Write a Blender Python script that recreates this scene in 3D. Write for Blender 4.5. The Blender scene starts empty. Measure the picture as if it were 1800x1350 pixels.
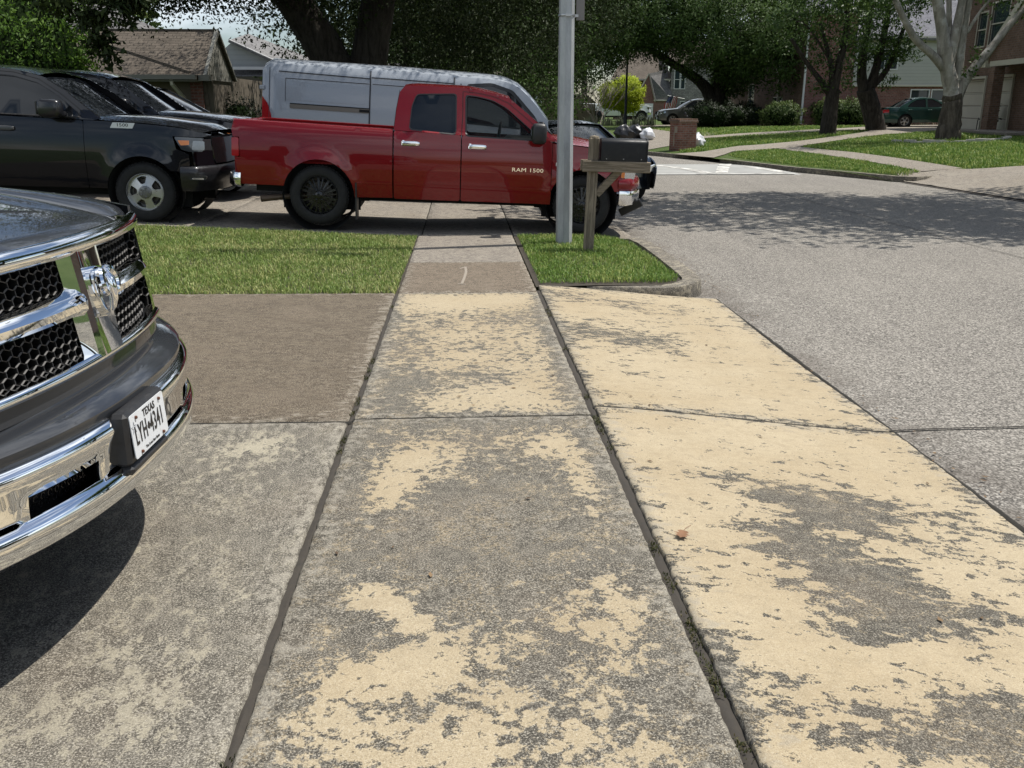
import bpy, math, random
import numpy as np
from math import sin, cos, pi, radians as R, exp, hypot, sqrt, atan2
from mathutils import Vector, Matrix, geometry

random.seed(7)
scene = bpy.context.scene
COL = scene.collection

# ------------------------------------------------------------------ camera, sky, sun, exposure
cd = bpy.data.cameras.new('camera')
cam = bpy.data.objects.new('camera', cd)
COL.objects.link(cam)
cd.sensor_width = 36.0
cd.lens = 32.0
cd.clip_start = 0.05
cd.clip_end = 2000
cam.location = (0, 0, 1.55)
cam.rotation_euler = (R(90 - 16.93), 0, R(-3.12))
scene.camera = cam

SUN_EL, SUN_AZ = R(63.5), atan2(0.97, 0.22)          # azimuth clockwise from +Y
w = bpy.data.worlds.new('World')
scene.world = w
w.use_nodes = True
wn = w.node_tree
bg = wn.nodes['Background']
sky = wn.nodes.new('ShaderNodeTexSky')
sky.sky_type = 'NISHITA'
sky.sun_disc = False
sky.sun_elevation = SUN_EL
sky.sun_rotation = SUN_AZ
sky.dust_density = .4
sky.ozone_density = 2.0
tc = wn.nodes.new('ShaderNodeTexCoord')
mp = wn.nodes.new('ShaderNodeMapping')
mp.inputs['Scale'].default_value = (1, 1, 2.6)
cn = wn.nodes.new('ShaderNodeTexNoise')
cn.inputs['Scale'].default_value = 2.3
cn.inputs['Detail'].default_value = 7
cn.inputs['Roughness'].default_value = 0.56
cr = wn.nodes.new('ShaderNodeMapRange')
cr.interpolation_type = 'SMOOTHSTEP'
cr.inputs[1].default_value = 0.42
cr.inputs[2].default_value = 0.66
cr.inputs[4].default_value = 0.85
cm = wn.nodes.new('ShaderNodeMix')
cm.data_type = 'RGBA'
cm.inputs[7].default_value = (15.0, 15.8, 16.8, 1)
L = wn.links.new
L(tc.outputs['Generated'], mp.inputs['Vector'])
L(mp.outputs[0], cn.inputs['Vector'])
L(cn.outputs[0], cr.inputs[0])
L(cr.outputs[0], cm.inputs[0])
L(sky.outputs[0], cm.inputs[6])
L(cm.outputs[2], bg.inputs['Color'])
bg.inputs['Strength'].default_value = 0.075

sl = bpy.data.lights.new('sun', 'SUN')
sl.energy = 4.6
sl.angle = R(0.53)
sl.color = (1.0, 0.955, 0.88)
so = bpy.data.objects.new('sun', sl)
COL.objects.link(so)
sd = Vector((sin(SUN_AZ) * cos(SUN_EL), cos(SUN_AZ) * cos(SUN_EL), sin(SUN_EL)))
so.rotation_euler = sd.to_track_quat('Z', 'Y').to_euler()
so.location = sd * 60

scene.view_settings.view_transform = 'Standard'
scene.view_settings.look = 'None'
scene.view_settings.exposure = 0.3
scene.view_settings.gamma = 1.0

# ------------------------------------------------------------------ helpers: objects
def tag(o, label=None, cat=None, group=None, kind=None):
    if label: o['label'] = label
    if cat: o['category'] = cat
    if group: o['group'] = group
    if kind: o['kind'] = kind
    return o

def empty(name, loc=(0, 0, 0), rz=0.0, label=None, cat=None, group=None, rot=None):
    o = bpy.data.objects.new(name, None)
    COL.objects.link(o)
    o.empty_display_size = 0.2
    o.location = loc
    o.rotation_euler = rot if rot else (0, 0, rz)
    return tag(o, label, cat, group)

def add_mesh(name, me, m=None, parent=None, loc=None):
    o = bpy.data.objects.new(name, me)
    COL.objects.link(o)
    if m is not None:
        for k in (m if isinstance(m, (list, tuple)) else [m]):
            me.materials.append(k)
    if parent: o.parent = parent
    if loc: o.location = loc
    return o

def copy_tree(o, parent=None):
    c = o.copy()
    COL.objects.link(c)
    c.parent = parent
    for ch in list(o.children):
        copy_tree(ch, c)
    return c

class MB:
    """collects shapes into one mesh"""
    def __init__(s):
        s.v = []; s.f = []; s.m = []; s.cur = 0
    def mat(s, i): s.cur = i; return s
    def add(s, vs, fs, M=None):
        b = len(s.v)
        if M is not None: vs = [M @ Vector(p) for p in vs]
        s.v += [tuple(p) for p in vs]
        s.f += [tuple(b + i for i in f) for f in fs]
        s.m += [s.cur] * len(fs)
        return s
    def box(s, c, d, M=None, bev=0.0):
        x, y, z = c; a, b, e = d[0] / 2, d[1] / 2, d[2] / 2
        if bev > 0:
            t = min(bev, a * .9, b * .9, e * .9)
            vs, fs = [], []
            pts = {}
            for i in (-1, 1):
                for j in (-1, 1):
                    for k in (-1, 1):
                        for ax in range(3):
                            q = [i * (a - t), j * (b - t), k * (e - t)]
                            q[ax] += (i, j, k)[ax] * t
                            pts[(i, j, k, ax)] = len(vs)
                            vs.append((x + q[0], y + q[1], z + q[2]))
            def quad(l): fs.append(l)
            for sgn in (-1, 1):
                o = [(-1, -1), (1, -1), (1, 1), (-1, 1)]
                quad([pts[(sgn, p[0], p[1], 0)] for p in (o if sgn > 0 else o[::-1])])
                quad([pts[(p[0], sgn, p[1], 1)] for p in (o[::-1] if sgn > 0 else o)])
                quad([pts[(p[0], p[1], sgn, 2)] for p in (o if sgn > 0 else o[::-1])])
            for p in (-1, 1):
                for q in (-1, 1):
                    quad([pts[(-1, p, q, 1)], pts[(1, p, q, 1)], pts[(1, p, q, 2)], pts[(-1, p, q, 2)]])
                    quad([pts[(p, -1, q, 0)], pts[(p, 1, q, 0)], pts[(p, 1, q, 2)], pts[(p, -1, q, 2)]])
                    quad([pts[(p, q, -1, 0)], pts[(p, q, 1, 0)], pts[(p, q, 1, 1)], pts[(p, q, -1, 1)]])
            for i in (-1, 1):
                for j in (-1, 1):
                    for k in (-1, 1):
                        fs.append([pts[(i, j, k, 0)], pts[(i, j, k, 1)], pts[(i, j, k, 2)]])
            return s.add(vs, fs, M)
        vs = [(x + i * a, y + j * b, z + k * e) for i in (-1, 1) for j in (-1, 1) for k in (-1, 1)]
        return s.add(vs, [(0, 1, 3, 2), (4, 6, 7, 5), (0, 4, 5, 1), (2, 3, 7, 6), (0, 2, 6, 4), (1, 5, 7, 3)], M)
    def pill(s, c, d, e=.45, M=None, n=20):
        """soft rounded block"""
        f = lambda t: (1 if t >= 0 else -1) * abs(t) ** e
        def q(u, v):
            a, b = u * 2 * pi, (v - .5) * pi
            return (c[0] + d[0] / 2 * f(cos(b)) * f(cos(a)), c[1] + d[1] / 2 * f(cos(b)) * f(sin(a)), c[2] + d[2] / 2 * f(sin(b)))
        return s.grid(q, n, n // 2, M)
    def prism(s, poly, a, b, axis=2, M=None):
        """extrude a 2D polygon; axis = the extruded axis"""
        def P(p, h):
            q = list(p); q.insert(axis, h); return q
        n = len(poly)
        vs = [P(p, a) for p in poly] + [P(p, b) for p in poly]
        fs = [tuple(range(n))[::-1], tuple(range(n, 2 * n))]
        fs += [(i, (i + 1) % n, n + (i + 1) % n, n + i) for i in range(n)]
        return s.add(vs, fs, M)
    def tube(s, pts, r, n=8, caps=True, M=None, flat=1.0):
        pts = [Vector(p) for p in pts]
        rs = r if isinstance(r, (list, tuple)) else [r] * len(pts)
        vs, fs = [], []
        up = None
        for i, p in enumerate(pts):
            d = (pts[min(i + 1, len(pts) - 1)] - pts[max(i - 1, 0)])
            d = d.normalized() if d.length > 1e-9 else Vector((0, 0, 1))
            if up is None:
                up = d.orthogonal().normalized()
            a = (up - d * up.dot(d))
            a = a.normalized() if a.length > 1e-6 else d.orthogonal().normalized()
            up = a
            b = d.cross(a)
            for k in range(n):
                t = 2 * pi * k / n
                vs.append(p + a * cos(t) * rs[i] + b * sin(t) * rs[i] * flat)
        for i in range(len(pts) - 1):
            for k in range(n):
                fs.append((i * n + k, i * n + (k + 1) % n, (i + 1) * n + (k + 1) % n, (i + 1) * n + k))
        if caps:
            fs.append(tuple(range(n))[::-1])
            fs.append(tuple(range((len(pts) - 1) * n, len(pts) * n)))
        return s.add(vs, fs, M)
    def lathe(s, prof, n=32, axis=1, c=(0, 0, 0), M=None, closed=False):
        """profile of (radius, height) turned about an axis through c"""
        vs, fs = [], []
        for r, h in prof:
            for k in range(n):
                t = 2 * pi * k / n
                q = [cos(t) * r, sin(t) * r]; q.insert(axis, h)
                vs.append((c[0] + q[0], c[1] + q[1], c[2] + q[2]))
        m = len(prof)
        for i in range(m if closed else m - 1):
            j = (i + 1) % m
            for k in range(n):
                fs.append((i * n + k, i * n + (k + 1) % n, j * n + (k + 1) % n, j * n + k))
        return s.add(vs, fs, M)
    def grid(s, fn, nu, nv, M=None, skip=None):
        vs = [fn(i / nu, j / nv) for i in range(nu + 1) for j in range(nv + 1)]
        fs = [(i * (nv + 1) + j, (i + 1) * (nv + 1) + j, (i + 1) * (nv + 1) + j + 1, i * (nv + 1) + j + 1)
              for i in range(nu) for j in range(nv) if not (skip and skip(i, j))]
        return s.add(vs, fs, M)
    def build(s, name, m=None, parent=None, ang=35, loc=None):
        me = bpy.data.meshes.new(name)
        me.from_pydata(s.v, [], s.f)
        me.update()
        if ang:
            me.shade_smooth()
            me.set_sharp_from_angle(angle=R(ang))
        if len(set(s.m)) > 1:
            me.polygons.foreach_set('material_index', s.m)
        return add_mesh(name, me, m, parent, loc)

def tri_mesh(name, V, F, m, parent=None, smooth=False, normals=None):
    """fast numpy mesh; F is (n,3) or (n,4)"""
    me = bpy.data.meshes.new(name)
    k = F.shape[1]
    me.vertices.add(len(V)); me.loops.add(F.size); me.polygons.add(len(F))
    me.vertices.foreach_set('co', np.ascontiguousarray(V, dtype=np.float32).ravel())
    me.loops.foreach_set('vertex_index', np.ascontiguousarray(F, dtype=np.int32).ravel())
    me.polygons.foreach_set('loop_start', np.arange(0, F.size, k, dtype=np.int32))
    me.polygons.foreach_set('loop_total', np.full(len(F), k, dtype=np.int32))
    me.update(calc_edges=True)
    if smooth or normals is not None: me.shade_smooth()
    if normals is not None: me.normals_split_custom_set_from_vertices(normals)
    return add_mesh(name, me, m, parent)

# ---- planar regions with holes, turned into curved panels
def resamp(poly, step):
    out = []
    n = len(poly)
    for i in range(n):
        a, b = poly[i], poly[(i + 1) % n]
        d = hypot(b[0] - a[0], b[1] - a[1])
        k = max(1, int(round(d / step)))
        out += [(a[0] + (b[0] - a[0]) * j / k, a[1] + (b[1] - a[1]) * j / k) for j in range(k)]
    return out

def inpoly(P, poly):
    x, y = P[:, 0], P[:, 1]
    r = np.zeros(len(P), bool)
    n = len(poly)
    for i in range(n):
        x0, y0 = poly[i]; x1, y1 = poly[(i + 1) % n]
        if y0 == y1: continue
        c = ((y0 > y) != (y1 > y)) & (x < (x1 - x0) * (y - y0) / (y1 - y0) + x0)
        r ^= c
    return r

def rnd(poly, r, n=4):
    """round the corners of a polygon"""
    out = []
    m = len(poly)
    for i in range(m):
        p, a, b = Vector(poly[i][:2]), Vector(poly[i - 1][:2]), Vector(poly[(i + 1) % m][:2])
        rr = poly[i][2] if len(poly[i]) > 2 else r
        u, v = (a - p), (b - p)
        t = min(rr, u.length * .45, v.length * .45)
        if t < 1e-4:
            out.append(tuple(p)); continue
        A, B = p + u.normalized() * t, p + v.normalized() * t
        for k in range(n + 1):
            s = k / n
            q = A * (1 - s) ** 2 + p * 2 * s * (1 - s) + B * s * s
            out.append((q.x, q.y))
    return out

def area(poly):
    return sum(poly[i][0] * poly[(i + 1) % len(poly)][1] - poly[(i + 1) % len(poly)][0] * poly[i][1] for i in range(len(poly))) / 2

def cdt(poly, holes=(), step=0.07, grid=True):
    loops = [resamp(poly, step)] + [resamp(h, step) for h in holes]
    vs, es = [], []
    for l in loops:
        b = len(vs)
        vs += l
        es += [(b + i, b + (i + 1) % len(l)) for i in range(len(l))]
    A = np.array(loops[0])
    if grid:
        x0, y0 = A.min(0); x1, y1 = A.max(0)
        gx = np.arange(x0 + step / 2, x1, step); gy = np.arange(y0 + step / 2, y1, step)
        if len(gx) and len(gy):
            G = np.array([(a, b) for a in gx for b in gy])
            ok = inpoly(G, loops[0])
            for h in loops[1:]: ok &= ~inpoly(G, h)
            G = G[ok]
            B = np.array(vs)
            if len(G):
                d = np.sqrt(((G[:, None, :] - B[None, :, :]) ** 2).sum(2)).min(1)
                vs = vs + [tuple(p) for p in G[d > step * .45]]
    r = geometry.delaunay_2d_cdt([Vector(p) for p in vs], es, [], 0, 1e-6)
    V = [tuple(p) for p in r[0]]
    T = [tuple(f) for f in r[2]]
    C = np.array([[sum(V[i][0] for i in f) / 3, sum(V[i][1] for i in f) / 3] for f in T])
    ok = inpoly(C, loops[0])
    for h in loops[1:]: ok &= ~inpoly(C, h)
    T = [f for f, k in zip(T, ok) if k]
    T = [f if area([V[i] for i in f]) > 0 else f[::-1] for f in T]
    return V, T

def panel(mb, poly, fmap, inward, holes=(), step=0.07, thick=0.02, flip=False, grid=True):
    """flat region -> curved sheet through fmap(a,b), with a rim of the given thickness along inward"""
    V, T = cdt(poly, holes, step, grid)
    P = [Vector(fmap(*p)) for p in V]
    fs = [f[::-1] if flip else f for f in T]
    if thick:
        e = {}
        for f in fs:
            for i in range(3):
                a, b = f[i], f[(i + 1) % 3]
                if (b, a) in e: del e[(b, a)]
                else: e[(a, b)] = 1
        idx = {}
        iv = Vector(inward) * thick
        for a, b in e:
            for k in (a, b):
                if k not in idx:
                    idx[k] = len(P)
                    P.append(P[k] + iv)
        fs = list(fs) + [(b, a, idx[a], idx[b]) for a, b in e]
    return mb.add(P, fs)

def arc(cx, cz, r, a0, a1, n=14):
    return [(cx + r * cos(R(a0 + (a1 - a0) * i / n)), cz + r * sin(R(a0 + (a1 - a0) * i / n))) for i in range(n + 1)]

def lerp_tab(tab):
    """smooth piecewise function from (x, y) pairs"""
    xs = [p[0] for p in tab]; ys = [p[1] for p in tab]
    n = len(xs)
    ms = []
    for i in range(n):
        if i == 0: ms.append((ys[1] - ys[0]) / (xs[1] - xs[0]))
        elif i == n - 1: ms.append((ys[-1] - ys[-2]) / (xs[-1] - xs[-2]))
        else:
            a = (ys[i] - ys[i - 1]) / (xs[i] - xs[i - 1]); b = (ys[i + 1] - ys[i]) / (xs[i + 1] - xs[i])
            ms.append(0 if a * b <= 0 else 2 * a * b / (a + b))
    def f(x):
        if x <= xs[0]: return ys[0]
        if x >= xs[-1]: return ys[-1]
        for i in range(n - 1):
            if x <= xs[i + 1]:
                h = xs[i + 1] - xs[i]; t = (x - xs[i]) / h
                return ((2 * t ** 3 - 3 * t * t + 1) * ys[i] + (t ** 3 - 2 * t * t + t) * h * ms[i]
                        + (-2 * t ** 3 + 3 * t * t) * ys[i + 1] + (t ** 3 - t * t) * h * ms[i + 1])
    return f

def text_mesh(mb, s, M, h=0.05, wscale=1.0, ext=0.002, spacing=1.0, bold=0.0):
    """lettering, centred, in the XY plane of M; h = capital height"""
    cu = bpy.data.curves.new('lettering', 'FONT')
    cu.body = s; cu.size = h * 1.42; cu.extrude = ext
    cu.align_x = 'CENTER'; cu.align_y = 'CENTER'
    cu.space_character = spacing; cu.offset = bold
    cu.resolution_u = 3
    ob = bpy.data.objects.new('lettering', cu)
    COL.objects.link(ob)
    dg = bpy.context.evaluated_depsgraph_get()
    me = bpy.data.meshes.new_from_object(ob.evaluated_get(dg))
    vs = [(v.co.x * wscale, v.co.y, v.co.z) for v in me.vertices]
    fs = [tuple(p.vertices) for p in me.polygons]
    bpy.data.objects.remove(ob); bpy.data.curves.remove(cu); bpy.data.meshes.remove(me)
    return mb.add(vs, fs, M)

def frame(o, x, y):
    """matrix with origin o, local X = x, local Y = y"""
    x = Vector(x).normalized(); y = Vector(y)
    z = x.cross(y).normalized(); y = z.cross(x)
    return Matrix(((x.x, y.x, z.x, o[0]), (x.y, y.y, z.y, o[1]), (x.z, y.z, z.z, o[2]), (0, 0, 0, 1)))

# ------------------------------------------------------------------ helpers: materials
SK = bpy.types.NodeSocket
class Mt:
    def __init__(s, name):
        s.m = bpy.data.materials.new(name)
        s.m.use_nodes = True
        s.t = s.m.node_tree
        s.p = s.t.nodes['Principled BSDF']
        s.out = s.t.nodes['Material Output']
        s.geo = None
    def n(s, typ, ins={}, **at):
        nd = s.t.nodes.new('ShaderNode' + typ)
        for k, v in at.items(): setattr(nd, k, v)
        for k, v in ins.items():
            if isinstance(v, SK): s.t.links.new(v, nd.inputs[k])
            else: nd.inputs[k].default_value = v
        return nd
    def set(s, **kw):
        for k, v in kw.items():
            k = {'col': 'Base Color', 'rough': 'Roughness', 'metal': 'Metallic', 'coat': 'Coat Weight', 'coatr': 'Coat Roughness',
                 'spec': 'Specular IOR Level', 'normal': 'Normal', 'alpha': 'Alpha', 'trans': 'Transmission Weight', 'ior': 'IOR'}[k]
            if isinstance(v, SK): s.t.links.new(v, s.p.inputs[k])
            else: s.p.inputs[k].default_value = (*v, 1) if k == 'Base Color' and len(v) == 3 else v
        return s
    def pos(s, obj=False):
        if obj: return s.n('TexCoord').outputs['Object']
        return s.n('NewGeometry').outputs['Position']
    def mapv(s, v, scale=(1, 1, 1), rot=(0, 0, 0)):
        return s.n('Mapping', {'Vector': v, 'Scale': scale, 'Rotation': rot}).outputs[0]
    def noise(s, v, sc, det=4, ro=.55, dist=0):
        return s.n('TexNoise', {'Vector': v, 'Scale': sc, 'Detail': det, 'Roughness': ro, 'Distortion': dist}).outputs[0]
    def voro(s, v, sc, feat='F1', out=0, rnd_=1.0):
        return s.n('TexVoronoi', {'Vector': v, 'Scale': sc, 'Randomness': rnd_}, feature=feat).outputs[out]
    def mr(s, v, a, b, c=0., d=1., smooth=True):
        return s.n('MapRange', {0: v, 1: a, 2: b, 3: c, 4: d}, interpolation_type='SMOOTHSTEP' if smooth else 'LINEAR').outputs[0]
    def ma(s, op, a, b=0.5, clamp=False):
        return s.n('Math', {0: a, 1: b}, operation=op, use_clamp=clamp).outputs[0]
    def mix(s, f, a, b, blend='MIX'):
        a = (*a, 1) if isinstance(a, tuple) and len(a) == 3 else a
        b = (*b, 1) if isinstance(b, tuple) and len(b) == 3 else b
        return s.n('Mix', {0: f, 6: a, 7: b}, data_type='RGBA', blend_type=blend).outputs[2]
    def sep(s, v):
        return s.n('SeparateXYZ', {0: v}).outputs
    def comb(s, x=0., y=0., z=0.):
        return s.n('CombineXYZ', {0: x, 1: y, 2: z}).outputs[0]
    def attr(s, nm):
        return s.n('Attribute', attribute_name=nm).outputs['Fac']
    def bump(s, h, st=.3, dist=.01):
        s.set(normal=s.n('Bump', {'Height': h, 'Strength': st, 'Distance': dist}).outputs[0]); return s
    def island(s):
        return s.n('NewGeometry').outputs['Random Per Island']

def simple(name, col, rough=.5, metal=0., coat=0., spec=.5, var=0.0, vs=30., bump=0.):
    k = Mt(name).set(col=col, rough=rough, metal=metal, coat=coat, spec=spec)
    if var or bump:
        p = k.pos(True)
        nz = k.noise(p, vs, 5, .6)
        if var:
            k.set(col=k.mix(nz, tuple(c * (1 - var) for c in col), tuple(min(1, c * (1 + var)) for c in col)))
            k.set(rough=k.mr(nz, .2, .8, max(.02, rough - .12), min(1, rough + .12)))
        if bump: k.bump(nz, bump, .004)
    return k.m

def paint(name, col, metal=.25, rough=.32, dust=.12, dustcol=(.32, .28, .22)):
    """car paint with clear coat, fine flake and a little dust"""
    k = Mt(name)
    p = k.pos(True)
    fl = k.noise(p, 900, 2)
    d1 = k.noise(p, 3.2, 6, .65)
    d2 = k.noise(p, 60, 4, .7)
    base = k.mix(fl, tuple(c * .75 for c in col), tuple(c * 1.25 for c in col))
    nz = k.sep(k.n('NewGeometry').outputs['Normal'])[2]
    up = k.mr(nz, -.2, .9)
    dm = k.ma('MULTIPLY', k.ma('MULTIPLY', k.mr(d1, .42, .75), k.mr(d2, .35, .7)), k.n('Math', {0: up, 1: .7, 2: .3}, operation='MULTIPLY_ADD').outputs[0])
    dm = k.ma('MULTIPLY', dm, dust, True)
    k.set(col=k.mix(dm, base, dustcol), metal=metal, rough=max(rough, .42), spec=.12, coat=1.0, coatr=k.mr(d1, .3, .8, .012, .05))
    k.bump(k.noise(p, 1.8, 2), .02, .01)
    return k.m

CHROME = Mt('chrome').set(col=(.86, .87, .88), metal=1.0, rough=.055)
_p = CHROME.pos(True)
CHROME.set(rough=CHROME.mr(CHROME.noise(_p, 9, 5, .7), .4, .8, .012, .07))
CHROME.bump(CHROME.noise(_p, 5, 2), .06, .01)
CHROME = CHROME.m
RUBBER = simple('tyre_rubber', (.012, .0118, .0115), .78, var=.35, vs=14, bump=.2)
BLACKPL = simple('black_plastic', (.018, .018, .019), .45, var=.25, vs=40, bump=.1)
GLOSSBLK = simple('gloss_black', (.008, .008, .009), .16, coat=.6)
DARK = simple('dark_cavity', (.01, .01, .01), .9)
SILVER = simple('silver_wheel', (.5, .5, .49), .34, metal=.75, var=.15, vs=12)
STEELW = simple('painted_steel_wheel', (.42, .42, .40), .38, metal=.55, var=.2, vs=10)
BLKWHEEL = simple('black_wheel', (.006, .006, .006), .3, coat=.3, var=.3)
REDLENS = Mt('red_lens').set(col=(.42, .008, .01), rough=.12, coat=1.0).m
AMBER = Mt('amber_lens').set(col=(.75, .2, .02), rough=.15, coat=1.0).m
LAMPGLASS = Mt('lamp_silver').set(col=(.62, .64, .66), metal=.85, rough=.16, coat=1.0).m
SEATCLOTH = simple('seat_cloth', (.06, .06, .062), .85, var=.2)

def glass(name, tint=(.02, .025, .03), through=.0):
    """car glass: dark tinted or half clear"""
    k = Mt(name)
    k.set(col=tint, rough=.02, spec=.5)
    if through > 0:
        tr = k.n('BsdfTransparent', {0: (through, through * 1.02, through, 1)})
        fr = k.n('LayerWeight', {0: .35}).outputs['Fresnel']
        f2 = k.mr(fr, 0, 1, .12, 1, False)
        mx = k.n('MixShader', {0: f2, 1: tr.outputs[0], 2: k.p.outputs[0]})
        k.t.links.new(mx.outputs[0], k.out.inputs[0])
    return k.m
TINT = glass('tinted_glass', (.012, .014, .017))
CLEARG = glass('clear_glass', (.02, .03, .03), .78)
SCREENG = glass('windscreen_glass', (.012, .015, .016), .3)
HOUSEG = glass('house_glass', (.03, .045, .05))
# ------------------------------------------------------------------ the setting: heights
ROADZ = -.25
CURB_R = [(11.0, -30), (11.15, 10), (11.3, 19), (10.9, 22.5), (9.6, 26.5), (8.2, 33), (6.2, 40), (1.5, 52), (-6, 64)]
CURB_L = [(2.42, -30), (2.42, 19), (2.0, 22.5), (.9, 26.5), (-.6, 33), (-2.8, 40), (-8, 52), (-15, 62)]

def pdist(P, line):
    """signed distance of many points to a polyline, positive on its right side"""
    P = np.asarray(P, float)
    best = np.full(len(P), 1e9); sg = np.ones(len(P))
    for (a, b), (c, d) in zip(line, line[1:]):
        ex, ey = c - a, d - b
        t = np.clip(((P[:, 0] - a) * ex + (P[:, 1] - b) * ey) / (ex * ex + ey * ey), 0, 1)
        dx, dy = P[:, 0] - a - ex * t, P[:, 1] - b - ey * t
        q = np.hypot(dx, dy)
        m = q < best
        best[m] = q[m]
        sg[m] = np.where(ex * dy - ey * dx < 0, 1, -1)[m]
    return best * sg

def TR(x, y):
    """right hand lots rise from the kerb"""
    d = max(0.0, float(pdist([(x, y)], CURB_R)[0]))
    A = .55 + .27 * max(0, min(1, (60 - y) / 12))
    z = -.13 + A * (1 - exp(-d / 9))
    if 15.8 < y < 23.2 and x < 14.6:
        s = max(0., min(1., (x - 11.2) / 2.9)); s = s * s * (3 - 2 * s) * .4 + s * .6
        q = ROADZ + .0 + (-.13 + .82 * (1 - exp(-3.3 / 9)) - ROADZ) * s
        e = max(0., min(1., min(y - 15.8, 23.2 - y) / .45))
        z += (min(q, z) - z) * e
    return z

def zbase(y):
    return -.01 * min(max(y, -5), 12.5)

def zl(x, y):
    """left hand side: sidewalk level, rising gently to the houses"""
    b = zbase(y)
    r = max(0., -.6 - x)
    k = .006 + (.046 - .006) * max(0., min(1., (y - 8.3) / 4.1))
    b += min(r * k, .25)
    return b

def zap(x, y):
    """driveway apron falling from the sidewalk to the street"""
    b = zbase(y)
    t = max(0., min(1., (x - .72) / 1.72))
    t = t * t * (3 - 2 * t) * .35 + t * .65
    return b + (ROADZ + .012 - b) * t

# ------------------------------------------------------------------ ground materials
def concrete(name, grey, clean, clean2, k1=.42, k2=.3, wid=.09, stretch=(1, 1, 1), rot=0., speck=.3, mud=(.19, .15, .11), s1=6., s2_=20., edk=.5):
    k = Mt(name)
    p = k.mapv(k.pos(), stretch, (0, 0, rot))
    p0 = k.pos()
    wr = k.attr('wear')
    n1 = k.noise(p, s1, 6, .6, .5)
    n2 = k.noise(p, s2_, 3, .55, .5)
    n3 = k.noise(p0, 75, 4, .7)
    sp = k.noise(p0, 330, 2, .8)
    s2 = k.noise(p0, 165, 3, .75)
    v = k.ma('ADD', wr, k.ma('MULTIPLY', k.ma('SUBTRACT', n1, .5), k1 * 3.6))
    v = k.ma('ADD', v, k.ma('MULTIPLY', k.ma('SUBTRACT', n2, .5), k2 * 4.6))
    v = k.ma('ADD', v, k.ma('MULTIPLY', k.ma('SUBTRACT', n3, .5), 1.0))
    v = k.ma('ADD', v, k.ma('MULTIPLY', k.ma('SUBTRACT', s2, .5), .3))
    ed = k.attr('edge')
    v = k.ma('SUBTRACT', v, k.ma('MULTIPLY', k.ma('MULTIPLY', ed, ed), edk))
    mask = k.mr(v, .5 - wid, .5 + wid)
    lo = k.noise(p0, 1.1, 4, .6)
    cc = k.mix(k.mr(lo, .35, .68), clean, clean2)
    cc = k.mix(k.mr(n2, .4, .75, 0, .35), cc, tuple(c * .62 for c in clean2))
    g1 = k.mix(k.mr(n2, .32, .7), tuple(c * .68 for c in grey), tuple(min(1, c * 1.55) for c in grey))
    g1 = k.mix(k.mr(k.ma('MULTIPLY', n3, n1), .24, .42), g1, tuple(c * .8 for c in clean2))
    g1 = k.mix(k.mr(lo, .45, .8, 0, .45), g1, mud)
    g1 = k.mix(k.mr(s2, .49, .66, 0, .75), g1, tuple(min(.6, c * 3.0) for c in grey))
    g1 = k.mix(k.mr(s2, .5, .34, 0, .85), g1, tuple(c * .3 for c in grey))
    col = k.mix(mask, g1, cc)
    # powdery pale bloom along the slab edges
    e = k.mr(k.ma('ADD', k.ma('SUBTRACT', ed, .18), k.ma('MULTIPLY', k.ma('SUBTRACT', n2, .5), 2.6)), .45, 1.1, 0, .5)
    col = k.mix(e, col, (.31, .285, .235))
    # sand grains
    col = k.mix(k.mr(s2, .5, .7, 0, speck * 1.1), col, (.56, .52, .43))
    col = k.mix(k.mr(s2, .5, .32, 0, speck * 1.0), col, (.055, .05, .043))
    col = k.mix(k.mr(sp, .56, .74, 0, speck), col, (.62, .58, .5))
    col = k.mix(k.mr(sp, .46, .28, 0, speck * 1.3), col, (.035, .033, .03))
    pit = k.mr(k.voro(p0, 22, 'F1'), .05, .085, .8, 0)
    pit = k.ma('MULTIPLY', pit, k.mr(k.noise(p0, 5, 2), .5, .66))
    col = k.mix(pit, col, (.03, .028, .025))
    k.set(col=col, rough=.92, spec=.25)
    h = k.ma('ADD', k.ma('MULTIPLY', sp, .5), k.ma('MULTIPLY', n2, .7))
    h = k.ma('SUBTRACT', h, k.ma('MULTIPLY', mask, -.12))
    k.bump(h, .55, .006)
    return k.m

YEL, YEL2 = (.40, .33, .22), (.36, .288, .182)
C_DARK = concrete('weathered_brown_concrete', (.075, .058, .04), (.155, .125, .088), (.135, .108, .076), wid=.3, k1=.22, k2=.25, stretch=(.75, 1.2, 1))
C_GREY = concrete('mottled_grey_concrete', (.112, .102, .084), (.36, .325, .245), (.30, .27, .205), wid=.17, k1=.24, k2=.34, stretch=(1.3, .75, 1), rot=.5)
C_SIDE = concrete('algae_stained_concrete', (.094, .085, .069), YEL, YEL2, wid=.11, k1=.24, k2=.4, s1=6.5, s2_=22.)
C_APRON = concrete('yellowed_concrete', (.075, .068, .055), YEL, YEL2, wid=.075, k1=.36, k2=.36, s1=5., s2_=16., edk=.3, stretch=(.9, 1.5, 1), rot=-.45, speck=.25)
C_FAR = concrete('pinkish_grey_concrete', (.15, .132, .112), (.28, .25, .205), (.24, .21, .17), wid=.35, k1=.4, speck=.2)
C_WALK = concrete('brown_grey_concrete', (.095, .073, .052), (.185, .145, .105), (.165, .13, .095), wid=.35, speck=.35)
C_KERB = concrete('kerb_concrete', (.1, .09, .075), (.3, .265, .2), (.26, .23, .18), wid=.12, k1=.5)

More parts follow.
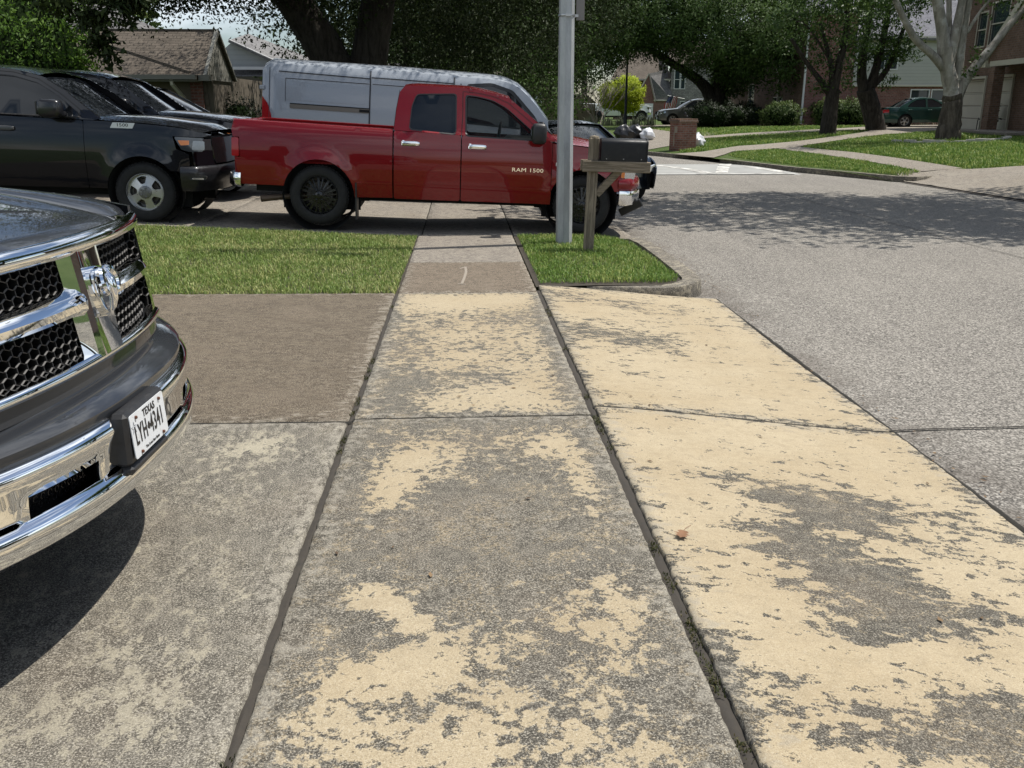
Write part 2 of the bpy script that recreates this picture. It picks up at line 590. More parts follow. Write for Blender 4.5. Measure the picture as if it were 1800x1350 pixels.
def asphalt():
    k = Mt('exposed_aggregate_road')
    p = k.pos()
    xy = k.sep(p)
    big = k.noise(p, .5, 6, .6)
    st = k.noise(k.mapv(p, (3.0, .35, 1)), .55, 5, .6)
    vc = k.n('TexVoronoi', {'Vector': p, 'Scale': 52., 'Randomness': 1.}).outputs
    r = k.sep(vc[1])
    dd = k.mr(vc[0], .2, .62, 1, 0)
    peb = k.ma('MULTIPLY', dd, k.mr(r[0], .3, .8))
    dark = k.ma('MULTIPLY', dd, k.mr(r[1], .62, .95))
    fine = k.noise(p, 260, 3, .75)
    base = k.mix(k.mr(big, .35, .7), (.115, .106, .093), (.165, .152, .132))
    base = k.mix(k.mr(st, .45, .66, 0, .75), base, (.09, .082, .073))
    v2 = k.n('TexVoronoi', {'Vector': p, 'Scale': 105., 'Randomness': 1.}).outputs
    r2 = k.sep(v2[1])[1]
    base = k.mix(k.mr(r2, .35, 1.0, 0, .75), base, (.4, .37, .325))
    base = k.mix(k.mr(r2, .4, 0., 0, .7), base, (.045, .042, .038))
    col = k.mix(k.ma('MULTIPLY', peb, .75), base, (.46, .43, .38))
    col = k.mix(k.ma('MULTIPLY', dark, .6), col, (.075, .068, .06))
    col = k.mix(k.mr(fine, .55, .75, 0, .5), col, (.44, .4, .34))
    col = k.mix(k.mr(fine, .45, .28, 0, .6), col, (.05, .046, .042))
    crk = k.voro(k.n('VectorMath', {0: p, 1: k.n('TexNoise', {'Vector': p, 'Scale': .8, 'Detail': 5.}).outputs[1]}, operation='ADD').outputs[0], .16, 'DISTANCE_TO_EDGE')
    cm_ = k.mr(crk, .0006, .0016, .3, 0)
    col = k.mix(cm_, col, (.05, .045, .04))
    gut = k.mr(xy[0], 2.45, 2.95, .55, 0)
    gut = k.ma('MULTIPLY', gut, k.mr(k.noise(p, 3, 4), .35, .6))
    col = k.mix(gut, col, (.1, .085, .07))
    k.set(col=col, rough=.88, spec=.3)
    k.bump(k.ma('ADD', k.ma('MULTIPLY', peb, .6), k.ma('SUBTRACT', fine, k.ma('MULTIPLY', cm_, 2.))), .55, .008)
    return k.m
ROAD = asphalt()

def soilgrass(name, a=(.06, .1, .022), b=(.1, .14, .04)):
    k = Mt(name)
    p = k.pos()
    n1 = k.noise(p, .7, 6, .6); n2 = k.noise(p, 30, 5, .7); n3 = k.noise(k.mapv(p, (1, .4, 1)), 140, 3, .8)
    c = k.mix(k.mr(n1, .35, .7), a, b)
    c = k.mix(k.mr(n2, .4, .75, 0, .6), c, tuple(q * .45 for q in a))
    c = k.mix(k.mr(n3, .5, .75, 0, .6), c, (.13, .15, .05))
    k.set(col=c, rough=.9, spec=.2).bump(k.ma('ADD', n2, n3), .9, .03)
    return k.m
LAWN = soilgrass('lawn_green')
DIRT = simple('dark_soil', (.04, .032, .022), .95, var=.5, vs=60, bump=.4)

def bladem(name, c1, c2, c3):
    k = Mt(name)
    r = k.island()
    p = k.pos()
    n = k.noise(p, 1.6, 4, .6)
    c = k.mix(r, c1, c2)
    c = k.mix(k.ma('MULTIPLY', k.mr(k.ma('ADD', k.ma('MULTIPLY', r, .5), n), .72, .98), .85), c, c3)
    k.set(col=c, rough=.55, spec=.3)
    tl = k.n('BsdfTranslucent', {0: c})
    mx = k.n('MixShader', {0: .3, 1: k.p.outputs[0], 2: tl.outputs[0]})
    k.t.links.new(mx.outputs[0], k.out.inputs[0])
    return k.m
BLADE = bladem('grass_blade', (.105, .175, .03), (.26, .345, .09), (.42, .42, .17))
BLADE2 = bladem('grass_blade_fresh', (.085, .17, .025), (.19, .29, .055), (.34, .38, .11))

def blades(name, pts, zs, h, wd, m, lean=.7, rng=None):
    """many bent grass blades in one mesh: three triangles each"""
    rng = rng or np.random.default_rng(5)
    n = len(pts)
    H = h * rng.uniform(.5, 1.25, n) * (1 + .25 * np.sin(pts[:, 0] * 2.3 + pts[:, 1] * 1.1) * np.sin(pts[:, 1] * 3.1 - pts[:, 0] * .7)); W = wd * rng.uniform(.6, 1.2, n)
    a = rng.uniform(0, 2 * pi, n); le = lean * rng.uniform(.15, 1.1, n)
    dx, dy = np.cos(a), np.sin(a)
    b = a + rng.normal(pi / 2, .5, n)
    px, py = np.cos(b) * W / 2, np.sin(b) * W / 2
    P = np.zeros((n, 5, 3))
    x, y = pts[:, 0], pts[:, 1]
    P[:, 0] = np.c_[x - px, y - py, zs]; P[:, 1] = np.c_[x + px, y + py, zs]
    mx, my, mz = x + dx * H * le * .35, y + dy * H * le * .35, zs + H * .62
    P[:, 2] = np.c_[mx - px * .8, my - py * .8, mz]; P[:, 3] = np.c_[mx + px * .8, my + py * .8, mz]
    P[:, 4] = np.c_[x + dx * H * le, y + dy * H * le, zs + H * (1.05 - .35 * le)]
    o = np.arange(n)[:, None] * 5
    F = np.concatenate([o + [0, 1, 2], o + [1, 3, 2], o + [2, 3, 4]], 1).reshape(-1, 3)
    return tri_mesh(name, P.reshape(-1, 3), F, m)

def scatter(poly, dens, rng, keep=None):
    A = np.array(poly); x0, y0 = A.min(0); x1, y1 = A.max(0)
    n = int((x1 - x0) * (y1 - y0) * dens)
    P = np.c_[rng.uniform(x0, x1, n), rng.uniform(y0, y1, n)]
    P = P[inpoly(P, poly)]
    return P

# ------------------------------------------------------------------ sheets
def sheet(name, poly, zf, m, step=.5, kind='structure', dz=0.):
    V, T = cdt(poly, (), step)
    me = bpy.data.meshes.new(name)
    me.from_pydata([(x, y, zf(x, y) + dz) for x, y in V], [], T)
    me.shade_smooth()
    o = add_mesh(name, me, m)
    if kind: o['kind'] = kind
    return o

def wear_fn(base, blobs):
    B = np.array(blobs) if len(blobs) else np.zeros((0, 5))
    def f(x, y):
        s = base
        for bx, by, rx, ry, a in B:
            q = ((x - bx) / (rx * 1.3)) ** 2 + ((y - by) / (ry * 1.3)) ** 2
            if q < 6: s += a * .52 * exp(-q * .9)
        return s
    return f

def slab(name, x0, x1, y0, y1, zf, m, wear, step=.05, dep=.14, x1f=None, ew=.24):
    nx = max(2, int((x1 - x0) / step)); ny = max(2, int((y1 - y0) / step))
    us = [0, .008 / (x1 - x0)] + [i / nx for i in range(1, nx)] + [1 - .008 / (x1 - x0), 1]
    vs_ = [0, .008 / (y1 - y0)] + [i / ny for i in range(1, ny)] + [1 - .008 / (y1 - y0), 1]
    nu, nv = len(us), len(vs_)
    rng = random.Random(int(abs(x0 * 31 + y0 * 17) * 100))
    V, F, WR, ED = [], [], [], []
    for i, u in enumerate(us):
        for j, v in enumerate(vs_):
            y = y0 + (y1 - y0) * v
            xe = x1f(y) if x1f else x1
            x = x0 + (xe - x0) * u
            b = i in (0, nu - 1) or j in (0, nv - 1)
            z = zf(x, y) - (.012 if b else 0)
            if b or i in (1, nu - 2) or j in (1, nv - 2):
                x += rng.uniform(-.004, .004); y += rng.uniform(-.004, .004)
            V.append((x, y, z))
            WR.append(wear(x, y))
            d = min(x - x0, xe - x, y - y0, y1 - y)
            ED.append(max(0., 1 - d / ew))
    n0 = len(V)
    for i in range(nu - 1):
        for j in range(nv - 1):
            a = i * nv + j
            F.append((a, a + nv, a + nv + 1, a + 1))
    rim = [i * nv for i in range(nu)] + [(nu - 1) * nv + j for j in range(1, nv)] + [i * nv + nv - 1 for i in range(nu - 2, -1, -1)] + [j for j in range(nv - 2, 0, -1)]
    for k in rim:
        V.append((V[k][0], V[k][1], V[k][2] - dep)); WR.append(0); ED.append(0)
    n = len(rim)
    F += [(rim[k], n0 + k, n0 + (k + 1) % n, rim[(k + 1) % n]) for k in range(n)]
    me = bpy.data.meshes.new(name)
    me.from_pydata(V, [], F)
    me.shade_smooth()
    for nm, d in (('wear', WR), ('edge', ED)):
        at = me.attributes.new(nm, 'FLOAT', 'POINT')
        at.data.foreach_set('value', d)
    o = add_mesh(name, me, m)
    o['kind'] = 'structure'
    return o

# the wide ground under everything
g = MB()
g.grid(lambda u, v: (-700 + 1400 * u, -500 + 1400 * v, -.62), 8, 8)
tag(g.build('ground', LAWN, ang=0), kind='structure')

# stains, worn and clean areas on the four driveway slabs and the sidewalk (metres)
BF = [(1.47, 3.65, .18, .18, -1), (1.69, 3.58, .2, .21, -1), (1.16, 3.25, .14, .12, -.8), (1.42, 3.04, .17, .27, -1.1), (1.55, 2.93, .19, .1, -.9), (1.73, 2.75, .22, .08, -.9), (1.34, 2.7, .13, .09, -.8), (1.49, 2.64, .17, .05, -.7), (1.11, 3.11, .13, .04, -.7), (1.16, 2.55, .13, .06, -.8), (1.31, 2.49, .09, .04, -.8), (1.13, 2.83, .06, .05, -.7), (1.67, 2.54, .11, .05, -.6), (1.52, 2.13, .2, .17, -1.1), (1.15, 2.06, .19, .09, -.7), (.96, 2.24, .07, .06, -.7), (1.88, 3.24, .14, .1, -.5), (1.95, 3.63, .16, .15, -.5), (1.31, 3.72, .1, .08, -.5), (1.12, 3.8, .16, .09, -.35), (2.24, 3.55, .15, .23, -.35), (.74, 2.08, .09, .1, -.6), (.81, 2.43, .07, .09, -.45), (1.32, 1.95, .23, .07, -.7), (2.09, 3.12, .11, .29, -.35), (1.16, 3.86, .18, .05, -.4), (1.69, 4.13, .34, .09, -.3)]
BE = [(1.12, 6.81, .26, .23, -.5), (1.31, 6.61, .3, .15, -.5), (.97, 8.2, .24, .21, -.6), (1.61, 7.98, .4, .2, -.5), (1.18, 6.36, .25, .17, -.4), (1.52, 6.43, .1, .23, -.4), (1.86, 7.49, .43, .18, -.25), (.89, 6.73, .2, .15, -.35)]
BC = [(.16, 7.2, .41, .38, -.45), (.54, 7.28, .28, .3, -.45), (.06, 6.27, .32, .33, -.32), (-.16, 5.3, .24, .24, -.5), (.08, 5.41, .21, .18, -.5), (.32, 5.94, .23, .38, -.22), (.47, 5.03, .13, .2, -.3), (-.38, 6.29, .13, 1.01, -.5), (-.39, 5.08, .1, .44, -.8), (.64, 5.64, .07, 1.12, -.4), (.03, 7.77, .54, .2, .5), (.28, 5.05, .24, .15, .2)]
BD = [(-.26, 3.87, .13, .21, .8), (-.32, 3.61, .07, .15, .7), (-.16, 4.15, .17, .17, .5), (.4, 4.2, .11, .13, .7), (.51, 3.97, .08, .31, .55), (.53, 3.53, .06, .29, .6), (-.33, 2.77, .06, .06, 1.1), (-.25, 2.68, .06, .07, 1.2), (-.17, 2.57, .04, .05, 1.1), (-.11, 2.3, .1, .11, .9), (-.38, 2.25, .06, .06, 1), (-.24, 2.31, .07, .07, 1), (.03, 1.97, .36, .11, .75), (-.19, 2.05, .23, .11, .6), (.43, 2.79, .13, .15, .5), (.52, 2.54, .11, .2, .6), (.23, 2.52, .11, .09, .4), (-.01, 2.47, .1, .12, .45), (.3, 2.34, .11, .11, .3), (-.13, 2.1, .08, .07, -.8), (-.19, 1.98, .08, .04, -.5), (.14, 1.99, .06, .04, -.5), (.16, 3.31, .25, .31, -.4), (0, 2.94, .25, .34, -.4), (-.13, 3.18, .13, .29, -.3), (.4, 3.22, .1, .39, -.2)]
BB = [(-1.07, 4.2, .17, .09, .5), (-1.08, 3.91, .11, .07, .4), (-.98, 4.27, .08, .1, .45), (-1.13, 4.44, .29, .06, .3), (-.86, 2.31, .2, .11, .35), (-1.04, 2.47, .14, .09, .3), (-.74, 2.02, .09, .05, .4), (-1.03, 2.12, .18, .1, .3), (-.66, 2.45, .11, .19, .2), (-.95, 3.17, .17, .19, -.1), (-.74, 2.78, .02, .03, .6)]

XE = lambda y: 2.45 + .05 * sin(y * 1.7) * .3
slab('driveway', -7.5, -.625, 4.617, 8.27, zl, C_DARK, wear_fn(.35, []), .09)
slab('driveway', -7.5, -.625, -3.0, 4.593, zl, C_GREY, wear_fn(.24, BB), .055)
slab('sidewalk', -.595, .685, 4.659, 8.26, zl, C_SIDE, wear_fn(.77, BC), .04)
slab('sidewalk', -.595, .685, -3.0, 4.637, zl, C_SIDE, wear_fn(.27, BD), .04)
slab('driveway_apron', .725, 2.45, 4.82, 8.62, zap, C_APRON, wear_fn(.80, BE), .05, x1f=XE)
slab('driveway_apron', .725, 2.45, .2, 4.796, lambda x, y: zap(x, y), C_APRON, wear_fn(.84, [(a, b, c * .9, d * .9, e * .98) for a, b, c, d, e in BF]), .04, x1f=XE)
slab('driveway_apron', .725, 2.45, -4.0, .185, zap, C_APRON, wear_fn(.8, []), .1, x1f=XE)
slab('sidewalk', -.595, .685, 8.275, 10.1, zl, C_WALK, wear_fn(.35, []), .06)
slab('sidewalk', -.595, .685, 10.112, 12.5, zl, C_FAR, wear_fn(.4, []), .06)
# the neighbour's driveway, one wide pour with joints
for (a, b, m) in ((-14, -3.6, C_FAR), (-3.585, -.56, C_FAR), (-.545, .69, C_FAR)):
    slab('driveway', a, b, 12.52, 20.2, zl, m, wear_fn(.45, []), .12)
slab('driveway_apron', .705, 2.45, 12.52, 20.2, zap, C_FAR, wear_fn(.45, []), .1, x1f=XE)

# joint filler strips with grit, a little below the slabs
def strip(name, pts, wd, dz, m):
    b = MB()
    rng = random.Random(3)
    q = []
    for (x0, y0), (x1, y1) in zip(pts, pts[1:]):
        n = max(1, int(hypot(x1 - x0, y1 - y0) / .06))
        q += [(x0 + (x1 - x0) * i / n, y0 + (y1 - y0) * i / n) for i in range(n)]
    q.append(pts[-1])
    for i in range(len(q) - 1):
        pass
    vs, fs = [], []
    for i, (x, y) in enumerate(q):
        a, c = q[max(0, i - 1)], q[min(len(q) - 1, i + 1)]
        d = Vector((c[0] - a[0], c[1] - a[1])).normalized(); nx, ny = -d.y, d.x
        for t in (-1, -.3, .3, 1):
            vs.append((x + nx * wd * t / 2, y + ny * wd * t / 2, (zap(x, y) if x > .72 else zl(x, y)) + dz + rng.uniform(-.004, .004) + (.004 if abs(t) < .5 else 0)))
        if i: fs += [((i - 1) * 4 + k, (i - 1) * 4 + k + 1, i * 4 + k + 1, i * 4 + k) for k in range(3)]
    b.add(vs, fs)
    return tag(b.build(name, m), kind='structure')
FILL = simple('old_joint_board', (.04, .034, .027), .95, var=.6, vs=25, bump=.6)
MOSS = simple('joint_dirt_moss', (.014, .012, .008), .95, var=.6, vs=50, bump=.6)
strip('expansion_joint', [(-.61, -3), (-.61, 8.27)], .034, -.018, FILL)
strip('expansion_joint', [(.705, -3), (.705, 8.4)], .042, -.02, FILL)
strip('joint', [(-7.5, 4.605), (-.6, 4.605)], .036, -.008, MOSS)
strip('joint', [(-.6, 4.648), (.7, 4.648)], .034, -.008, MOSS)
strip('joint', [(.72, 4.808), (2.45, 4.808)], .036, -.008, MOSS)
strip('joint', [(2.462, -3), (2.462, 8.62)], .03, -.006, MOSS)
strip('joint', [(-.6, 8.268), (.7, 8.268)], .02, -.016, MOSS)
strip('joint', [(-.6, 12.51), (2.4, 12.51)], .025, -.02, MOSS)
strip('joint', [(-.552, 12.5), (-.552, 20.2)], .02, -.02, MOSS)
strip('joint', [(.697, 12.5), (.697, 20.2)], .02, -.02, MOSS)
strip('joint', [(-3.59, 12.5), (-3.59, 20.2)], .02, -.02, MOSS)

# weeds and moss in the joints
rng = np.random.default_rng(11)
P = []
for x, y0, y1, n in ((.705, 1.2, 3.2, 500), (.705, 3.2, 8.3, 260), (-.61, 1.2, 8.2, 300)):
    c = rng.uniform(y0, y1, max(6, n // 25))
    yy = np.concatenate([rng.normal(k, .03, 25) for k in c])
    P.append(np.c_[rng.normal(x, .009, len(yy)), yy])
yy = rng.uniform(-.5, .7, 60); P.append(np.c_[yy, rng.normal(4.648, .005, 60)])
P = np.concatenate(P)
WEED = bladem('joint_weed', (.035, .045, .012), (.08, .085, .03), (.12, .1, .05))
tag(blades('weeds', P, np.array([zl(*p) - .012 for p in P]), .014, .006, WEED, 1.0, rng), kind='stuff')

# the street
rd = MB()
rd.grid(lambda u, v: (-30 + 60 * u, -30 + 130 * v, ROADZ - .004 + .05 * exp(-(((-30 + 60 * u) - 6.7) / 2.5) ** 2) * (1 if v < .4 else 0)), 120, 60)
tag(rd.build('road', ROAD), kind='structure')
# road slab joints
def rstrip(pts, wd, m, dz=.006, name='road_joint'):
    b = MB(); vs, fs = [], []
    for i, (x, y) in enumerate(pts):
        a, c = pts[max(0, i - 1)], pts[min(len(pts) - 1, i + 1)]
        d = Vector((c[0] - a[0], c[1] - a[1])).normalized()
        for t in (-1, 1):
            X = x - d.y * wd * t / 2; Y = y + d.x * wd * t / 2
            vs.append((X, Y, ROADZ + .05 * exp(-((X - 6.7) / 2.5) ** 2) * (1 if Y < 20 else 0) + dz))
        if i: fs.append((2 * i - 2, 2 * i - 1, 2 * i + 1, 2 * i))
    b.add(vs, fs)
    return tag(b.build(name, m), kind='structure')
rstrip([(2.45 + (8.8) * i / 40, 4.83 + .16 * i / 40 * 9 * .2 + .01 * sin(i * 1.3)) for i in range(41)], .018, MOSS)
rstrip([(6.75 + .02 * sin(j * 2.), -5 + j * .8) for j in range(32)], .014, MOSS)

# left lots
LL = [(-60, -30), (2.38, -30), (2.38, 19), (1.96, 22.5), (.86, 26.5), (-.64, 33), (-2.84, 40), (-8, 52), (-15, 62), (-60, 90)]
sheet('lawn', LL, lambda x, y: min(zl(x, y), zap(x, y) if x > .7 else 9) - .07, LAWN, 1.2)
# right lots
RR = [(11.05, -30), (11.2, 10), (11.35, 19), (10.95, 22.5), (9.65, 26.5), (8.25, 33), (6.25, 40), (1.55, 52), (-6, 64), (-20, 90), (0, 140), (90, 140), (90, -30)]
sheet('lawn', RR, lambda x, y: TR(x, y) - (.05 if y < 24 and x < 23 else 0), LAWN, 1.0)

# kerbs: a rounded profile swept along the street edges
def kerb(pts, h, wd=.17, side=1, name='kerb', m=None):
    b = MB(); vs, fs = [], []
    n = len(pts)
    hs = h if isinstance(h, list) else [h] * n
    prof = [(0, 0), (.02, .45), (.045, .8), (.1, .98), (.55, 1.0), (1, .96), (1, -.5)]
    for i, (x, y) in enumerate(pts):
        a, c = pts[max(0, i - 1)], pts[min(n - 1, i + 1)]
        d = Vector((c[0] - a[0], c[1] - a[1])).normalized()
        nx, ny = d.y * side, -d.x * side
        for u, v in prof:
            vs.append((x + nx * (u * wd - .02), y + ny * (u * wd - .02), ROADZ - .01 + v * hs[i]))
        k = len(prof)
        if i: fs += [((i - 1) * k + q, (i - 1) * k + q + 1, i * k + q + 1, i * k + q) for q in range(k - 1)]
    k = len(prof)
    fs += [tuple(range(k)), tuple(range((n - 1) * k, n * k))[::-1]]
    b.add(vs, fs)
    o = b.build(name, m or C_KERB, ang=50)
    for nm in ('wear', 'edge'):
        at = o.data.attributes.new(nm, 'FLOAT', 'POINT')
        at.data.foreach_set('value', [.42 if nm == 'wear' else .2] * len(vs))
    return tag(o, kind='structure')
def dens(pts, step=.35):
    out = []
    for (x0, y0), (x1, y1) in zip(pts, pts[1:]):
        k = max(1, int(hypot(x1 - x0, y1 - y0) / step))
        out += [(x0 + (x1 - x0) * i / k, y0 + (y1 - y0) * i / k) for i in range(k)]
    return out + [pts[-1]]
# near tree lawn kerb with its rounded return
kp = [(1.2, 8.66), (1.45, 8.64), (1.7, 8.62), (1.95, 8.62), (2.12, 8.65), (2.25, 8.72), (2.35, 8.85), (2.41, 9.05), (2.43, 9.3), (2.44, 9.8), (2.45, 10.5), (2.45, 11.2), (2.44, 11.7), (2.4, 12.1), (2.3, 12.3), (2.1, 12.42)]
kh = [.06, .085, .11, .135, .15, .155, .155, .15, .148, .146, .144, .14, .138, .13, .12, .06]
for i in range(len(kp)):
    if i < 5: kh[i] = (zap(kp[i][0], kp[i][1]) - ROADZ) + .025 + .02 * i
kerb(kp, kh, .2, -1)
# right kerb in two runs with the driveway lip between
kerb(dens([(11.15, 3), (11.16, 15.6), (11.4, 16.2), (11.8, 16.5)]), .13, .18, 1)
KR = [(11.9, 22.85), (11.3, 22.55), (10.9, 22.8), (10.4, 24.4), (9.6, 26.5), (9.1, 29), (8.75, 31.2), (9.0, 32.0), (9.6, 32.5)]
kerb(dens(KR), .15, .2, 1)
kerb(dens([(8.9, 33.6), (8.1, 33.9), (7.75, 34.6), (6.9, 37.5), (6.2, 40)]), .15, .2, 1)
rstrip(dens([(11.2, 16), (11.12, 18.2), (11.05, 20.5), (10.95, 22.6)]), .09, simple('gutter_shade_dirt', (.06, .052, .045), .9, var=.4), .01, 'gutter')

# dry leaf fragments and grit in the gutter and on the slabs
rq = np.random.default_rng(77)
Q = np.concatenate([np.c_[rq.normal(2.62, .09, 150), rq.uniform(8.9, 12.3, 150)], np.c_[rq.normal(2.56, .06, 60), rq.uniform(2, 8.6, 60)], np.c_[rq.uniform(-4.5, -.7, 26), rq.uniform(8.0, 8.28, 26)], np.c_[rq.uniform(-.5, 2.3, 30), rq.uniform(2, 8.2, 30)]])
Vq = []
for x, y in Q:
    a = rq.uniform(0, 6.28); s = rq.uniform(.006, .02)
    z = (ROADZ + .008 + .05 * exp(-((x - 6.7) / 2.5) ** 2)) if x > 2.46 else (zap(x, y) if x > .72 else zl(x, y)) + .004
    for i, (u, v) in enumerate(((1, 0), (0, .45), (-1, 0), (0, -.5))):
        Vq.append((x + (cos(a) * u - sin(a) * v) * s, y + (sin(a) * u + cos(a) * v) * s, z + rq.uniform(0, .006)))
LIT = Mt('dry_leaf_litter'); LIT.set(col=LIT.mix(LIT.island(), (.05, .03, .016), (.2, .13, .065)), rough=.85)
tag(tri_mesh('leaf_litter', np.array(Vq), np.arange(len(Vq)).reshape(-1, 4), LIT.m), kind='stuff')

# right hand pavements laid on the rising lots
def drape(name, poly, m, dz, wv, step=.5):
    o = sheet(name, poly, lambda x, y: TR(x, y), m, step, dz=dz)
    for nm in ('wear', 'edge'):
        at = o.data.attributes.new(nm, 'FLOAT', 'POINT')
        at.data.foreach_set('value', [wv if nm == 'wear' else 0] * len(o.data.vertices))
    return o
def aprz(x, y):
    return None
ap = [(11.3, 16.1), (11.9, 16.4), (14, 16.3), (22.6, 16.4), (22.8, 22.5), (14.2, 22.6), (12.85, 23.05), (12.0, 23.5), (11.15, 23.4), (11.02, 22.6), (11.15, 19)]
o = sheet('driveway_apron', ap, TR, C_FAR, .4, dz=.03)
for nm in ('wear', 'edge'):
    o.data.attributes.new(nm, 'FLOAT', 'POINT').data.foreach_set('value', [.5 if nm == 'wear' else 0] * len(o.data.vertices))
drape('sidewalk', [(11.4, 31.6), (11.6, 29.3), (11.75, 25.3), (11.75, 23.2), (12.8, 23.2), (12.75, 25.8), (12.6, 29.5), (12.25, 31.9), (12.2, 33.3), (11.35, 33.2)], C_FAR, .022, .42)
drape('driveway', [(8.6, 31.5), (9.2, 32.3), (9.73, 33.2), (10.8, 33.1), (12, 33.27), (13.66, 34.7), (15.5, 36.4), (17.8, 38.5), (21.4, 40.2), (23.0, 40.2), (23.3, 44.0), (23.6, 47), (22.5, 47.5), (19.3, 43.2), (17.4, 40.3), (15.79, 38.5), (14.16, 36.9), (12.98, 36.0), (11.46, 35.4), (10.6, 35.4), (8.93, 34.1), (7.8, 34.2)], C_FAR, .026, .6, .6)
drape('path', [(10.4, 41), (12.4, 41.4), (15.2, 42), (17.1, 42.7), (18.9, 43.1), (21.5, 44.1), (24.2, 45.8), (27, 50), (27, 53), (22.4, 48.6), (18.85, 45.8), (16, 44.4), (13, 43.4), (10.9, 42.4)], C_FAR, .034, .72, .6)
drape('path', [(10.0, 59.5), (14, 62), (19, 66), (19, 70), (14.8, 66), (10.5, 62)], C_FAR, .03, .7, .8)
drape('driveway', [(6.6, 37.4), (7.4, 37), (8.7, 38.2), (12, 44), (12.5, 58), (9.5, 58), (8.5, 46), (6.2, 40)], C_FAR, .02, .45, .8)

# speed hump with its white paint
def xat(line, y):
    for (a, b), (c, d) in zip(line, line[1:]):
        if b <= y <= d: return a + (c - a) * (y - b) / (d - b)
    return line[-1][0]
hp = MB()
def humpf(u, v):
    y = 25.4 + 4.8 * v
    xl, xr = xat(CURB_L, y) + .35, xat(CURB_R, y) - .45
    return (xl + (xr - xl) * u, y, ROADZ + .006 + .075 * max(0, sin(pi * v)) ** .8 - (.02 if v in (0., 1.) else 0))
hp.grid(humpf, 24, 12)
tag(hp.build('speed_hump', simple('grey_painted_asphalt', (.3, .3, .285), .85, var=.35, vs=1.2), ang=60), kind='structure')
WPAINT = Mt('worn_white_paint')
_n = WPAINT.noise(WPAINT.pos(), 3, 7, .7)
WPAINT.set(col=WPAINT.mix(WPAINT.mr(_n, .38, .6), (.25, .24, .22), (.62, .61, .57)), rough=.8)
WPAINT = WPAINT.m
def hz(x, y):
    v = (y - 25.4) / 4.8
    return ROADZ + .011 + .075 * max(0, sin(pi * max(0, min(1, v)))) ** .8
def mark(poly):
    o = sheet('road_marking', poly, hz, WPAINT, .3)
mark([(7.1, 25.75), (7.45, 25.75), (8.75, 29.8), (8.35, 29.8)])
mark([(6.7, 25.75), (7.05, 25.75), (5.9, 29.4), (5.5, 29.4)])
mark([(2.5, 25.6), (2.85, 25.6), (4.1, 29.8), (3.7, 29.8)])
mark([(8.95, 25.7), (9.25, 26.05), (8.55, 28.0), (8.45, 27.5)])
mark([(4, 29.85), (8.6, 29.85), (8.6, 30.02), (4, 30.02)])
mark([(5, 25.5), (9.3, 25.5), (9.3, 25.6), (5, 25.6)])
# ------------------------------------------------------------------ lawns with real blades
rng = np.random.default_rng(21)
PL = [(-7.6, 8.29)] + [(x_, 8.3 + .022 * sin(x_ * 23) + .018 * sin(x_ * 61 + 1)) for x_ in np.arange(-5, -.65, .04)] + [(-.62, 8.3), (-.61, 12.47), (-7.6, 12.47)]
sheet('soil', [(-7.7, 8.29), (-.6, 8.29), (-.6, 12.5), (-7.7, 12.5)], lambda x, y: zl(x, y), DIRT, .4, dz=-.022)
pts = scatter(PL, 3600, rng)
pts = pts[pts[:, 0] > -5.0]
z = np.array([zl(x, y) for x, y in pts]) - .02
tag(blades('grass', pts, z, .05, .0085, BLADE, 1.0, rng), kind='stuff')
PR = [(.75, 8.74), (1.2, 8.74), (1.6, 8.78), (1.98, 8.85), (2.14, 8.95), (2.2, 9.15), (2.21, 9.6), (2.22, 11.6), (2.12, 12.1), (1.9, 12.38), (.75, 12.42)]
zpr = lambda x, y: zbase(y) + .004 - .035 * max(0., (x - 1.3)) / 1
sheet('soil', [(.7, 8.6), (1.3, 8.66), (2.0, 8.72), (2.22, 8.85), (2.3, 9.2), (2.32, 11.8), (2.1, 12.4), (.7, 12.5)], zpr, DIRT, .3, dz=-.02)
pts = scatter(PR, 3400, rng)
z = np.array([zpr(x, y) for x, y in pts]) - .012
tag(blades('grass', pts, z, .05, .0085, BLADE2, 1.0, rng), kind='stuff')

# far lawns: coarser tufts over the green sheet
def far_grass(poly, d, h, wd, m=BLADE2):
    p = scatter(poly, d, rng)
    z = np.array([TR(x, y) for x, y in p]) - .005
    tag(blades('grass', p, z, h, wd, m, .8, rng), kind='stuff')
far_grass([(9.3, 32.2), (9.2, 31), (9.5, 29), (9.95, 26.6), (10.7, 24.2), (11.2, 22.95), (11.7, 23.2), (11.7, 25.3), (11.5, 29.4), (11.3, 32.2), (10.8, 32.9), (9.8, 33)], 900, .08, .022)
far_grass([(12.85, 23.15), (14.2, 22.65), (21, 22.6), (22.3, 36), (21.3, 40), (17.9, 38.2), (15.6, 36.2), (13.8, 34.5), (12.3, 33.2), (12.65, 29.4), (12.85, 25.8)], 420, .1, .026)
far_grass([(8.2, 34.5), (8.95, 34.3), (10.6, 35.6), (13, 36.2), (14.1, 37.1), (15.7, 38.8), (17.3, 40.8), (19, 43), (17, 42.6), (12.4, 41.3), (10.4, 40.9), (8.6, 38)], 300, .1, .03)
far_grass([(10.6, 42.5), (13, 43.5), (16, 44.5), (19, 46), (22, 48.8), (20, 52), (16, 58), (11, 58)], 120, .1, .04)

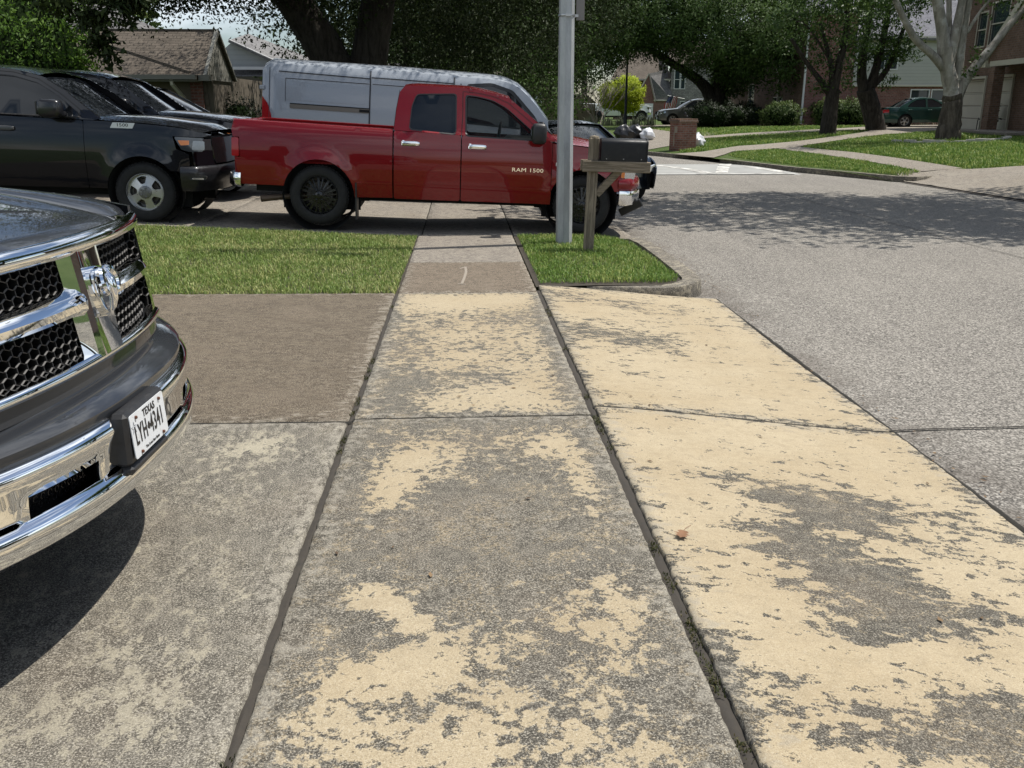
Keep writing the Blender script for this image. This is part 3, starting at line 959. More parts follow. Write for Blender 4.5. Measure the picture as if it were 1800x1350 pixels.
# ------------------------------------------------------------------ trees
def barkm(name, a, b, sc=9, lichen=None):
    k = Mt(name)
    p = k.pos()
    n = k.noise(k.mapv(p, (1, 1, .22)), sc, 6, .7, .6)
    c = k.mix(k.mr(n, .3, .7), a, b)
    if lichen:
        c = k.mix(k.mr(k.noise(p, 2.1, 5, .65), .48, .66), c, lichen)
    k.set(col=c, rough=.92, spec=.2).bump(n, 1.0, .06)
    return k.m
BARK = barkm('oak_bark', (.018, .015, .012), (.06, .052, .043))
BARKG = barkm('smooth_grey_bark', (.16, .145, .12), (.34, .315, .27), 5, (.42, .4, .36))
BARKB = barkm('rough_lower_bark', (.04, .033, .026), (.13, .11, .085), 8)

def leafm(name, c1, c2, c3=None, tr=.25, rough=.55):
    k = Mt(name)
    r = k.island()
    n = k.noise(k.pos(), .9, 3, .6)
    c = k.mix(r, c1, c2)
    if c3: c = k.mix(k.mr(n, .5, .75), c, c3)
    k.set(col=c, rough=rough, spec=.16)
    tl = k.n('BsdfTranslucent', {0: c})
    mx = k.n('MixShader', {0: tr, 1: k.p.outputs[0], 2: tl.outputs[0]})
    k.t.links.new(mx.outputs[0], k.out.inputs[0])
    return k.m
OAKLEAF = leafm('live_oak_leaf', (.016, .026, .008), (.034, .053, .015), (.045, .064, .018), .15)
OAKLEAF2 = leafm('street_oak_leaf', (.036, .068, .014), (.068, .118, .028), (.085, .135, .032), .3)
PEARLEAF = leafm('glossy_green_leaf', (.025, .055, .012), (.07, .12, .03), (.1, .15, .035), .3, .4)
LIMELEAF = leafm('lime_leaf', (.26, .34, .02), (.5, .58, .05), (.38, .46, .04), .4)
HEDGELEAF = leafm('hedge_leaf', (.03, .055, .014), (.085, .12, .035), (.12, .155, .045), .25)
YEWLEAF = leafm('fine_green_leaf', (.028, .075, .008), (.1, .18, .02), (.05, .11, .015), .3)
FARLEAF = leafm('distant_leaf', (.028, .048, .014), (.055, .085, .026), (.065, .095, .03), .25)
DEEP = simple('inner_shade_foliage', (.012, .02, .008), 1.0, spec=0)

def leaves(mb, cents, rads, n, ls, rng, asp=.5, droop=0., soft=None):
    """clumps of leaf faces; cents (k,3), rads (k,) ; n leaves per clump"""
    k = len(cents)
    C = np.repeat(cents, n, 0); Rr = np.repeat(rads, n)
    d = rng.normal(0, 1, (k * n, 3)); d /= np.linalg.norm(d, axis=1)[:, None]
    P = C + d * (Rr * rng.uniform(.25, 1, k * n) ** .6)[:, None] * [1, 1, .75]
    a = rng.normal(0, 1, (k * n, 3)) + d * .6
    a[:, 2] -= droop
    a /= np.linalg.norm(a, axis=1)[:, None]
    b = np.cross(a, rng.normal(0, 1, (k * n, 3)) + [0, 0, .8])
    b /= np.linalg.norm(b, axis=1)[:, None] + 1e-9
    s = ls * rng.uniform(.6, 1.25, k * n)[:, None]
    rad = d if soft is None else d * .55 + np.repeat(soft, n, 0)
    rad = rad + [0, 0, .35]
    rad /= np.linalg.norm(rad, axis=1)[:, None] + 1e-9
    g = np.cross(b, a)
    fl = np.sign((g * rad).sum(1))[:, None]; fl[fl == 0] = 1
    b = b * fl
    g = g * fl
    nn = g * s * -.12
    N = rad * .72 + g / (np.linalg.norm(g, axis=1)[:, None] + 1e-9) * .45
    N /= np.linalg.norm(N, axis=1)[:, None]
    V = np.stack([P, P + b * s * asp * .5 + a * s * .5 + nn, P + a * s, P + a * s * .5 - b * s * asp * .5 + nn], 1)
    return V.reshape(-1, 3), np.repeat(N, 4, 0)

def crown_mesh(name, blobs, nclump, nleaf, ls, m, parent, seed, shell=.55, crad=.5, droop=0., mincl=3):
    """blobs: (x,y,z,rx,ry,rz); leaf clumps fill the outer part of every blob unevenly"""
    rng = np.random.default_rng(seed)
    vol = np.array([b[3] * b[4] * b[5] for b in blobs]) ** .67
    cnt = np.maximum(mincl, (nclump * vol / vol.sum()).astype(int))
    out = []
    for b, c in zip(blobs, cnt):
        d = rng.normal(0, 1, (c, 3)); d /= np.linalg.norm(d, axis=1)[:, None]
        r = rng.uniform(shell ** 3, 1.0, c) ** (1 / 3.)
        # lumpy surface
        ph = rng.uniform(0, 6.28, 4)
        lump = 1 + .13 * np.sin(d[:, 0] * 5 + ph[0]) + .12 * np.sin(d[:, 1] * 6 + ph[1]) + .1 * np.sin(d[:, 2] * 7 + ph[2])
        P = np.array(b[:3]) + d * (r * lump)[:, None] * np.array(b[3:6])
        out.append(leaves(None, P, crad * rng.uniform(.5, 1.3, c), nleaf, ls, rng, .5, droop, d))
    V = np.concatenate([q[0] for q in out]); NN = np.concatenate([q[1] for q in out])
    F = np.arange(len(V)).reshape(-1, 4)
    o = tri_mesh(name, V, F, m, parent, normals=NN.astype(np.float32))
    return o

def limb_mesh(limbs, m, parent, name='trunk', n=10, seed=1, wob=.03):
    b = MB()
    rg = random.Random(seed)
    for pts, r0, r1 in limbs:
        pts = [Vector(p) for p in pts]
        # subdivide with a smooth curve
        q = []
        k = len(pts)
        for i in range(k - 1):
            p0, p1, p2, p3 = pts[max(0, i - 1)], pts[i], pts[i + 1], pts[min(k - 1, i + 2)]
            for t in (0, .25, .5, .75):
                q.append(.5 * ((2 * p1) + (p2 - p0) * t + (2 * p0 - 5 * p1 + 4 * p2 - p3) * t * t + (3 * p1 - p0 - 3 * p2 + p3) * t ** 3))
        q.append(pts[-1])
        nn = len(q)
        rs = [(r0 + (r1 - r0) * (i / (nn - 1)) ** .8) * rg.uniform(1 - wob, 1 + wob) for i in range(nn)]
        q = [p + Vector((rg.uniform(-1, 1), rg.uniform(-1, 1), 0)) * wob * r0 * (i > 0) for i, p in enumerate(q)]
        b.tube(q, rs, n)
    return b.build(name, m, parent, ang=60)

def twigs(base, tips, r, seed, wob=.25):
    """limbs fanning from a base to many tips"""
    rg = random.Random(seed)
    out = []
    for t in tips:
        b = Vector(base); t = Vector(t)
        mid = b.lerp(t, .5) + Vector((rg.uniform(-1, 1), rg.uniform(-1, 1), rg.uniform(0, 1))) * wob * (t - b).length * .4
        out.append(([b, mid, t], r, r * .2))
    return out

def tree(name, label, cat, loc, limbs, blobs, nclump, nleaf, ls, leaf, bark, seed, group=None, **kw):
    """limbs and blobs are given relative to loc"""
    t = empty(name, loc, 0, label, cat, group)
    limb_mesh(limbs, bark, t, seed=seed)
    crown_mesh('crown', blobs, nclump, nleaf, ls, leaf, t, seed, **kw)
    return t

# the two leaning trunks of the big live oak behind the van, its crown spreading over everything
oak = tree('live_oak', 'massive dark live oak with two leaning trunks behind the grey van', 'tree', (-2.7, 24.5, .1),
    [([(-.1, 0, -.3), (-.2, 0, 1.5), (-.5, 0, 2.5), (-1.05, -.2, 3.5), (-2.2, -.6, 5.0), (-3.8, -1, 6.0)], .68, .3),
     ([(.3, .2, -.3), (.25, .2, 1.6), (.45, .1, 2.8), (.75, 0, 4.2), (1.0, 0, 6.2)], .62, .34),
     ([(.75, 0, 4.0), (2.2, -.8, 5.2), (4.4, -1.5, 5.9)], .34, .1), ([(1., 0, 5.8), (0, 1, 7.4), (-1, 2, 9)], .3, .1),
     ([(-1.05, -.2, 3.5), (-1.9, -1.6, 5.0), (-2.6, -3.2, 5.6), (-3.0, -6.5, 6.6), (-3.2, -9.5, 7)], .3, .05), ([(.75, 0, 4.2), (1.2, -2.4, 5.6), (1.6, -5.2, 6.7)], .26, .06)],
    [(-4.2, -1.2, 4.15, 1.7, 1.8, .75), (-2.8, -1.4, 4.2, 1.2, 1.4, .7), (-3.4, -1.5, 5.6, 3.0, 3.2, 1.7), (-1.6, -2.6, 5.1, 2.4, 2.6, 1.25), (.9, -2, 5.3, 2.8, 3, 1.5), (3.2, -1, 5.2, 2.8, 3, 1.6), (5.2, 1, 4.6, 2.6, 3, 2.0),
     (-.5, 2.5, 5.2, 4, 3.5, 2.4), (0, 0, 7.6, 6, 5, 2.4), (1.2, -5.5, 6.8, 2.4, 2.4, 1.2), (4.2, -4.8, 6.8, 2.6, 2.4, 1.2), (6.4, -5.2, 6.8, 2.0, 2.0, 1.1), (-3.4, -9.8, 7, 2.4, 1.6, 1.0), (-1.0, -9.6, 7, 2.0, 1.6, 1.0), (-6.0, -10.2, 7, 2.2, 1.5, 1.0), (-1.4, 6, 6.2, 2.2, 3, 1.2), (-4.9, -1.4, 6.4, 1.8, 2.2, 1.2), (1.6, 5.4, 4.2, 3.0, 2.4, 2.6), (4.6, 5, 3.9, 3, 2.4, 2.6)],
    9500, 22, .105, OAKLEAF, BARK, 3, shell=.3, crad=.5)

# hanging oak branches at the upper left
t2 = tree('live_oak', 'dark oak with branches drooping into view over the brown shingle roof', 'tree', (-9.3, 11.6, .2),
    [([(0, 0, -.3), (.1, 0, 2), (.5, .3, 3.6), (1.6, .4, 4.1), (3.2, .3, 3.7), (4.5, .2, 3.0), (5.1, .2, 2.5)], .3, .02),
     ([(.3, .2, 3.2), (-.4, .8, 5), (-.6, 1, 7)], .2, .06), ([(4.3, .2, 3.1), (4.9, .2, 2.75), (5.5, .2, 2.4)], .03, .006),
     ([(4.5, .2, 3.0), (4.85, .2, 2.6), (5.02, .2, 2.05)], .02, .005)],
    [(4.8, .2, 2.62, .42, .35, .26), (5.1, .2, 2.5, .34, .3, .25), (5.0, .2, 2.2, .13, .14, .2), (5.12, .2, 2.02, .07, .1, .16), (5.42, .2, 2.45, .13, .2, .2), (5.3, .2, 2.72, .3, .3, .2), (4.65, .2, 2.9, .5, .4, .3), (5.5, .2, 2.7, .22, .25, .18), (5.3, .2, 2.5, .2, .2, .15), (5.58, .2, 2.55, .1, .15, .12), (4.55, .2, 2.6, .25, .25, .2), (4.95, .2, 2.35, .15, .15, .15),
     (3.8, .3, 3.5, .8, .7, .4), (2.6, .4, 4.2, 1.2, 1.0, .6), (1.2, .5, 5.6, 1.8, 1.8, 1), (-.6, 1, 6.4, 2.2, 2.2, 1.6), (5.5, .3, 3.1, .6, .6, .3)],
    900, 15, .085, OAKLEAF, BARK, 4, shell=.05, crad=.12, droop=.5, mincl=16)

# the big dense street oak in front of the far houses
tree('street_oak', 'broad dense oak spreading low over the street in front of the brick house', 'tree', (15.9, 59, .4),
    [([(0, 0, -.3), (-.1, 0, 1.2), (-.45, 0, 2.1), (-1.3, 0, 2.9), (-3.4, -.5, 4.0), (-5.5, -1, 5.2)], .62, .14),
     ([(.05, 0, -.3), (.15, 0, 1.4), (.5, 0, 2.4), (1.4, -.3, 4), (3.2, -.5, 6)], .6, .2),
     ([(.2, 0, 1.8), (.1, 0, 3.5), (.2, .5, 7)], .4, .12)],
    [(-6.6, -1, 5.5, 2.8, 3, 2.4), (-3.6, -1, 5.9, 3.2, 3.2, 2.3), (-.8, -1.6, 5.2, 3.2, 3, 2.6), (2.0, -2, 4.6, 3.0, 2.6, 2.5), (4.8, .4, 5.4, 3.0, 2.6, 2.0), (7.0, 1.8, 6.4, 2.8, 2.6, 1.9),
     (1.2, -1, 3.3, 1.6, 1.5, 1.3), (-1.2, 0, 8.6, 6, 4, 2.4), (3.5, 1.0, 8.6, 4.4, 3.4, 2.2), (-7.4, -.6, 7.6, 2.6, 3, 2)],
    6500, 24, .165, OAKLEAF2, BARK, 5, shell=.3, crad=.62)

# three trees on the right hand lots
tree('shade_tree', 'slim tree with dark forked trunk between the curved driveway and the brick wall', 'tree', (15.87, 40, .36),
    [([(0, 0, -.2), (-.02, 0, .25), (.0, 0, 1.0), (.03, 0, 1.9)], .42, .27), ([(0, 0, 1.6), (-.55, 0, 2.25), (-1.2, 0, 2.95), (-2, -.1, 3.9)], .17, .07),
     ([(.05, 0, 1.7), (.2, 0, 3), (.35, 0, 4.4), (.2, .1, 6)], .2, .1), ([(0, 0, 1.8), (-.2, 0, 3), (-.8, .1, 4.6)], .17, .06), ([(-.2, 0, 3), (-1.3, -.2, 4.3), (-1.9, -.2, 4.6)], .06, .03)],
    [(-1.6, 0, 4.6, 1.6, 1.6, 1.1), (.1, -.2, 4.6, 1.5, 1.6, 1.1), (.9, 0, 3.6, .7, .9, .6), (-.6, 0, 2.1, .5, .5, .4), (.5, 0, 2.0, .45, .4, .3), (-1, 0, 6, 2.4, 2, 1.3), (1, 0, 6.2, 2, 2, 1.3), (-.3, 0, 3.2, .9, .9, .7)],
    620, 14, .15, PEARLEAF, BARK, 6, shell=.1, crad=.35)
tree('shade_tree', 'leaning tree with thick dark trunk splitting in three, beside the green sedan', 'tree', (19.3, 43, .42),
    [([(0.05, 0, -.2), (-.05, 0, .3), (-.35, 0, 1.1), (-.7, 0, 1.9)], .48, .4), ([(-.7, 0, 1.7), (-.95, 0, 2.6), (-.95, 0, 4), (-.8, 0, 6)], .28, .12),
     ([(-.6, 0, 1.8), (-.35, 0, 2.6), (-.1, 0, 4.2), (0, 0, 6)], .26, .1), ([(-.5, 0, 1.9), (.1, 0, 2.6), (.45, 0, 3.4), (.9, 0, 5)], .18, .08)],
    [(-1.0, -.3, 4.2, 1.4, 1.3, 1.0), (.3, -.3, 4.2, 1.2, 1.2, .9), (.8, -.2, 3.5, .75, .8, .45), (-1.5, 0, 2.9, .45, .5, .7), (.2, 0, 2.5, .4, .4, .7), (-1, 0, 5.8, 2, 2, 1.1), (.6, 0, 5.8, 1.7, 2, 1.1), (-.4, 0, 3.3, .8, .8, .5)],
    640, 14, .15, PEARLEAF, BARK, 8, shell=.1, crad=.33)
tg = tree('shade_tree', 'pale grey barked tree with limbs fanning out of a stone ringed bed', 'tree', (17.48, 33, .45),
    [([(0.0, 0, .9), (-.1, 0, 1.7), (-.35, 0, 2.45), (-.5, 0, 3.1)], .28, .24), ([(-.45, 0, 2.4), (-.95, 0, 2.85), (-1.7, 0, 3.45), (-2.6, -.1, 4.7)], .17, .1),
     ([(-.5, 0, 2.9), (-.75, 0, 3.8), (-1.15, 0, 5.0), (-1.6, .2, 6.4)], .24, .13), ([(-.3, 0, 2.6), (-.2, 0, 3.6), (-.1, 0, 5.0), (.1, .2, 6.6)], .2, .1),
     ([(.1, .05, 1.3), (.12, .1, 2.4), (.1, .1, 3.4), (.2, .1, 5.2), (.4, .2, 6.6)], .2, .11), ([(.15, 0, 1.4), (.42, 0, 2.1), (1.05, 0, 2.95), (1.75, 0, 3.9), (2.3, 0, 4.6)], .21, .09),
     ([(-.25, .1, 2.8), (-.4, .2, 4), (-.55, .3, 5.5)], .13, .07), ([(.25, .1, 3.6), (.6, 0, 4.3), (1.1, -.1, 5.0)], .07, .03)],
    [(-2.0, 0, 5.3, 1.5, 1.5, .8), (1.6, 0, 5.0, 1.4, 1.4, .7), (2.5, 0, 4.5, .8, 1.0, .6), (-.6, 0, 6.4, 2.2, 2, 1), (1, 0, 6.6, 2.2, 2, 1), (.55, -.2, 3.0, .12, .12, .7), (.3, -.2, 2.3, .25, .2, .12), (-3, 0, 4.6, .7, .8, .5)],
    420, 13, .15, PEARLEAF, BARKG, 9, shell=.1, crad=.3)
limb_mesh([([(0, 0, -.25), (0, 0, .05), (.02, 0, .5), (.0, 0, 1.2), (-.02, 0, 1.5)], .5, .3)], BARKB, tg, 'lower_trunk', 14, 2, .05)

# the street tree out on the right whose dappled shade lies across the road
tree('street_oak', 'wide spreading street tree that throws dappled shade over the road', 'tree', (15.2, 14.6, -.05),
    [([(0, 0, -.3), (-.1, 0, 1.6), (-.3, .2, 2.8)], .38, .3), ([(-.3, .2, 2.6), (-1.8, .8, 4.6), (-4.5, 1.8, 6), (-9, 2.4, 6.6)], .2, .04), ([(-.2, .1, 2.6), (.5, -1, 5), (1, -2, 7)], .2, .06),
     ([(-.3, .2, 2.6), (-1.4, 2, 5), (-3.4, 4, 6.6)], .2, .05), ([(-.3, .2, 2.7), (-.6, .5, 5), (-1, 1, 8)], .22, .06)],
    [(-9.4, 2.0, 6.6, 2.2, 2.0, .9), (-8.2, 4.2, 6.6, 2.4, 1.8, .9), (-6.6, 1.6, 6.2, 2.4, 2.0, .9), (-4.4, 2.6, 6.6, 2.6, 2.4, 1.1), (-5.4, -.6, 6.4, 2.2, 1.4, .8), (-2.4, -1.2, 6.6, 2.2, 1.6, .9), (-3.0, .4, 6.8, 2.6, 2.2, 1.1), (-1.0, 3.5, 7, 3, 2.6, 1.2), (-5.6, 4.2, 6.6, 2.4, 1.8, .9), (0.5, -.5, 7.4, 3.2, 2.6, 1.4), (-1.5, 1.5, 8.2, 3.6, 3, 1.4), (2.6, 2, 6.8, 2.4, 2.6, 1.4)],
    2900, 15, .2, OAKLEAF2, BARK, 10, shell=.2, crad=.5)

# trees across the street, out to the side and behind the camera, seen in the chrome
tree('live_oak', 'wide live oak standing across the street beyond the right edge', 'tree', (17.5, 3.0, .1),
    [([(0, 0, -.3), (0, 0, 1.2), (-.4, 0, 2.2), (-2.2, -.6, 3.6), (-4.5, -1, 4.6)], .4, .1), ([(0, 0, 1), (.4, .3, 2.6), (1.8, 1.2, 4.2), (3, 2, 5)], .34, .1), ([(0, 0, 1.5), (0, -.6, 3.5), (.2, -2.4, 5)], .28, .1)],
    [(-4, -1, 5.2, 2.6, 2.6, 1.1), (-1.5, 0, 5.8, 3, 3, 1.3), (1.6, 1.2, 5.8, 3, 3, 1.3), (0, -2.8, 5.6, 3, 2.4, 1.2)],
    420, 13, .26, OAKLEAF2, BARK, 12, shell=.2, crad=.6)

# rows of trees closing the view behind the houses
def simple_tree(name, label, x, y, z, h, r, seed, leaf=FARLEAF, ls=.34, n=300, nl=14, low=.3, group='trees behind the houses'):
    rg = random.Random(seed)
    bl = [(0, 0, h * .62, r * .8, r * .8, h * .34)]
    for i in range(6):
        a = rg.uniform(0, 6.28)
        bl.append((cos(a) * r * .55, sin(a) * r * .55, h * rg.uniform(low + .12, .8), r * .5, r * .5, h * .2))
    return tree(name, label, 'tree', (x, y, z), [([(0, 0, -.5), (.1, 0, h * .3), (0, .1, h * .7)], .035 * h, .012 * h)], bl, n, nl, ls, leaf, BARK, seed, group, shell=.25, crad=r * .16)
simple_tree('background_tree', 'dark green bushy tree directly above the red truck windscreen', 1.3, 44, 0, 7.5, 4.2, 31, OAKLEAF2, .22, 900, low=.05)
simple_tree('background_tree', 'mid green multi stemmed tree just left of the metal pole', 3.9, 55, .1, 8.0, 4.0, 32, OAKLEAF2, .2, 1300, low=.2)
simple_tree('background_tree', 'loose grey green tree top behind the metal pole', 7.8, 92, .3, 14, 6.5, 33, OAKLEAF2, .32, 1000)
simple_tree('background_tree', 'dark tree filling the gap between live oak and van roof', -2.0, 36, 0, 9, 4.6, 34, OAKLEAF, .22, 1000, low=.05)
simple_tree('background_tree', 'tall shadowy tree far behind the red truck cab', -1.2, 62, .2, 13, 6.5, 35, OAKLEAF2, .34, 800, low=.05)
simple_tree('background_tree', 'pale green tree beyond the lime topiary and the lamp post', 14.5, 112, .4, 15, 7, 36, FARLEAF, .42, 420)
simple_tree('background_tree', 'tree rising behind the stone fronted house with the flag', 22.5, 122, .4, 17, 8, 37, FARLEAF, .42, 420)
simple_tree('background_tree', 'dark tree behind the small gabled garage', 7, 125, .4, 13, 7, 38, OAKLEAF2, .42, 420, low=.05)
simple_tree('background_tree', 'tall tree behind the siding and brick house', 36, 84, .4, 17, 7, 39, FARLEAF, .4, 320)
simple_tree('background_tree', 'light green sunlit tree just above the shingle roof', -15.4, 43, 0, 7.4, 1.8, 40, leafm('sunlit_leaf', (.09, .14, .03), (.2, .25, .06), None, .35), .26, 260)
simple_tree('background_tree', 'tree standing among the brick porch columns', 17.6, 63, .4, 4.2, 1.5, 41, OAKLEAF2, .2, 170, low=.05)
for i, (x, y, h, r) in enumerate([(-26, 70, 12, 7), (-6, 95, 13, 8), (44, 70, 16, 9), (52, 40, 15, 8), (30, 135, 16, 9), (0, 140, 15, 9), (15, 150, 16, 9)]):
    simple_tree('background_tree', 'far tree closing the view behind the houses', x, y, .2, h, r, 60 + i, FARLEAF, .55, 240, low=.05)

# bare twiggy shrub
bs = empty('bare_shrub', (9.1, 62, .35), 0, 'leafless grey twiggy tree left of the lime topiary', 'shrub')
b = MB(); rg = random.Random(5)
def branch(p, d, l, r, lv):
    q = p + d * l
    b.tube([p, p.lerp(q, .5) + Vector((rg.uniform(-1, 1), rg.uniform(-1, 1), 0)) * l * .06, q], [r, r * .8, r * .6], 4, caps=False)
    if lv:
        for _ in range(3 if lv > 1 else 4):
            e = (d + Vector((rg.uniform(-1, 1), rg.uniform(-1, 1), rg.uniform(-.25, .7))) * .75).normalized()
            branch(q if rg.random() < .6 else p.lerp(q, .7), e, l * rg.uniform(.6, .85), r * .58, lv - 1)
for i in range(6):
    branch(Vector((rg.uniform(-.3, .3), rg.uniform(-.3, .3), 0)), Vector((rg.uniform(-.6, .6), rg.uniform(-.6, .6), 1)).normalized(), 1.15, .05, 4)
b.build('branches', simple('grey_twig', (.3, .26, .235), .9, var=.3), bs)

# lime topiary ball
tp = tree('topiary_tree', 'round clipped lime green topiary tree behind the dark lamp post', 'tree', (11.35, 66, .4),
    [([(0, 0, -.2), (0, 0, .8), (-.05, 0, 1.6)], .14, .11), ([(0, 0, 1.0), (.5, .1, 1.8)], .08, .05), ([(0, 0, 1.1), (-.5, .1, 1.8)], .08, .05)],
    [(0, 0, 1.98, 1.5, 1.45, 1.25), (0, 0, 1.6, 1.5, 1.45, .75)], 1300, 18, .12, LIMELEAF, BARK, 14, shell=.7, crad=.2)

# round bushes, hedges and the big green ball at the upper left
def bush(name, label, x, y, z, rx, ry, rz, n, nl, ls, leaf, seed, group=None, cr=.2):
    t = empty(name, (x, y, z), 0, label, 'bush', group)
    c = MB()
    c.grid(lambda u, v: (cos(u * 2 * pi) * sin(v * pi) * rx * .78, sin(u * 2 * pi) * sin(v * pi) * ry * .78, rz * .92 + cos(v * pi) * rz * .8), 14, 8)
    c.build('shade_core', DEEP, t)  # solid dark core: inner shade put into its colour, blocks seeing through
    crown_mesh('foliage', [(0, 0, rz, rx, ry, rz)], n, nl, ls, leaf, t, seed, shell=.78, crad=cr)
    return t
bush('evergreen_bush', 'huge rounded bright green evergreen bush above the black pickup roof', -9.25, 19.5, -.1, 2.2, 2.2, 2.55, 2000, 16, .085, YEWLEAF, 71, None, .26)
bush('clipped_bush', 'clipped round bush left of the white downspout', 18.05, 52.6, .40, 1.1, 1.0, .72, 230, 14, .13, HEDGELEAF, 72, 'clipped bushes along the brick wall', .2)
bush('clipped_bush', 'large clipped bush right of the white downspout', 21.6, 54.2, .45, 1.35, 1.0, .82, 260, 14, .13, HEDGELEAF, 73, 'clipped bushes along the brick wall', .2)
bush('clipped_bush', 'round bush right of the slim forked tree trunk', 23.0, 54.3, .45, .95, .9, .72, 200, 14, .13, HEDGELEAF, 74, 'clipped bushes along the brick wall', .2)
bush('clipped_bush', 'smallest low bush at the foot of the brick wall', 24.5, 54.4, .45, .65, .5, .36, 110, 14, .11, HEDGELEAF, 75, 'clipped bushes along the brick wall', .15)
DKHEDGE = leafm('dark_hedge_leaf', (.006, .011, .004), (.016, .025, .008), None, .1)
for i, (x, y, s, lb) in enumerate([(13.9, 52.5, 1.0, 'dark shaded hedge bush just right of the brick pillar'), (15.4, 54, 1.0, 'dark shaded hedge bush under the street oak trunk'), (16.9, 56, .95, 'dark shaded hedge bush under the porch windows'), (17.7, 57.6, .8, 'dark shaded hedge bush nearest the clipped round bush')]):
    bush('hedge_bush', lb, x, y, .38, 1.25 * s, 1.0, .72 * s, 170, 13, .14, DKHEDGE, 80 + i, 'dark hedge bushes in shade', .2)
# ------------------------------------------------------------------ vehicles
def wfun(B, belt, nose, tail, R_, axles, tumble=.24, sill=.4, crease=None, ftaper=.1, rtaper=.04, fl=.028, hz_=.85):
    def W(x, z):
        y = B
        zz = min(z, belt)
        if zz > hz_: y -= .05 * ((zz - hz_) / .5) ** 2
        else: y -= .075 * ((hz_ - zz) / .45) ** 2
        if z > belt: y -= (z - belt) * tumble + .02
        if x > .25: y -= ftaper * ((x - .25) / (nose - .25)) ** 2.4
        if x < tail + 1: y -= rtaper * ((tail + 1 - x)) ** 2
        if z < belt:
            for a in axles:
                r = hypot(x - a, z - R_[0])
                if r > R_[1] - .05: y += fl * exp(-((r - R_[1]) / .09) ** 2)
            if crease: y += .009 / (1 + exp((z - crease) / .008)) - .0045
        return y
    return W

class Veh:
    def __init__(s, name, label, cat, loc, heading, W, pitch=0., group=None, roll=0.):
        s.root = empty(name, loc, 0, label, cat, group, rot=(roll, pitch, heading))
        s.W = W
    def side(s, name, poly, m, holes=(), off=0., thick=.025, step=.07, parent=None, sides=(1, -1), one=False, ang=30):
        out = []
        mb = MB()
        for sg in sides:
            f = lambda a, b: (a, sg * (s.W(a, b) + off), b)
            mb = MB()
            panel(mb, poly, f, (0, -sg, 0), holes, step, thick, flip=sg > 0)
            out.append(mb.build(name, m, parent or s.root, ang))
        return out
    def front(s, name, poly, F, m, off=0., thick=.02, holes=(), step=.06, parent=None, both=False, ang=30):
        for sg in ((1, -1) if both else (1,)):
            mb = MB()
            f = lambda v, z: (F(v, z) + off, sg * v, z)
            panel(mb, poly, f, (-1, 0, 0), holes, step, thick, flip=sg < 0)
            o = mb.build(name, m, parent or s.root, ang)
        return o
    def deck(s, name, xs, zf, yf, crown, m, n=12, pw=4, parent=None, bow=None, ang=40):
        mb = MB()
        def f(u, v):
            x = xs[0] + (xs[1] - xs[0]) * u
            t = 2 * v - 1
            xx = x - (bow(u) * t * t if bow else 0)
            return (xx, t * yf(x), zf(x) + (crown(u) if callable(crown) else crown) * (1 - abs(t) ** pw))
        mb.grid(f, max(6, int(abs(xs[1] - xs[0]) / .08)), n)
        return mb.build(name, m, parent or s.root, ang)
    def skin(s, name, A, Bc, m, nu=8, nv=14, bow=(0, 0), parent=None, crown=0):
        """surface between two transverse lines (x, halfwidth, z)"""
        mb = MB()
        def f(u, v):
            t = 2 * v - 1
            x = A[0] + (Bc[0] - A[0]) * u - ((bow[0] + (bow[1] - bow[0]) * u) * t * t)
            h = A[1] + (Bc[1] - A[1]) * u
            return (x, h * t, A[2] + (Bc[2] - A[2]) * u + crown * sin(pi * u) * (1 - t * t))
        mb.grid(f, nu, nv)
        return mb.build(name, m, parent or s.root)
    def sweep(s, name, path, prof, m, skip=None, parent=None, ang=32, thick=0):
        mb = MB()
        P = [Vector((p[0], p[1])) for p in path]
        n = len(P); vs = []
        for i, p in enumerate(P):
            d = (P[min(i + 1, n - 1)] - P[max(0, i - 1)]).normalized()
            nn = Vector((d.y, -d.x))            # path runs from +y (left) round the nose to -y
            nn = -nn
            for o, z in prof:
                vs.append((p.x + nn.x * o, p.y + nn.y * o, z))
        k = len(prof)
        fs = []
        for i in range(n - 1):
            for j in range(k - 1):
                if skip and skip((P[i].y + P[i + 1].y) / 2, (prof[j][1] + prof[j + 1][1]) / 2): continue
                fs.append((i * k + j, i * k + j + 1, (i + 1) * k + j + 1, (i + 1) * k + j))
        mb.add(vs, fs)
        o = mb.build(name, m, parent or s.root, ang)
        if thick:
            md = o.modifiers.new('thickness', 'SOLIDIFY'); md.thickness = thick; md.offset = -1
        return o
    def box(s, name, c, d, m, bev=.01, parent=None, ang=30):
        return MB().box(c, d, None, bev).build(name, m, parent or s.root, ang)

def plan(nose, k, p, B, xb, n=24, rb=.05):
    """bumper line seen from above, left to right"""
    q = []
    for i in range(n + 1):
        v = B * (1 - 2 * i / n)
        q.append((nose - k * (abs(v) / B) ** p, v))
    a = q[0]
    lead = [(xb, B + rb * .6), (xb + (a[0] - xb) * .5, B + rb * .55), (a[0] - rb * .7, B + rb * .45), (a[0] - rb * .2, B + rb * .22)]
    return lead + q + [(x, -y) for x, y in lead[::-1]]

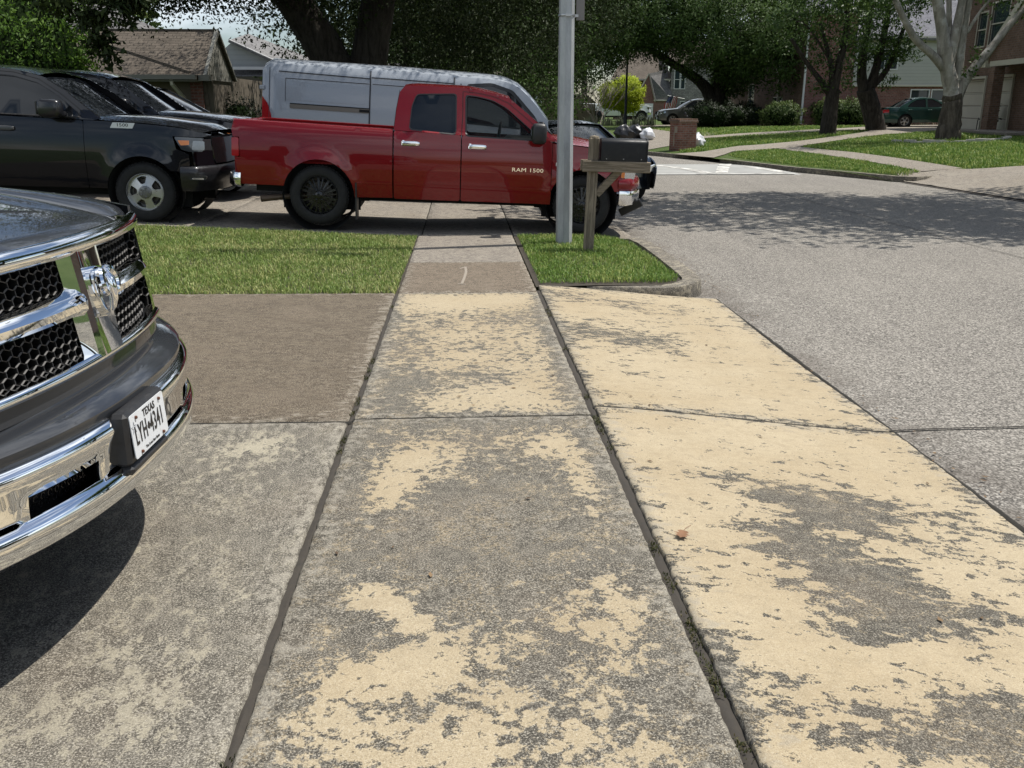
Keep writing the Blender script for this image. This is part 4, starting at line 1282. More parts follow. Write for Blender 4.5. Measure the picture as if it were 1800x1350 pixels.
def wheel(V, x, sg, r, wd, y, kind, rimr, m_rim, parent=None, steer=0.):
    """tyre as the wheel part; rim and hub cap as its sub-parts. y = outer face"""
    b = MB()
    yo = sg * y
    pr = [(rimr * .98, -.012), (rimr * 1.03, 0.0), (rimr * 1.1, .008), (r * .88, .006), (r * .955, -.008), (r * .99, -.03), (r, -.055), (r, -wd + .055), (r * .97, -wd + .02), (r * .88, -wd), (rimr, -wd + .01), (rimr * .9, -wd * .5)]
    b.lathe([(q, sg * h) for q, h in pr], 44, 1, (x, yo, r))
    # tread grooves as shallow blocks
    for i in range(48):
        t = 2 * pi * i / 48
        M = Matrix.Translation((x, yo - sg * wd * .5, r)) @ Matrix.Rotation(t, 4, 'Y')
        b.box((r + .001, 0, 0), (.012, wd * .74, r * .085), M)
    w_ = b.build('wheel', RUBBER, parent or V.root, 40)
    c = MB()
    f = lambda a, z: (x + a, yo + sg * (-.035 + (.02 if kind == 'steel' else .012) * cos(min(1, hypot(a, z) / rimr) * pi * .9)), r + z)
    circ = [(rimr * cos(2 * pi * i / 40), rimr * sin(2 * pi * i / 40)) for i in range(40)]
    def pol(r0, r1, a0, a1, k=5):
        return [(r1 * cos(a0 + (a1 - a0) * i / k), r1 * sin(a0 + (a1 - a0) * i / k)) for i in range(k + 1)] + [(r0 * cos(a1 - (a1 - a0) * i / k), r0 * sin(a1 - (a1 - a0) * i / k)) for i in range(k + 1)]
    holes = []
    if kind == 'steel':
        for i in range(5):
            a = 2 * pi * i / 5 + .55
            q = [(rimr * rr * cos(a + da), rimr * rr * sin(a + da)) for rr, da in ((.46, -.24), (.46, .24), (.84, .34), (.86, 0), (.84, -.34))]
            holes.append(rnd(q, .02, 3))
    elif kind == 'mesh':
        for i in range(10):
            a = 2 * pi * i / 10
            holes.append(pol(rimr * .3, rimr * .9, a - .2, a + .04, 3))
            holes.append(pol(rimr * .42, rimr * .9, a + .12, a + .28, 3))
    else:
        for i in range(5):
            a = 2 * pi * i / 5 + .3
            holes.append(pol(rimr * .36, rimr * .86, a - .42, a + .42, 4))
    panel(c, circ, f, (0, -sg * 1.0, 0), holes, rimr * .16, .022 if kind == 'steel' else .03, flip=sg > 0)
    c.lathe([(rimr * 1.0, -sg * .008), (rimr * .965, sg * .0), (rimr * .93, -sg * .02), (rimr * .9, -sg * wd * .8), (rimr * .2, -sg * wd * .82)], 40, 1, (x, yo, r))
    rim = c.build('rim', m_rim, w_, 35)
    h = MB()
    hr = rimr * (.34 if kind == 'steel' else .2)
    h.lathe([(hr, -sg * .03), (hr, sg * .004), (hr * .8, sg * .012), (hr * .35, sg * .014), (hr * .3, sg * .006), (.0005, sg * .007)], 24, 1, (x, yo - sg * .006, r))
    for i in range(5 if kind == 'steel' else 6):
        t = 2 * pi * i / (5 if kind == 'steel' else 6)
        rr = hr * .68 if kind == 'steel' else rimr * .27
        h.lathe([(.013, -sg * .02), (.013, sg * .014), (.006, sg * .02), (.0004, sg * .02)], 8, 1, (x + rr * cos(t), yo - sg * (0 if kind == 'steel' else .015), r + rr * sin(t)))
    h.build('hub_cap', simple_cache('hub_cap_grey', (.2, .2, .195), .35, .6) if kind == 'steel' else m_rim, w_, 35)
    # brake disc behind
    MB().lathe([(rimr * .7, -sg * .1), (rimr * .7, -sg * .12), (.06, -sg * .12)], 24, 1, (x, yo, r)).build('brake_disc', simple_cache('brake_steel', (.12, .11, .1), .5, .8), w_)
    return w_
_sc = {}
def simple_cache(n, c, r, m=0.):
    if n not in _sc: _sc[n] = simple(n, c, r, m)
    return _sc[n]

def handle(V, x, z, m, parent, ln=.2, sg=-1, back=None):
    b = MB()
    y = sg * V.W(x, z)
    b.pill((x, y + sg * .032, z), (ln, .034, .062), .55)
    b.box((x - ln * .42, y + sg * .012, z), (.05, .03, .075), None, .016)
    b.box((x + ln * .42, y + sg * .012, z), (.035, .03, .046), None, .01)
    h = b.build('handle', m, parent)
    return h

def mirror(V, x, z, m, sg, w_=.16, h=.22, d=.2, out=.12):
    b = MB()
    y = sg * (V.W(x, z - .1) - .03)
    b.pill((x - .03, y + sg * (out + d / 2), z), (w_, d, h), .5)
    b.box((x, y + sg * out * .5, z - h * .3), (w_ * .55, out + .1, .07), None, .02)
    o = b.build('mirror', m, V.root, 50)
    MB().box((x - .03 - w_ / 2 + .004, y + sg * (out + d / 2), z), (.02, d * .74, h * .7), None, .005).build('mirror_glass', TINT, o)
    return o

class Seams:
    """every shut line becomes an object of its own"""
    def __init__(s): s.q = []
    def add(s, vs, fs): s.q.append((vs, fs))
    def build(s, name, m, parent, ang=0):
        for vs, fs in s.q: MB().add(vs, fs).build(name, m, parent, ang)

def seam(b, V, pts, off=.0015, wd=.008, sides=(1, -1)):
    """dark shut line lying on the side"""
    q_ = []
    for (x0, z0), (x1, z1) in zip(pts, pts[1:]):
        k_ = max(1, int(hypot(x1 - x0, z1 - z0) / .06))
        q_ += [(x0 + (x1 - x0) * i / k_, z0 + (z1 - z0) * i / k_) for i in range(k_)]
    pts = q_ + [pts[-1]]
    for sg in sides:
        vs, fs = [], []
        for i, (x, z) in enumerate(pts):
            a, c = pts[max(0, i - 1)], pts[min(len(pts) - 1, i + 1)]
            d = Vector((c[0] - a[0], c[1] - a[1])).normalized()
            for t in (-1, 1):
                X, Z = x - d.y * wd * t / 2, z + d.x * wd * t / 2
                vs.append((X, sg * (V.W(X, Z) + off), Z))
            if i: fs.append((2 * i - 2, 2 * i - 1, 2 * i + 1, 2 * i))
        b.add(vs, fs)

def pickup(name, label, cat, loc, heading, P, body, pitch=0., group=None, rim=('steel', SILVER), bright=CHROME, glassm=(TINT, TINT), detail=2):
    g = lambda k, d=None: P.get(k, d)
    wb, nose, tail = P['wb'], P['nose'], P['tail']
    xf, xm, xr = P['xf'], P['xm'], P['xr']
    sill, belt, roof = P['sill'], P['belt'], P['roof']
    tr, ar = P['tyre'], P['arch']
    Bw = P['B']
    W = wfun(Bw, belt + .02, nose, tail, (tr, ar), (0, -wb), sill=sill, crease=P.get('crease', .63))
    V = Veh(name, label, cat, loc, heading, W, pitch, group)
    V.P = P
    st = .075 if detail > 1 else .16
    hood = lerp_tab(P['hood'][::-1] if P['hood'][0][0] > P['hood'][-1][0] else P['hood'])
    xc = min(p[0] for p in P['hood'])
    V.hood = hood
    rl = lambda x: P['rail_r'] + (P['rail_f'] - P['rail_r']) * (x - tail) / (xr - tail)
    g8 = .007
    # front fender
    q = sqrt(max(0, ar ** 2 - (tr - sill) ** 2))
    a0 = math.degrees(atan2(sill - tr, -q))
    fz = P['fender_bot']; fx = P['fender_front']
    a1 = math.degrees(atan2(fz - tr, sqrt(max(0.01, ar ** 2 - (tr - fz) ** 2))))
    top = [(x, hood(x) - .012) for x in np.linspace(P['fender_tip'], xf, 10)]
    fen = [(xf, sill)] + arc(0, tr, ar, a0 if a0 < 0 and False else (a0 + 360 if a0 < 0 else a0), a1, 16) + [(fx, fz), (fx, P['lamp_bot'])] + P.get('lamp_edge', []) + top
    if area(fen) < 0: fen = fen[::-1]
    V.side('fender', fen, body, step=st)
    # doors
    bt = lambda x: belt + P.get('belt_slope', -.02) * (x - xm)
    d1 = [(xm + g8, sill), (xf - g8, sill), (xf - g8, bt(xf)), (xm + g8, bt(xm))]
    d2 = [(xr + g8, sill), (xm - g8, sill), (xm - g8, bt(xm)), (xr + g8, bt(xr))]
    V.fd = V.side('door', rnd(d1, .03), body, step=st)
    V.rdr = V.side('door', rnd(d2, .03), body, step=st)
    # cab with window openings
    V.cab = V.side('cab', P['cab'], body, [rnd(h, .045) for h in P['wins']], step=st * .8, one=True, thick=.05)
    cabo = V.cab[0]
    for h, gm in zip(P['wins'], glassm):
        V.side('side_window', rnd(h, .045), gm, off=-.014, thick=0, step=.14, parent=cabo)
        c = np.array(h).mean(0)
        rg_ = [(c[0] + (p[0] - c[0]) * 1.045, c[1] + (p[1] - c[1]) * 1.06) for p in h]
        V.side('window_trim', rnd(rg_, .05), BLACKPL, [rnd(h, .045)], off=.0025, thick=.02, step=.12, parent=cabo, one=True)
    sm = Seams()
    seam(sm, V, [(xm, bt(xm)), (xm + .01, belt + .3), (xm + .005, roof - .06)])
    seam(sm, V, [(xr + .0, bt(xr)), (xr + .03, belt + .3), (xr + .075, roof - .06)], wd=.006)
    seam(sm, V, P['frame_line'], wd=.007)
    sm.build('door_seam', DARK, cabo, 0)
    # roof
    xt, zt = P['ws_top']; xb, zb = P['ws_base']
    rr = lerp_tab(P['roofline'])
    xrr = P['roofline'][0][0]
    V.deck('roof', (xrr, xt), lambda x: rr(x), lambda x: W(x, rr(x)), .045, body, 14, 3.0, cabo)
    # windscreen and rear window
    V.skin('windscreen', (xb, W(xb, zb) - .03, zb + .0), (xt, W(xt, zt) - .012, zt - .004), SCREENG if glassm[1] is not TINT else TINT, 8, 14, (.2, .1), cabo)
    for o in (cabo.children[-1],):
        pass
    V.skin('rear_window', (xr + .03, W(xr, belt + .1) - .06, belt + .03), (xrr + .03, W(xrr, roof) - .05, roof - .1), TINT, 5, 8, (-.02, -.02), cabo)
    V.skin('cab_back', (xr + .012, W(xr, .9) - .03, .8), (xr + .02, W(xr, belt) - .02, belt + .04), body, 4, 8, (0, 0), cabo)
    # bed
    qa = sqrt(max(0, ar ** 2 - (tr - sill) ** 2))
    lb = P['lamp_z']
    tb = P.get('tail_bot', .56)
    b0 = math.degrees(atan2(sill - tr, qa)); 
    tq = sqrt(max(.01, ar ** 2 - (tr - tb) ** 2)); b1 = math.degrees(atan2(tb - tr, -tq))
    bs = [(xr - .012, sill + .01), (xr - .012, rl(xr)), (tail + .03, rl(tail)), (tail + .0, rl(tail) - .12), (tail + .015, lb[1]), (tail + .1, lb[1]), (tail + .1, lb[0]), (tail + .03, lb[0]), (tail + .09, tb)]
    bs += arc(-wb, tr, ar, b1, b0, 16)[0:]
    if area(bs) < 0: bs = bs[::-1]
    V.bed = V.side('bed_side', bs, body, step=st)
    V.side('tail_lamp', rnd([(tail - .005, lb[0] + .01), (tail + .092, lb[0] + .01), (tail + .092, lb[1] - .01), (tail + .0, lb[1] - .01)], .02), REDLENS, off=.006, thick=.08, step=.05)
    mb = MB()
    for sg in (1, -1):
        mb.grid(lambda u, v: ((lambda x: (x, sg * (W(x, rl(x)) - .1 * v), rl(x) + .012 * sin(pi * min(1, v * 1.2)) * 1))(tail + .02 + (xr - .014 - tail - .02) * u)), 20, 4)
        mb.grid(lambda u, v: ((lambda x: (x, sg * (W(x, rl(x)) - .1), rl(x) + .002 - v * .5))(tail + .02 + (xr - .014 - tail - .02) * u)), 8, 2)
    mb.box(((tail + xr) / 2, 0, rl(tail) - .52), (xr - tail - .06, 1.7, .03))
    mb.box((xr - .035, 0, rl(xr) - .26), (.03, 1.7, .5))
    mb.build('bed', body, V.root)
    V.box('tailgate', (tail + .035, 0, (rl(tail) + tb + .1) / 2), (.07, 2 * (Bw - .16), rl(tail) - tb - .1), body, .02)
    V.sweep('rear_bumper', [(tail + .1, -Bw + .05), (tail + .04, -Bw + .06), (tail - .06, -Bw + .16), (tail - .09, -.6), (tail - .1, 0), (tail - .09, .6), (tail - .06, Bw - .16), (tail + .04, Bw - .06), (tail + .1, Bw - .05)],
            [(-.06, .66), (.0, .65), (.012, .6), (.012, .5), (-.03, .46)], bright, ang=45)
    # hood and cowl
    if not P.get('nohood'):
        hx = P['hood_tip']
        V.deck('hood', (xc, hx), lambda x: hood(x), lambda x: W(x, hood(x)) - .004, lambda u: P.get('hood_crown', .06) * (1 - .45 * u ** 3), body, 18, 2.4, bow=lambda u: .12 * u ** 8)
    V.skin('cowl', (xb + .02, W(xb, zb) - .05, zb - .0), (xc + .04, W(xc, belt) - .05, hood(xc) - .0), BLACKPL, 3, 10, (.18, .05), crown=0)
    # dark underside, wheel housings, chassis
    u = MB()
    u.box(((nose + tail) / 2 - .1, 0, .62), (nose - tail - .7, 1.36, .44))
    u.box(((xf + xr) / 2, 0, .62), (xf - xr - .05, Bw * 2 - .16, .4))
    for a in (0, -wb):
        for sg in (1, -1):
            u.lathe([(ar - .03, sg * .62), (ar + .02, sg * (Bw - .09))], 28, 1, (a, 0, tr))
            u.box((a, sg * .63, tr + .1), (ar * 2 + .1, .02, ar * 1.3))
    u.box((-wb / 2, .38, .36), (wb + .8, .1, .12)); u.box((-wb / 2, -.38, .36), (wb + .8, .1, .12))
    u.tube([(-wb, -.8, tr), (-wb, .8, tr)], .06, 8); u.tube([(0, -.8, tr), (0, .8, tr)], .05, 8)
    u.lathe([(.001, -.16), (.13, -.14), (.16, 0), (.13, .14), (.001, .16)], 12, 0, (-wb, 0, tr))
    u.build('chassis', DARK, V.root)
    # wheels
    for a in (0, -wb):
        for sg in (1, -1):
            wheel(V, a, sg, tr, P.get('tyre_w', .27), Bw - .045, rim[0], P['rimr'], rim[1])
    # mirrors, handles
    for sg in (1, -1):
        mirror(V, P['mir'][0], P['mir'][1], P.get('mir_m', BLACKPL), sg, P.get('mir_w', .13), P.get('mir_h', .24))
    for o, sg in zip(V.fd, (1, -1)): handle(V, P['hnd'][0][0], P['hnd'][0][1], P.get('hnd_m', bright), o, .24, sg)
    for o, sg in zip(V.rdr, (1, -1)): handle(V, P['hnd'][1][0], P['hnd'][1][1], P.get('hnd_m', bright), o, .24, sg)
    # cabin interior
    i_ = MB()
    i_.box(((xf + xr) / 2 - .1, 0, .84), (xf - xr - .3, 1.6, .06))
    for sx in (xm - .1, xr + .42):
        for sg in (.42, -.42):
            i_.box((sx + .25, sg, 1.0), (.5, .52, .2), None, .06)
            M = Matrix.Translation((sx - .02, sg, 1.35)) @ Matrix.Rotation(R(-12), 4, 'Y')
            i_.box((0, 0, 0), (.16, .5, .62), M, .06)
            i_.box((-.01, 0, .4), (.1, .27, .2), M, .04)
    i_.build('seats', SEATCLOTH, V.root)
    d = MB()
    d.box((xf - .35, 0, belt - .12), (.5, 1.6, .22), None, .06)
    t = [(xf - .68 + .06 * cos(a) * .5, .42 + .19 * sin(a), belt - .02 + .19 * cos(a)) for a in np.linspace(0, 2 * pi, 20)]
    d.tube(t, .016, 6, False)
    d.build('dashboard', BLACKPL, V.root)
    return V

def front_fn(nose, k, p, B, lean=.12, zc=.7):
    return lambda v, z: nose - k * (abs(v) / B) ** p - max(0, z - zc) * lean

def zscale(P, k):
    '''lower or raise all heights of a vehicle table'''
    Q = dict(P)
    f = lambda l: [(p[0], p[1] * k) for p in l]
    for n in ('sill', 'belt', 'roof', 'rail_f', 'rail_r', 'tail_bot', 'fender_bot', 'lamp_bot', 'tyre', 'arch'): Q[n] = P[n] * k
    for n in ('hood', 'lamp_edge', 'cab', 'frame_line', 'roofline'): Q[n] = f(P[n])
    Q['wins'] = [f(h) for h in P['wins']]
    Q['ws_top'] = (P['ws_top'][0], P['ws_top'][1] * k); Q['ws_base'] = (P['ws_base'][0], P['ws_base'][1] * k)
    Q['lamp_z'] = tuple(z * k for z in P['lamp_z']); Q['mir'] = (P['mir'][0], P['mir'][1] * k)
    Q['hnd'] = tuple((a, b * k) for a, b in P['hnd'])
    Q['crease'] = P.get('crease', .63) * k
    return Q

# ---- the red quad cab
PAINT_RED = paint('dark_red_metallic_paint', (.2, .005, .0075), .25, .3, .02)
PRED = dict(wb=3.57, nose=.86, tail=-4.70, xf=-.44, xm=-1.67, xr=-2.575, sill=.40, belt=1.31, belt_slope=-.03, roof=1.95, tyre=.41, arch=.50, B=.985, rimr=.255, tyre_w=.29,
    hood=[(-.42, 1.262), (0, 1.23), (.4, 1.15), (.66, 1.03), (.8, .9)], hood_tip=.78, hood_crown=.1, fender_tip=.74, fender_front=.56, fender_bot=.62, lamp_bot=.80,
    lamp_edge=[(.5, .83), (.5, .94), (.72, .95)],
    cab=[(-2.575, 1.345), (-2.55, 1.6), (-2.5, 1.86), (-2.44, 1.935), (-2.36, 1.95), (-2.1, 1.957), (-1.67, 1.95), (-1.45, 1.928), (-1.26, 1.893), (-1.04, 1.835), (-.72, 1.58), (-.44, 1.34), (-.36, 1.275), (-.5, 1.275), (-1.67, 1.312)],
    wins=[[(-2.36, 1.37), (-2.33, 1.68), (-2.27, 1.83, ), (-1.76, 1.855), (-1.755, 1.33)], [(-1.6, 1.315), (-1.615, 1.845), (-1.45, 1.83), (-1.26, 1.79), (-1.08, 1.7), (-.8, 1.47), (-.6, 1.29)]],
    frame_line=[(-1.67, 1.9), (-1.45, 1.885), (-1.26, 1.85), (-1.06, 1.775), (-.76, 1.54), (-.5, 1.31)],
    roofline=[(-2.44, 1.93), (-2.3, 1.952), (-1.67, 1.95), (-1.3, 1.9), (-1.04, 1.835)], ws_top=(-1.04, 1.835), ws_base=(-.36, 1.285), rail_f=1.345, rail_r=1.40, lamp_z=(.9, 1.17), tail_bot=.53,
    mir=(-.62, 1.38), hnd=((-1.45, 1.165), (-2.34, 1.175)), mir_w=.2, mir_h=.27)
PRED = zscale(PRED, .952)
red = pickup('pickup_truck', 'dark red crew pickup with black wheels parked across the sidewalk', 'pickup truck', (1.63, 13.55, -.13), R(0), PRED, PAINT_RED, R(2.4), None, ('mesh', BLKWHEEL), glassm=(TINT, CLEARG))
def red_details(V):
    P = PRED; k_ = .952; Z = lambda l: [(a, b * k_) for a, b in l]
    F = front_fn(.86, .2, 2.6, .95)
    V.front('grille', rnd(Z([(-.55, .84), (.55, .84), (.55, 1.0), (-.55, 1.0)]), .04), F, CHROME, off=-.03)
    V.front('grille_mesh', rnd(Z([(-.5, .86), (.5, .86), (.5, .98), (-.5, .98)]), .04), F, GLOSSBLK, off=-.018)
    V.side('headlamp', rnd(Z([(.505, .815), (.7, .80), (.72, .93), (.52, .935)]), .02), LAMPGLASS, off=.004, thick=.06, step=.05)
    V.side('side_marker', rnd(Z([(.508, .82), (.56, .81), (.56, .93), (.522, .93)]), .01), AMBER, off=.007, thick=.03, step=.05)
    V.front('headlamp', rnd(Z([(.6, .81), (.9, .81), (.9, .94), (.6, .95)]), .02), F, LAMPGLASS, both=True, off=-.02)
    pl = plan(.87, .2, 2.6, .93, .48)
    V.sweep('bumper_cover', pl, Z([(-.06, .815), (.0, .81), (.022, .78), (.028, .72), (.022, .665), (.0, .64)]), PAINT_RED, ang=45)
    V.sweep('front_bumper', plan(.87, .2, 2.6, .93, .5), Z([(.0, .64), (.03, .632), (.036, .6), (.034, .5), (.02, .44), (-.03, .42)]), CHROME, ang=45)
    V.skin('nose_panel', (.6, .86, .935), (.83, .8, .885), PAINT_RED, 3, 10, (.05, .16))
    for a, c in ((-4.6, -4.09), (-3.06, -2.6), (-2.56, -1.685), (-1.655, -.455), (-.425, -.49 + .0)):
        if c > a: V.side('body_crease', [(a, .575 - .0), (c, .575), (c, .592), (a, .592)], PAINT_RED, off=.004, thick=.008, step=.1)
    # torn air dam hanging at the corner
    b = MB()
    M = Matrix.Translation((.72, -.72, .36)) @ Matrix.Rotation(R(-32), 4, 'Y') @ Matrix.Rotation(R(-18), 4, 'Z')
    b.box((0, 0, 0), (.34, .03, .11), M, .01)
    b.box((-.02, .5, .03), (.3, 1.0, .05), Matrix.Translation((.66, -.6, .36)), .01)
    b.build('air_dam', BLACKPL, V.root)
    t = MB()
    M = frame((-.77, -(V.W(-.77, .83) + .004), .828), (1, 0, 0), (0, 0, 1))
    text_mesh(t, 'RAM 1500', M, .05, 1.34, .004, 1.06)
    t.build('badge', CHROME, V.fd[1])
    t = MB()
    M = frame((-.3, -(V.W(-.3, .92) + .003), .92), (1, 0, 0), (0, 0, 1))
    text_mesh(t, 'HEMI', M, .05, 1.2, .004)
    t.build('badge', CHROME, V.root)
    e = MB()
    e.tube([(-3.1, -.55, .36), (-3.5, -.72, .38), (-4.1, -.8, .34), (-4.35, -.9, .315)], [.035, .035, .04, .045], 10, False)
    e.build('exhaust_pipe', simple('rusty_steel', (.12, .085, .06), .6, .6, var=.4), V.root)
    s_ = MB()
    s_.box((-3.02, -.86, .45), (.02, .26, .5), Matrix.Translation((-.05, 0, -.12)))
    s_.build('mud_flap', BLACKPL, V.root)
    w_ = MB()
    for i in (0, 1):
        w_.tube([(-.42, -.55 + .75 * i, 1.30), (-.62, -.25 + .75 * i, 1.46), (-.66, .0 + .7 * i, 1.5)], .008, 5)
    w_.build('wiper', BLACKPL, V.root)
red_details(red)

# ---- the black half ton behind it
PAINT_BLK = paint('black_paint', (.004, .004, .006), .0, .25, .01)
PBLK = dict(wb=3.67, nose=.92, tail=-4.85, xf=-.72, xm=-1.92, xr=-2.98, sill=.44, belt=1.36, belt_slope=-.025, roof=1.97, tyre=.40, arch=.49, B=1.02, rimr=.25, tyre_w=.27, crease=.6,
    hood=[(-.62, 1.345), (-.2, 1.335), (.3, 1.305), (.62, 1.27), (.84, 1.205)], hood_tip=.86, hood_crown=.075, fender_tip=.9, fender_front=.62, fender_bot=.7, lamp_bot=.93,
    lamp_edge=[(.46, 1.0), (.42, 1.165), (.8, 1.16)],
    cab=[(-2.98, 1.40), (-2.95, 1.7), (-2.88, 1.93), (-2.75, 1.975), (-2.3, 1.985), (-1.95, 1.98), (-1.6, 1.955), (-1.25, 1.88), (-.95, 1.70), (-.66, 1.48), (-.5, 1.36), (-.6, 1.335), (-1.92, 1.37)],
    wins=[[(-2.78, 1.43), (-2.76, 1.74), (-2.68, 1.87), (-2.02, 1.885), (-2.0, 1.405)], [(-1.85, 1.395), (-1.87, 1.88), (-1.6, 1.865), (-1.3, 1.79), (-1.02, 1.62), (-.78, 1.42), (-.78, 1.375)]],
    frame_line=[(-1.92, 1.935), (-1.6, 1.92), (-1.28, 1.84), (-1.0, 1.66), (-.7, 1.42)],
    roofline=[(-2.8, 1.96), (-2.3, 1.985), (-1.95, 1.98), (-1.6, 1.955), (-1.3, 1.895)], ws_top=(-1.27, 1.885), ws_base=(-.5, 1.365), rail_f=1.42, rail_r=1.44, lamp_z=(.95, 1.3), tail_bot=.6,
    mir=(-1.02, 1.475), hnd=((-1.72, 1.2), (-2.75, 1.22)), mir_w=.3, mir_h=.23, hnd_m=None)
SATBLK0 = simple('mirror_black', (.012, .012, .014), .3, coat=.4)
HANDLE_G = simple('grey_plastic', (.07, .07, .072), .4, coat=.3)
PBLK = zscale(PBLK, .975)
PBLK['hnd_m'] = HANDLE_G; PBLK['mir_m'] = SATBLK0
blk = pickup('pickup_truck', 'black pickup with silver steel wheels nosed up to the red truck tailgate', 'pickup truck', (-4.27, 13.7, .06), R(0), PBLK, PAINT_BLK, R(2.0), None, ('steel', SILVER), bright=GLOSSBLK)
def blk_details(V):
    F = front_fn(.93, .24, 2.6, .98, .1)
    V.side('headlamp', rnd([(.44, 1.13), (.53, .965), (.62, .94), (.8, .945), (.8, 1.12)], .025), TINT_LAMP, off=.004, thick=.06, step=.05)
    V.side('turn_lamp', rnd([(.485, 1.085), (.525, 1.02), (.63, 1.03), (.63, 1.085)], .012), AMBER, off=.008, thick=.02, step=.05)
    V.side('lamp_insert', rnd([(.66, .965), (.82, .965), (.82, 1.08), (.68, 1.085)], .02), simple_cache('lamp_reflector', (.22, .23, .24), .15, .9), off=.007, thick=.02, step=.05)
    V.front('headlamp', rnd([(.58, .95), (.93, .96), (.93, 1.1), (.58, 1.1)], .03), F, TINT_LAMP, both=True, off=-.01)
    V.front('grille', rnd([(-.58, .78), (.58, .78), (.6, 1.12), (-.6, 1.12)], .06), F, GLOSSBLK, off=.0)
    V.skin('nose_panel', (.72, .9, 1.16), (.9, .84, 1.12), PAINT_BLK, 3, 10, (.08, .2))
    V.front('fascia', rnd([(.56, .72), (.95, .74), (.95, .96), (.56, .96)], .02), F, PAINT_BLK, both=True, off=-.015)
    V.sweep('front_bumper', plan(.95, .24, 2.6, .97, .5), [(-.05, .755), (.0, .75), (.03, .72), (.035, .66), (.03, .58), (.01, .5), (-.04, .42)], SATBLK, ang=45)
    V.side('bumper_light_surround', rnd([(.62, .575), (.82, .575), (.84, .63), (.64, .63)], .02), BLACKPL, off=.075, thick=.05, step=.05)
    V.side('fog_lamp', rnd([(.65, .585), (.8, .585), (.8, .605), (.66, .605)], .01), LAMPGLASS, off=.08, thick=.02, step=.05)
    for sg in (-1, 1):
        t = MB()
        M = frame((-.2, sg * (V.W(-.2, 1.235) + .004), 1.235), (-sg, 0, 0), (0, 0, 1)) if False else frame((-.22, sg * (V.W(-.22, 1.25) + .004), 1.25), ((1, 0, .0) if sg < 0 else (-1, 0, 0)), (0, 0, 1))
        t.prism(rnd([(-.16, -.035), (.13, -.035), (.165, .035), (-.12, .035)], .01), 0, .004, 2, M)
        o = t.build('badge', simple_cache('badge_white', (.72, .74, .76), .3, .3), V.root)
        t = MB()
        text_mesh(t, '1500', M @ Matrix.Translation((0, .004, .005)), .042, 1.25, .002, 1.05)
        t.build('badge_numerals', GLOSSBLK, o)
TINT_LAMP = Mt('smoked_lamp').set(col=(.05, .055, .06), metal=.4, rough=.12, coat=1.).m
SATBLK = simple('satin_black_bumper', (.012, .012, .014), .36, coat=.25, var=.2)
blk_details(blk)
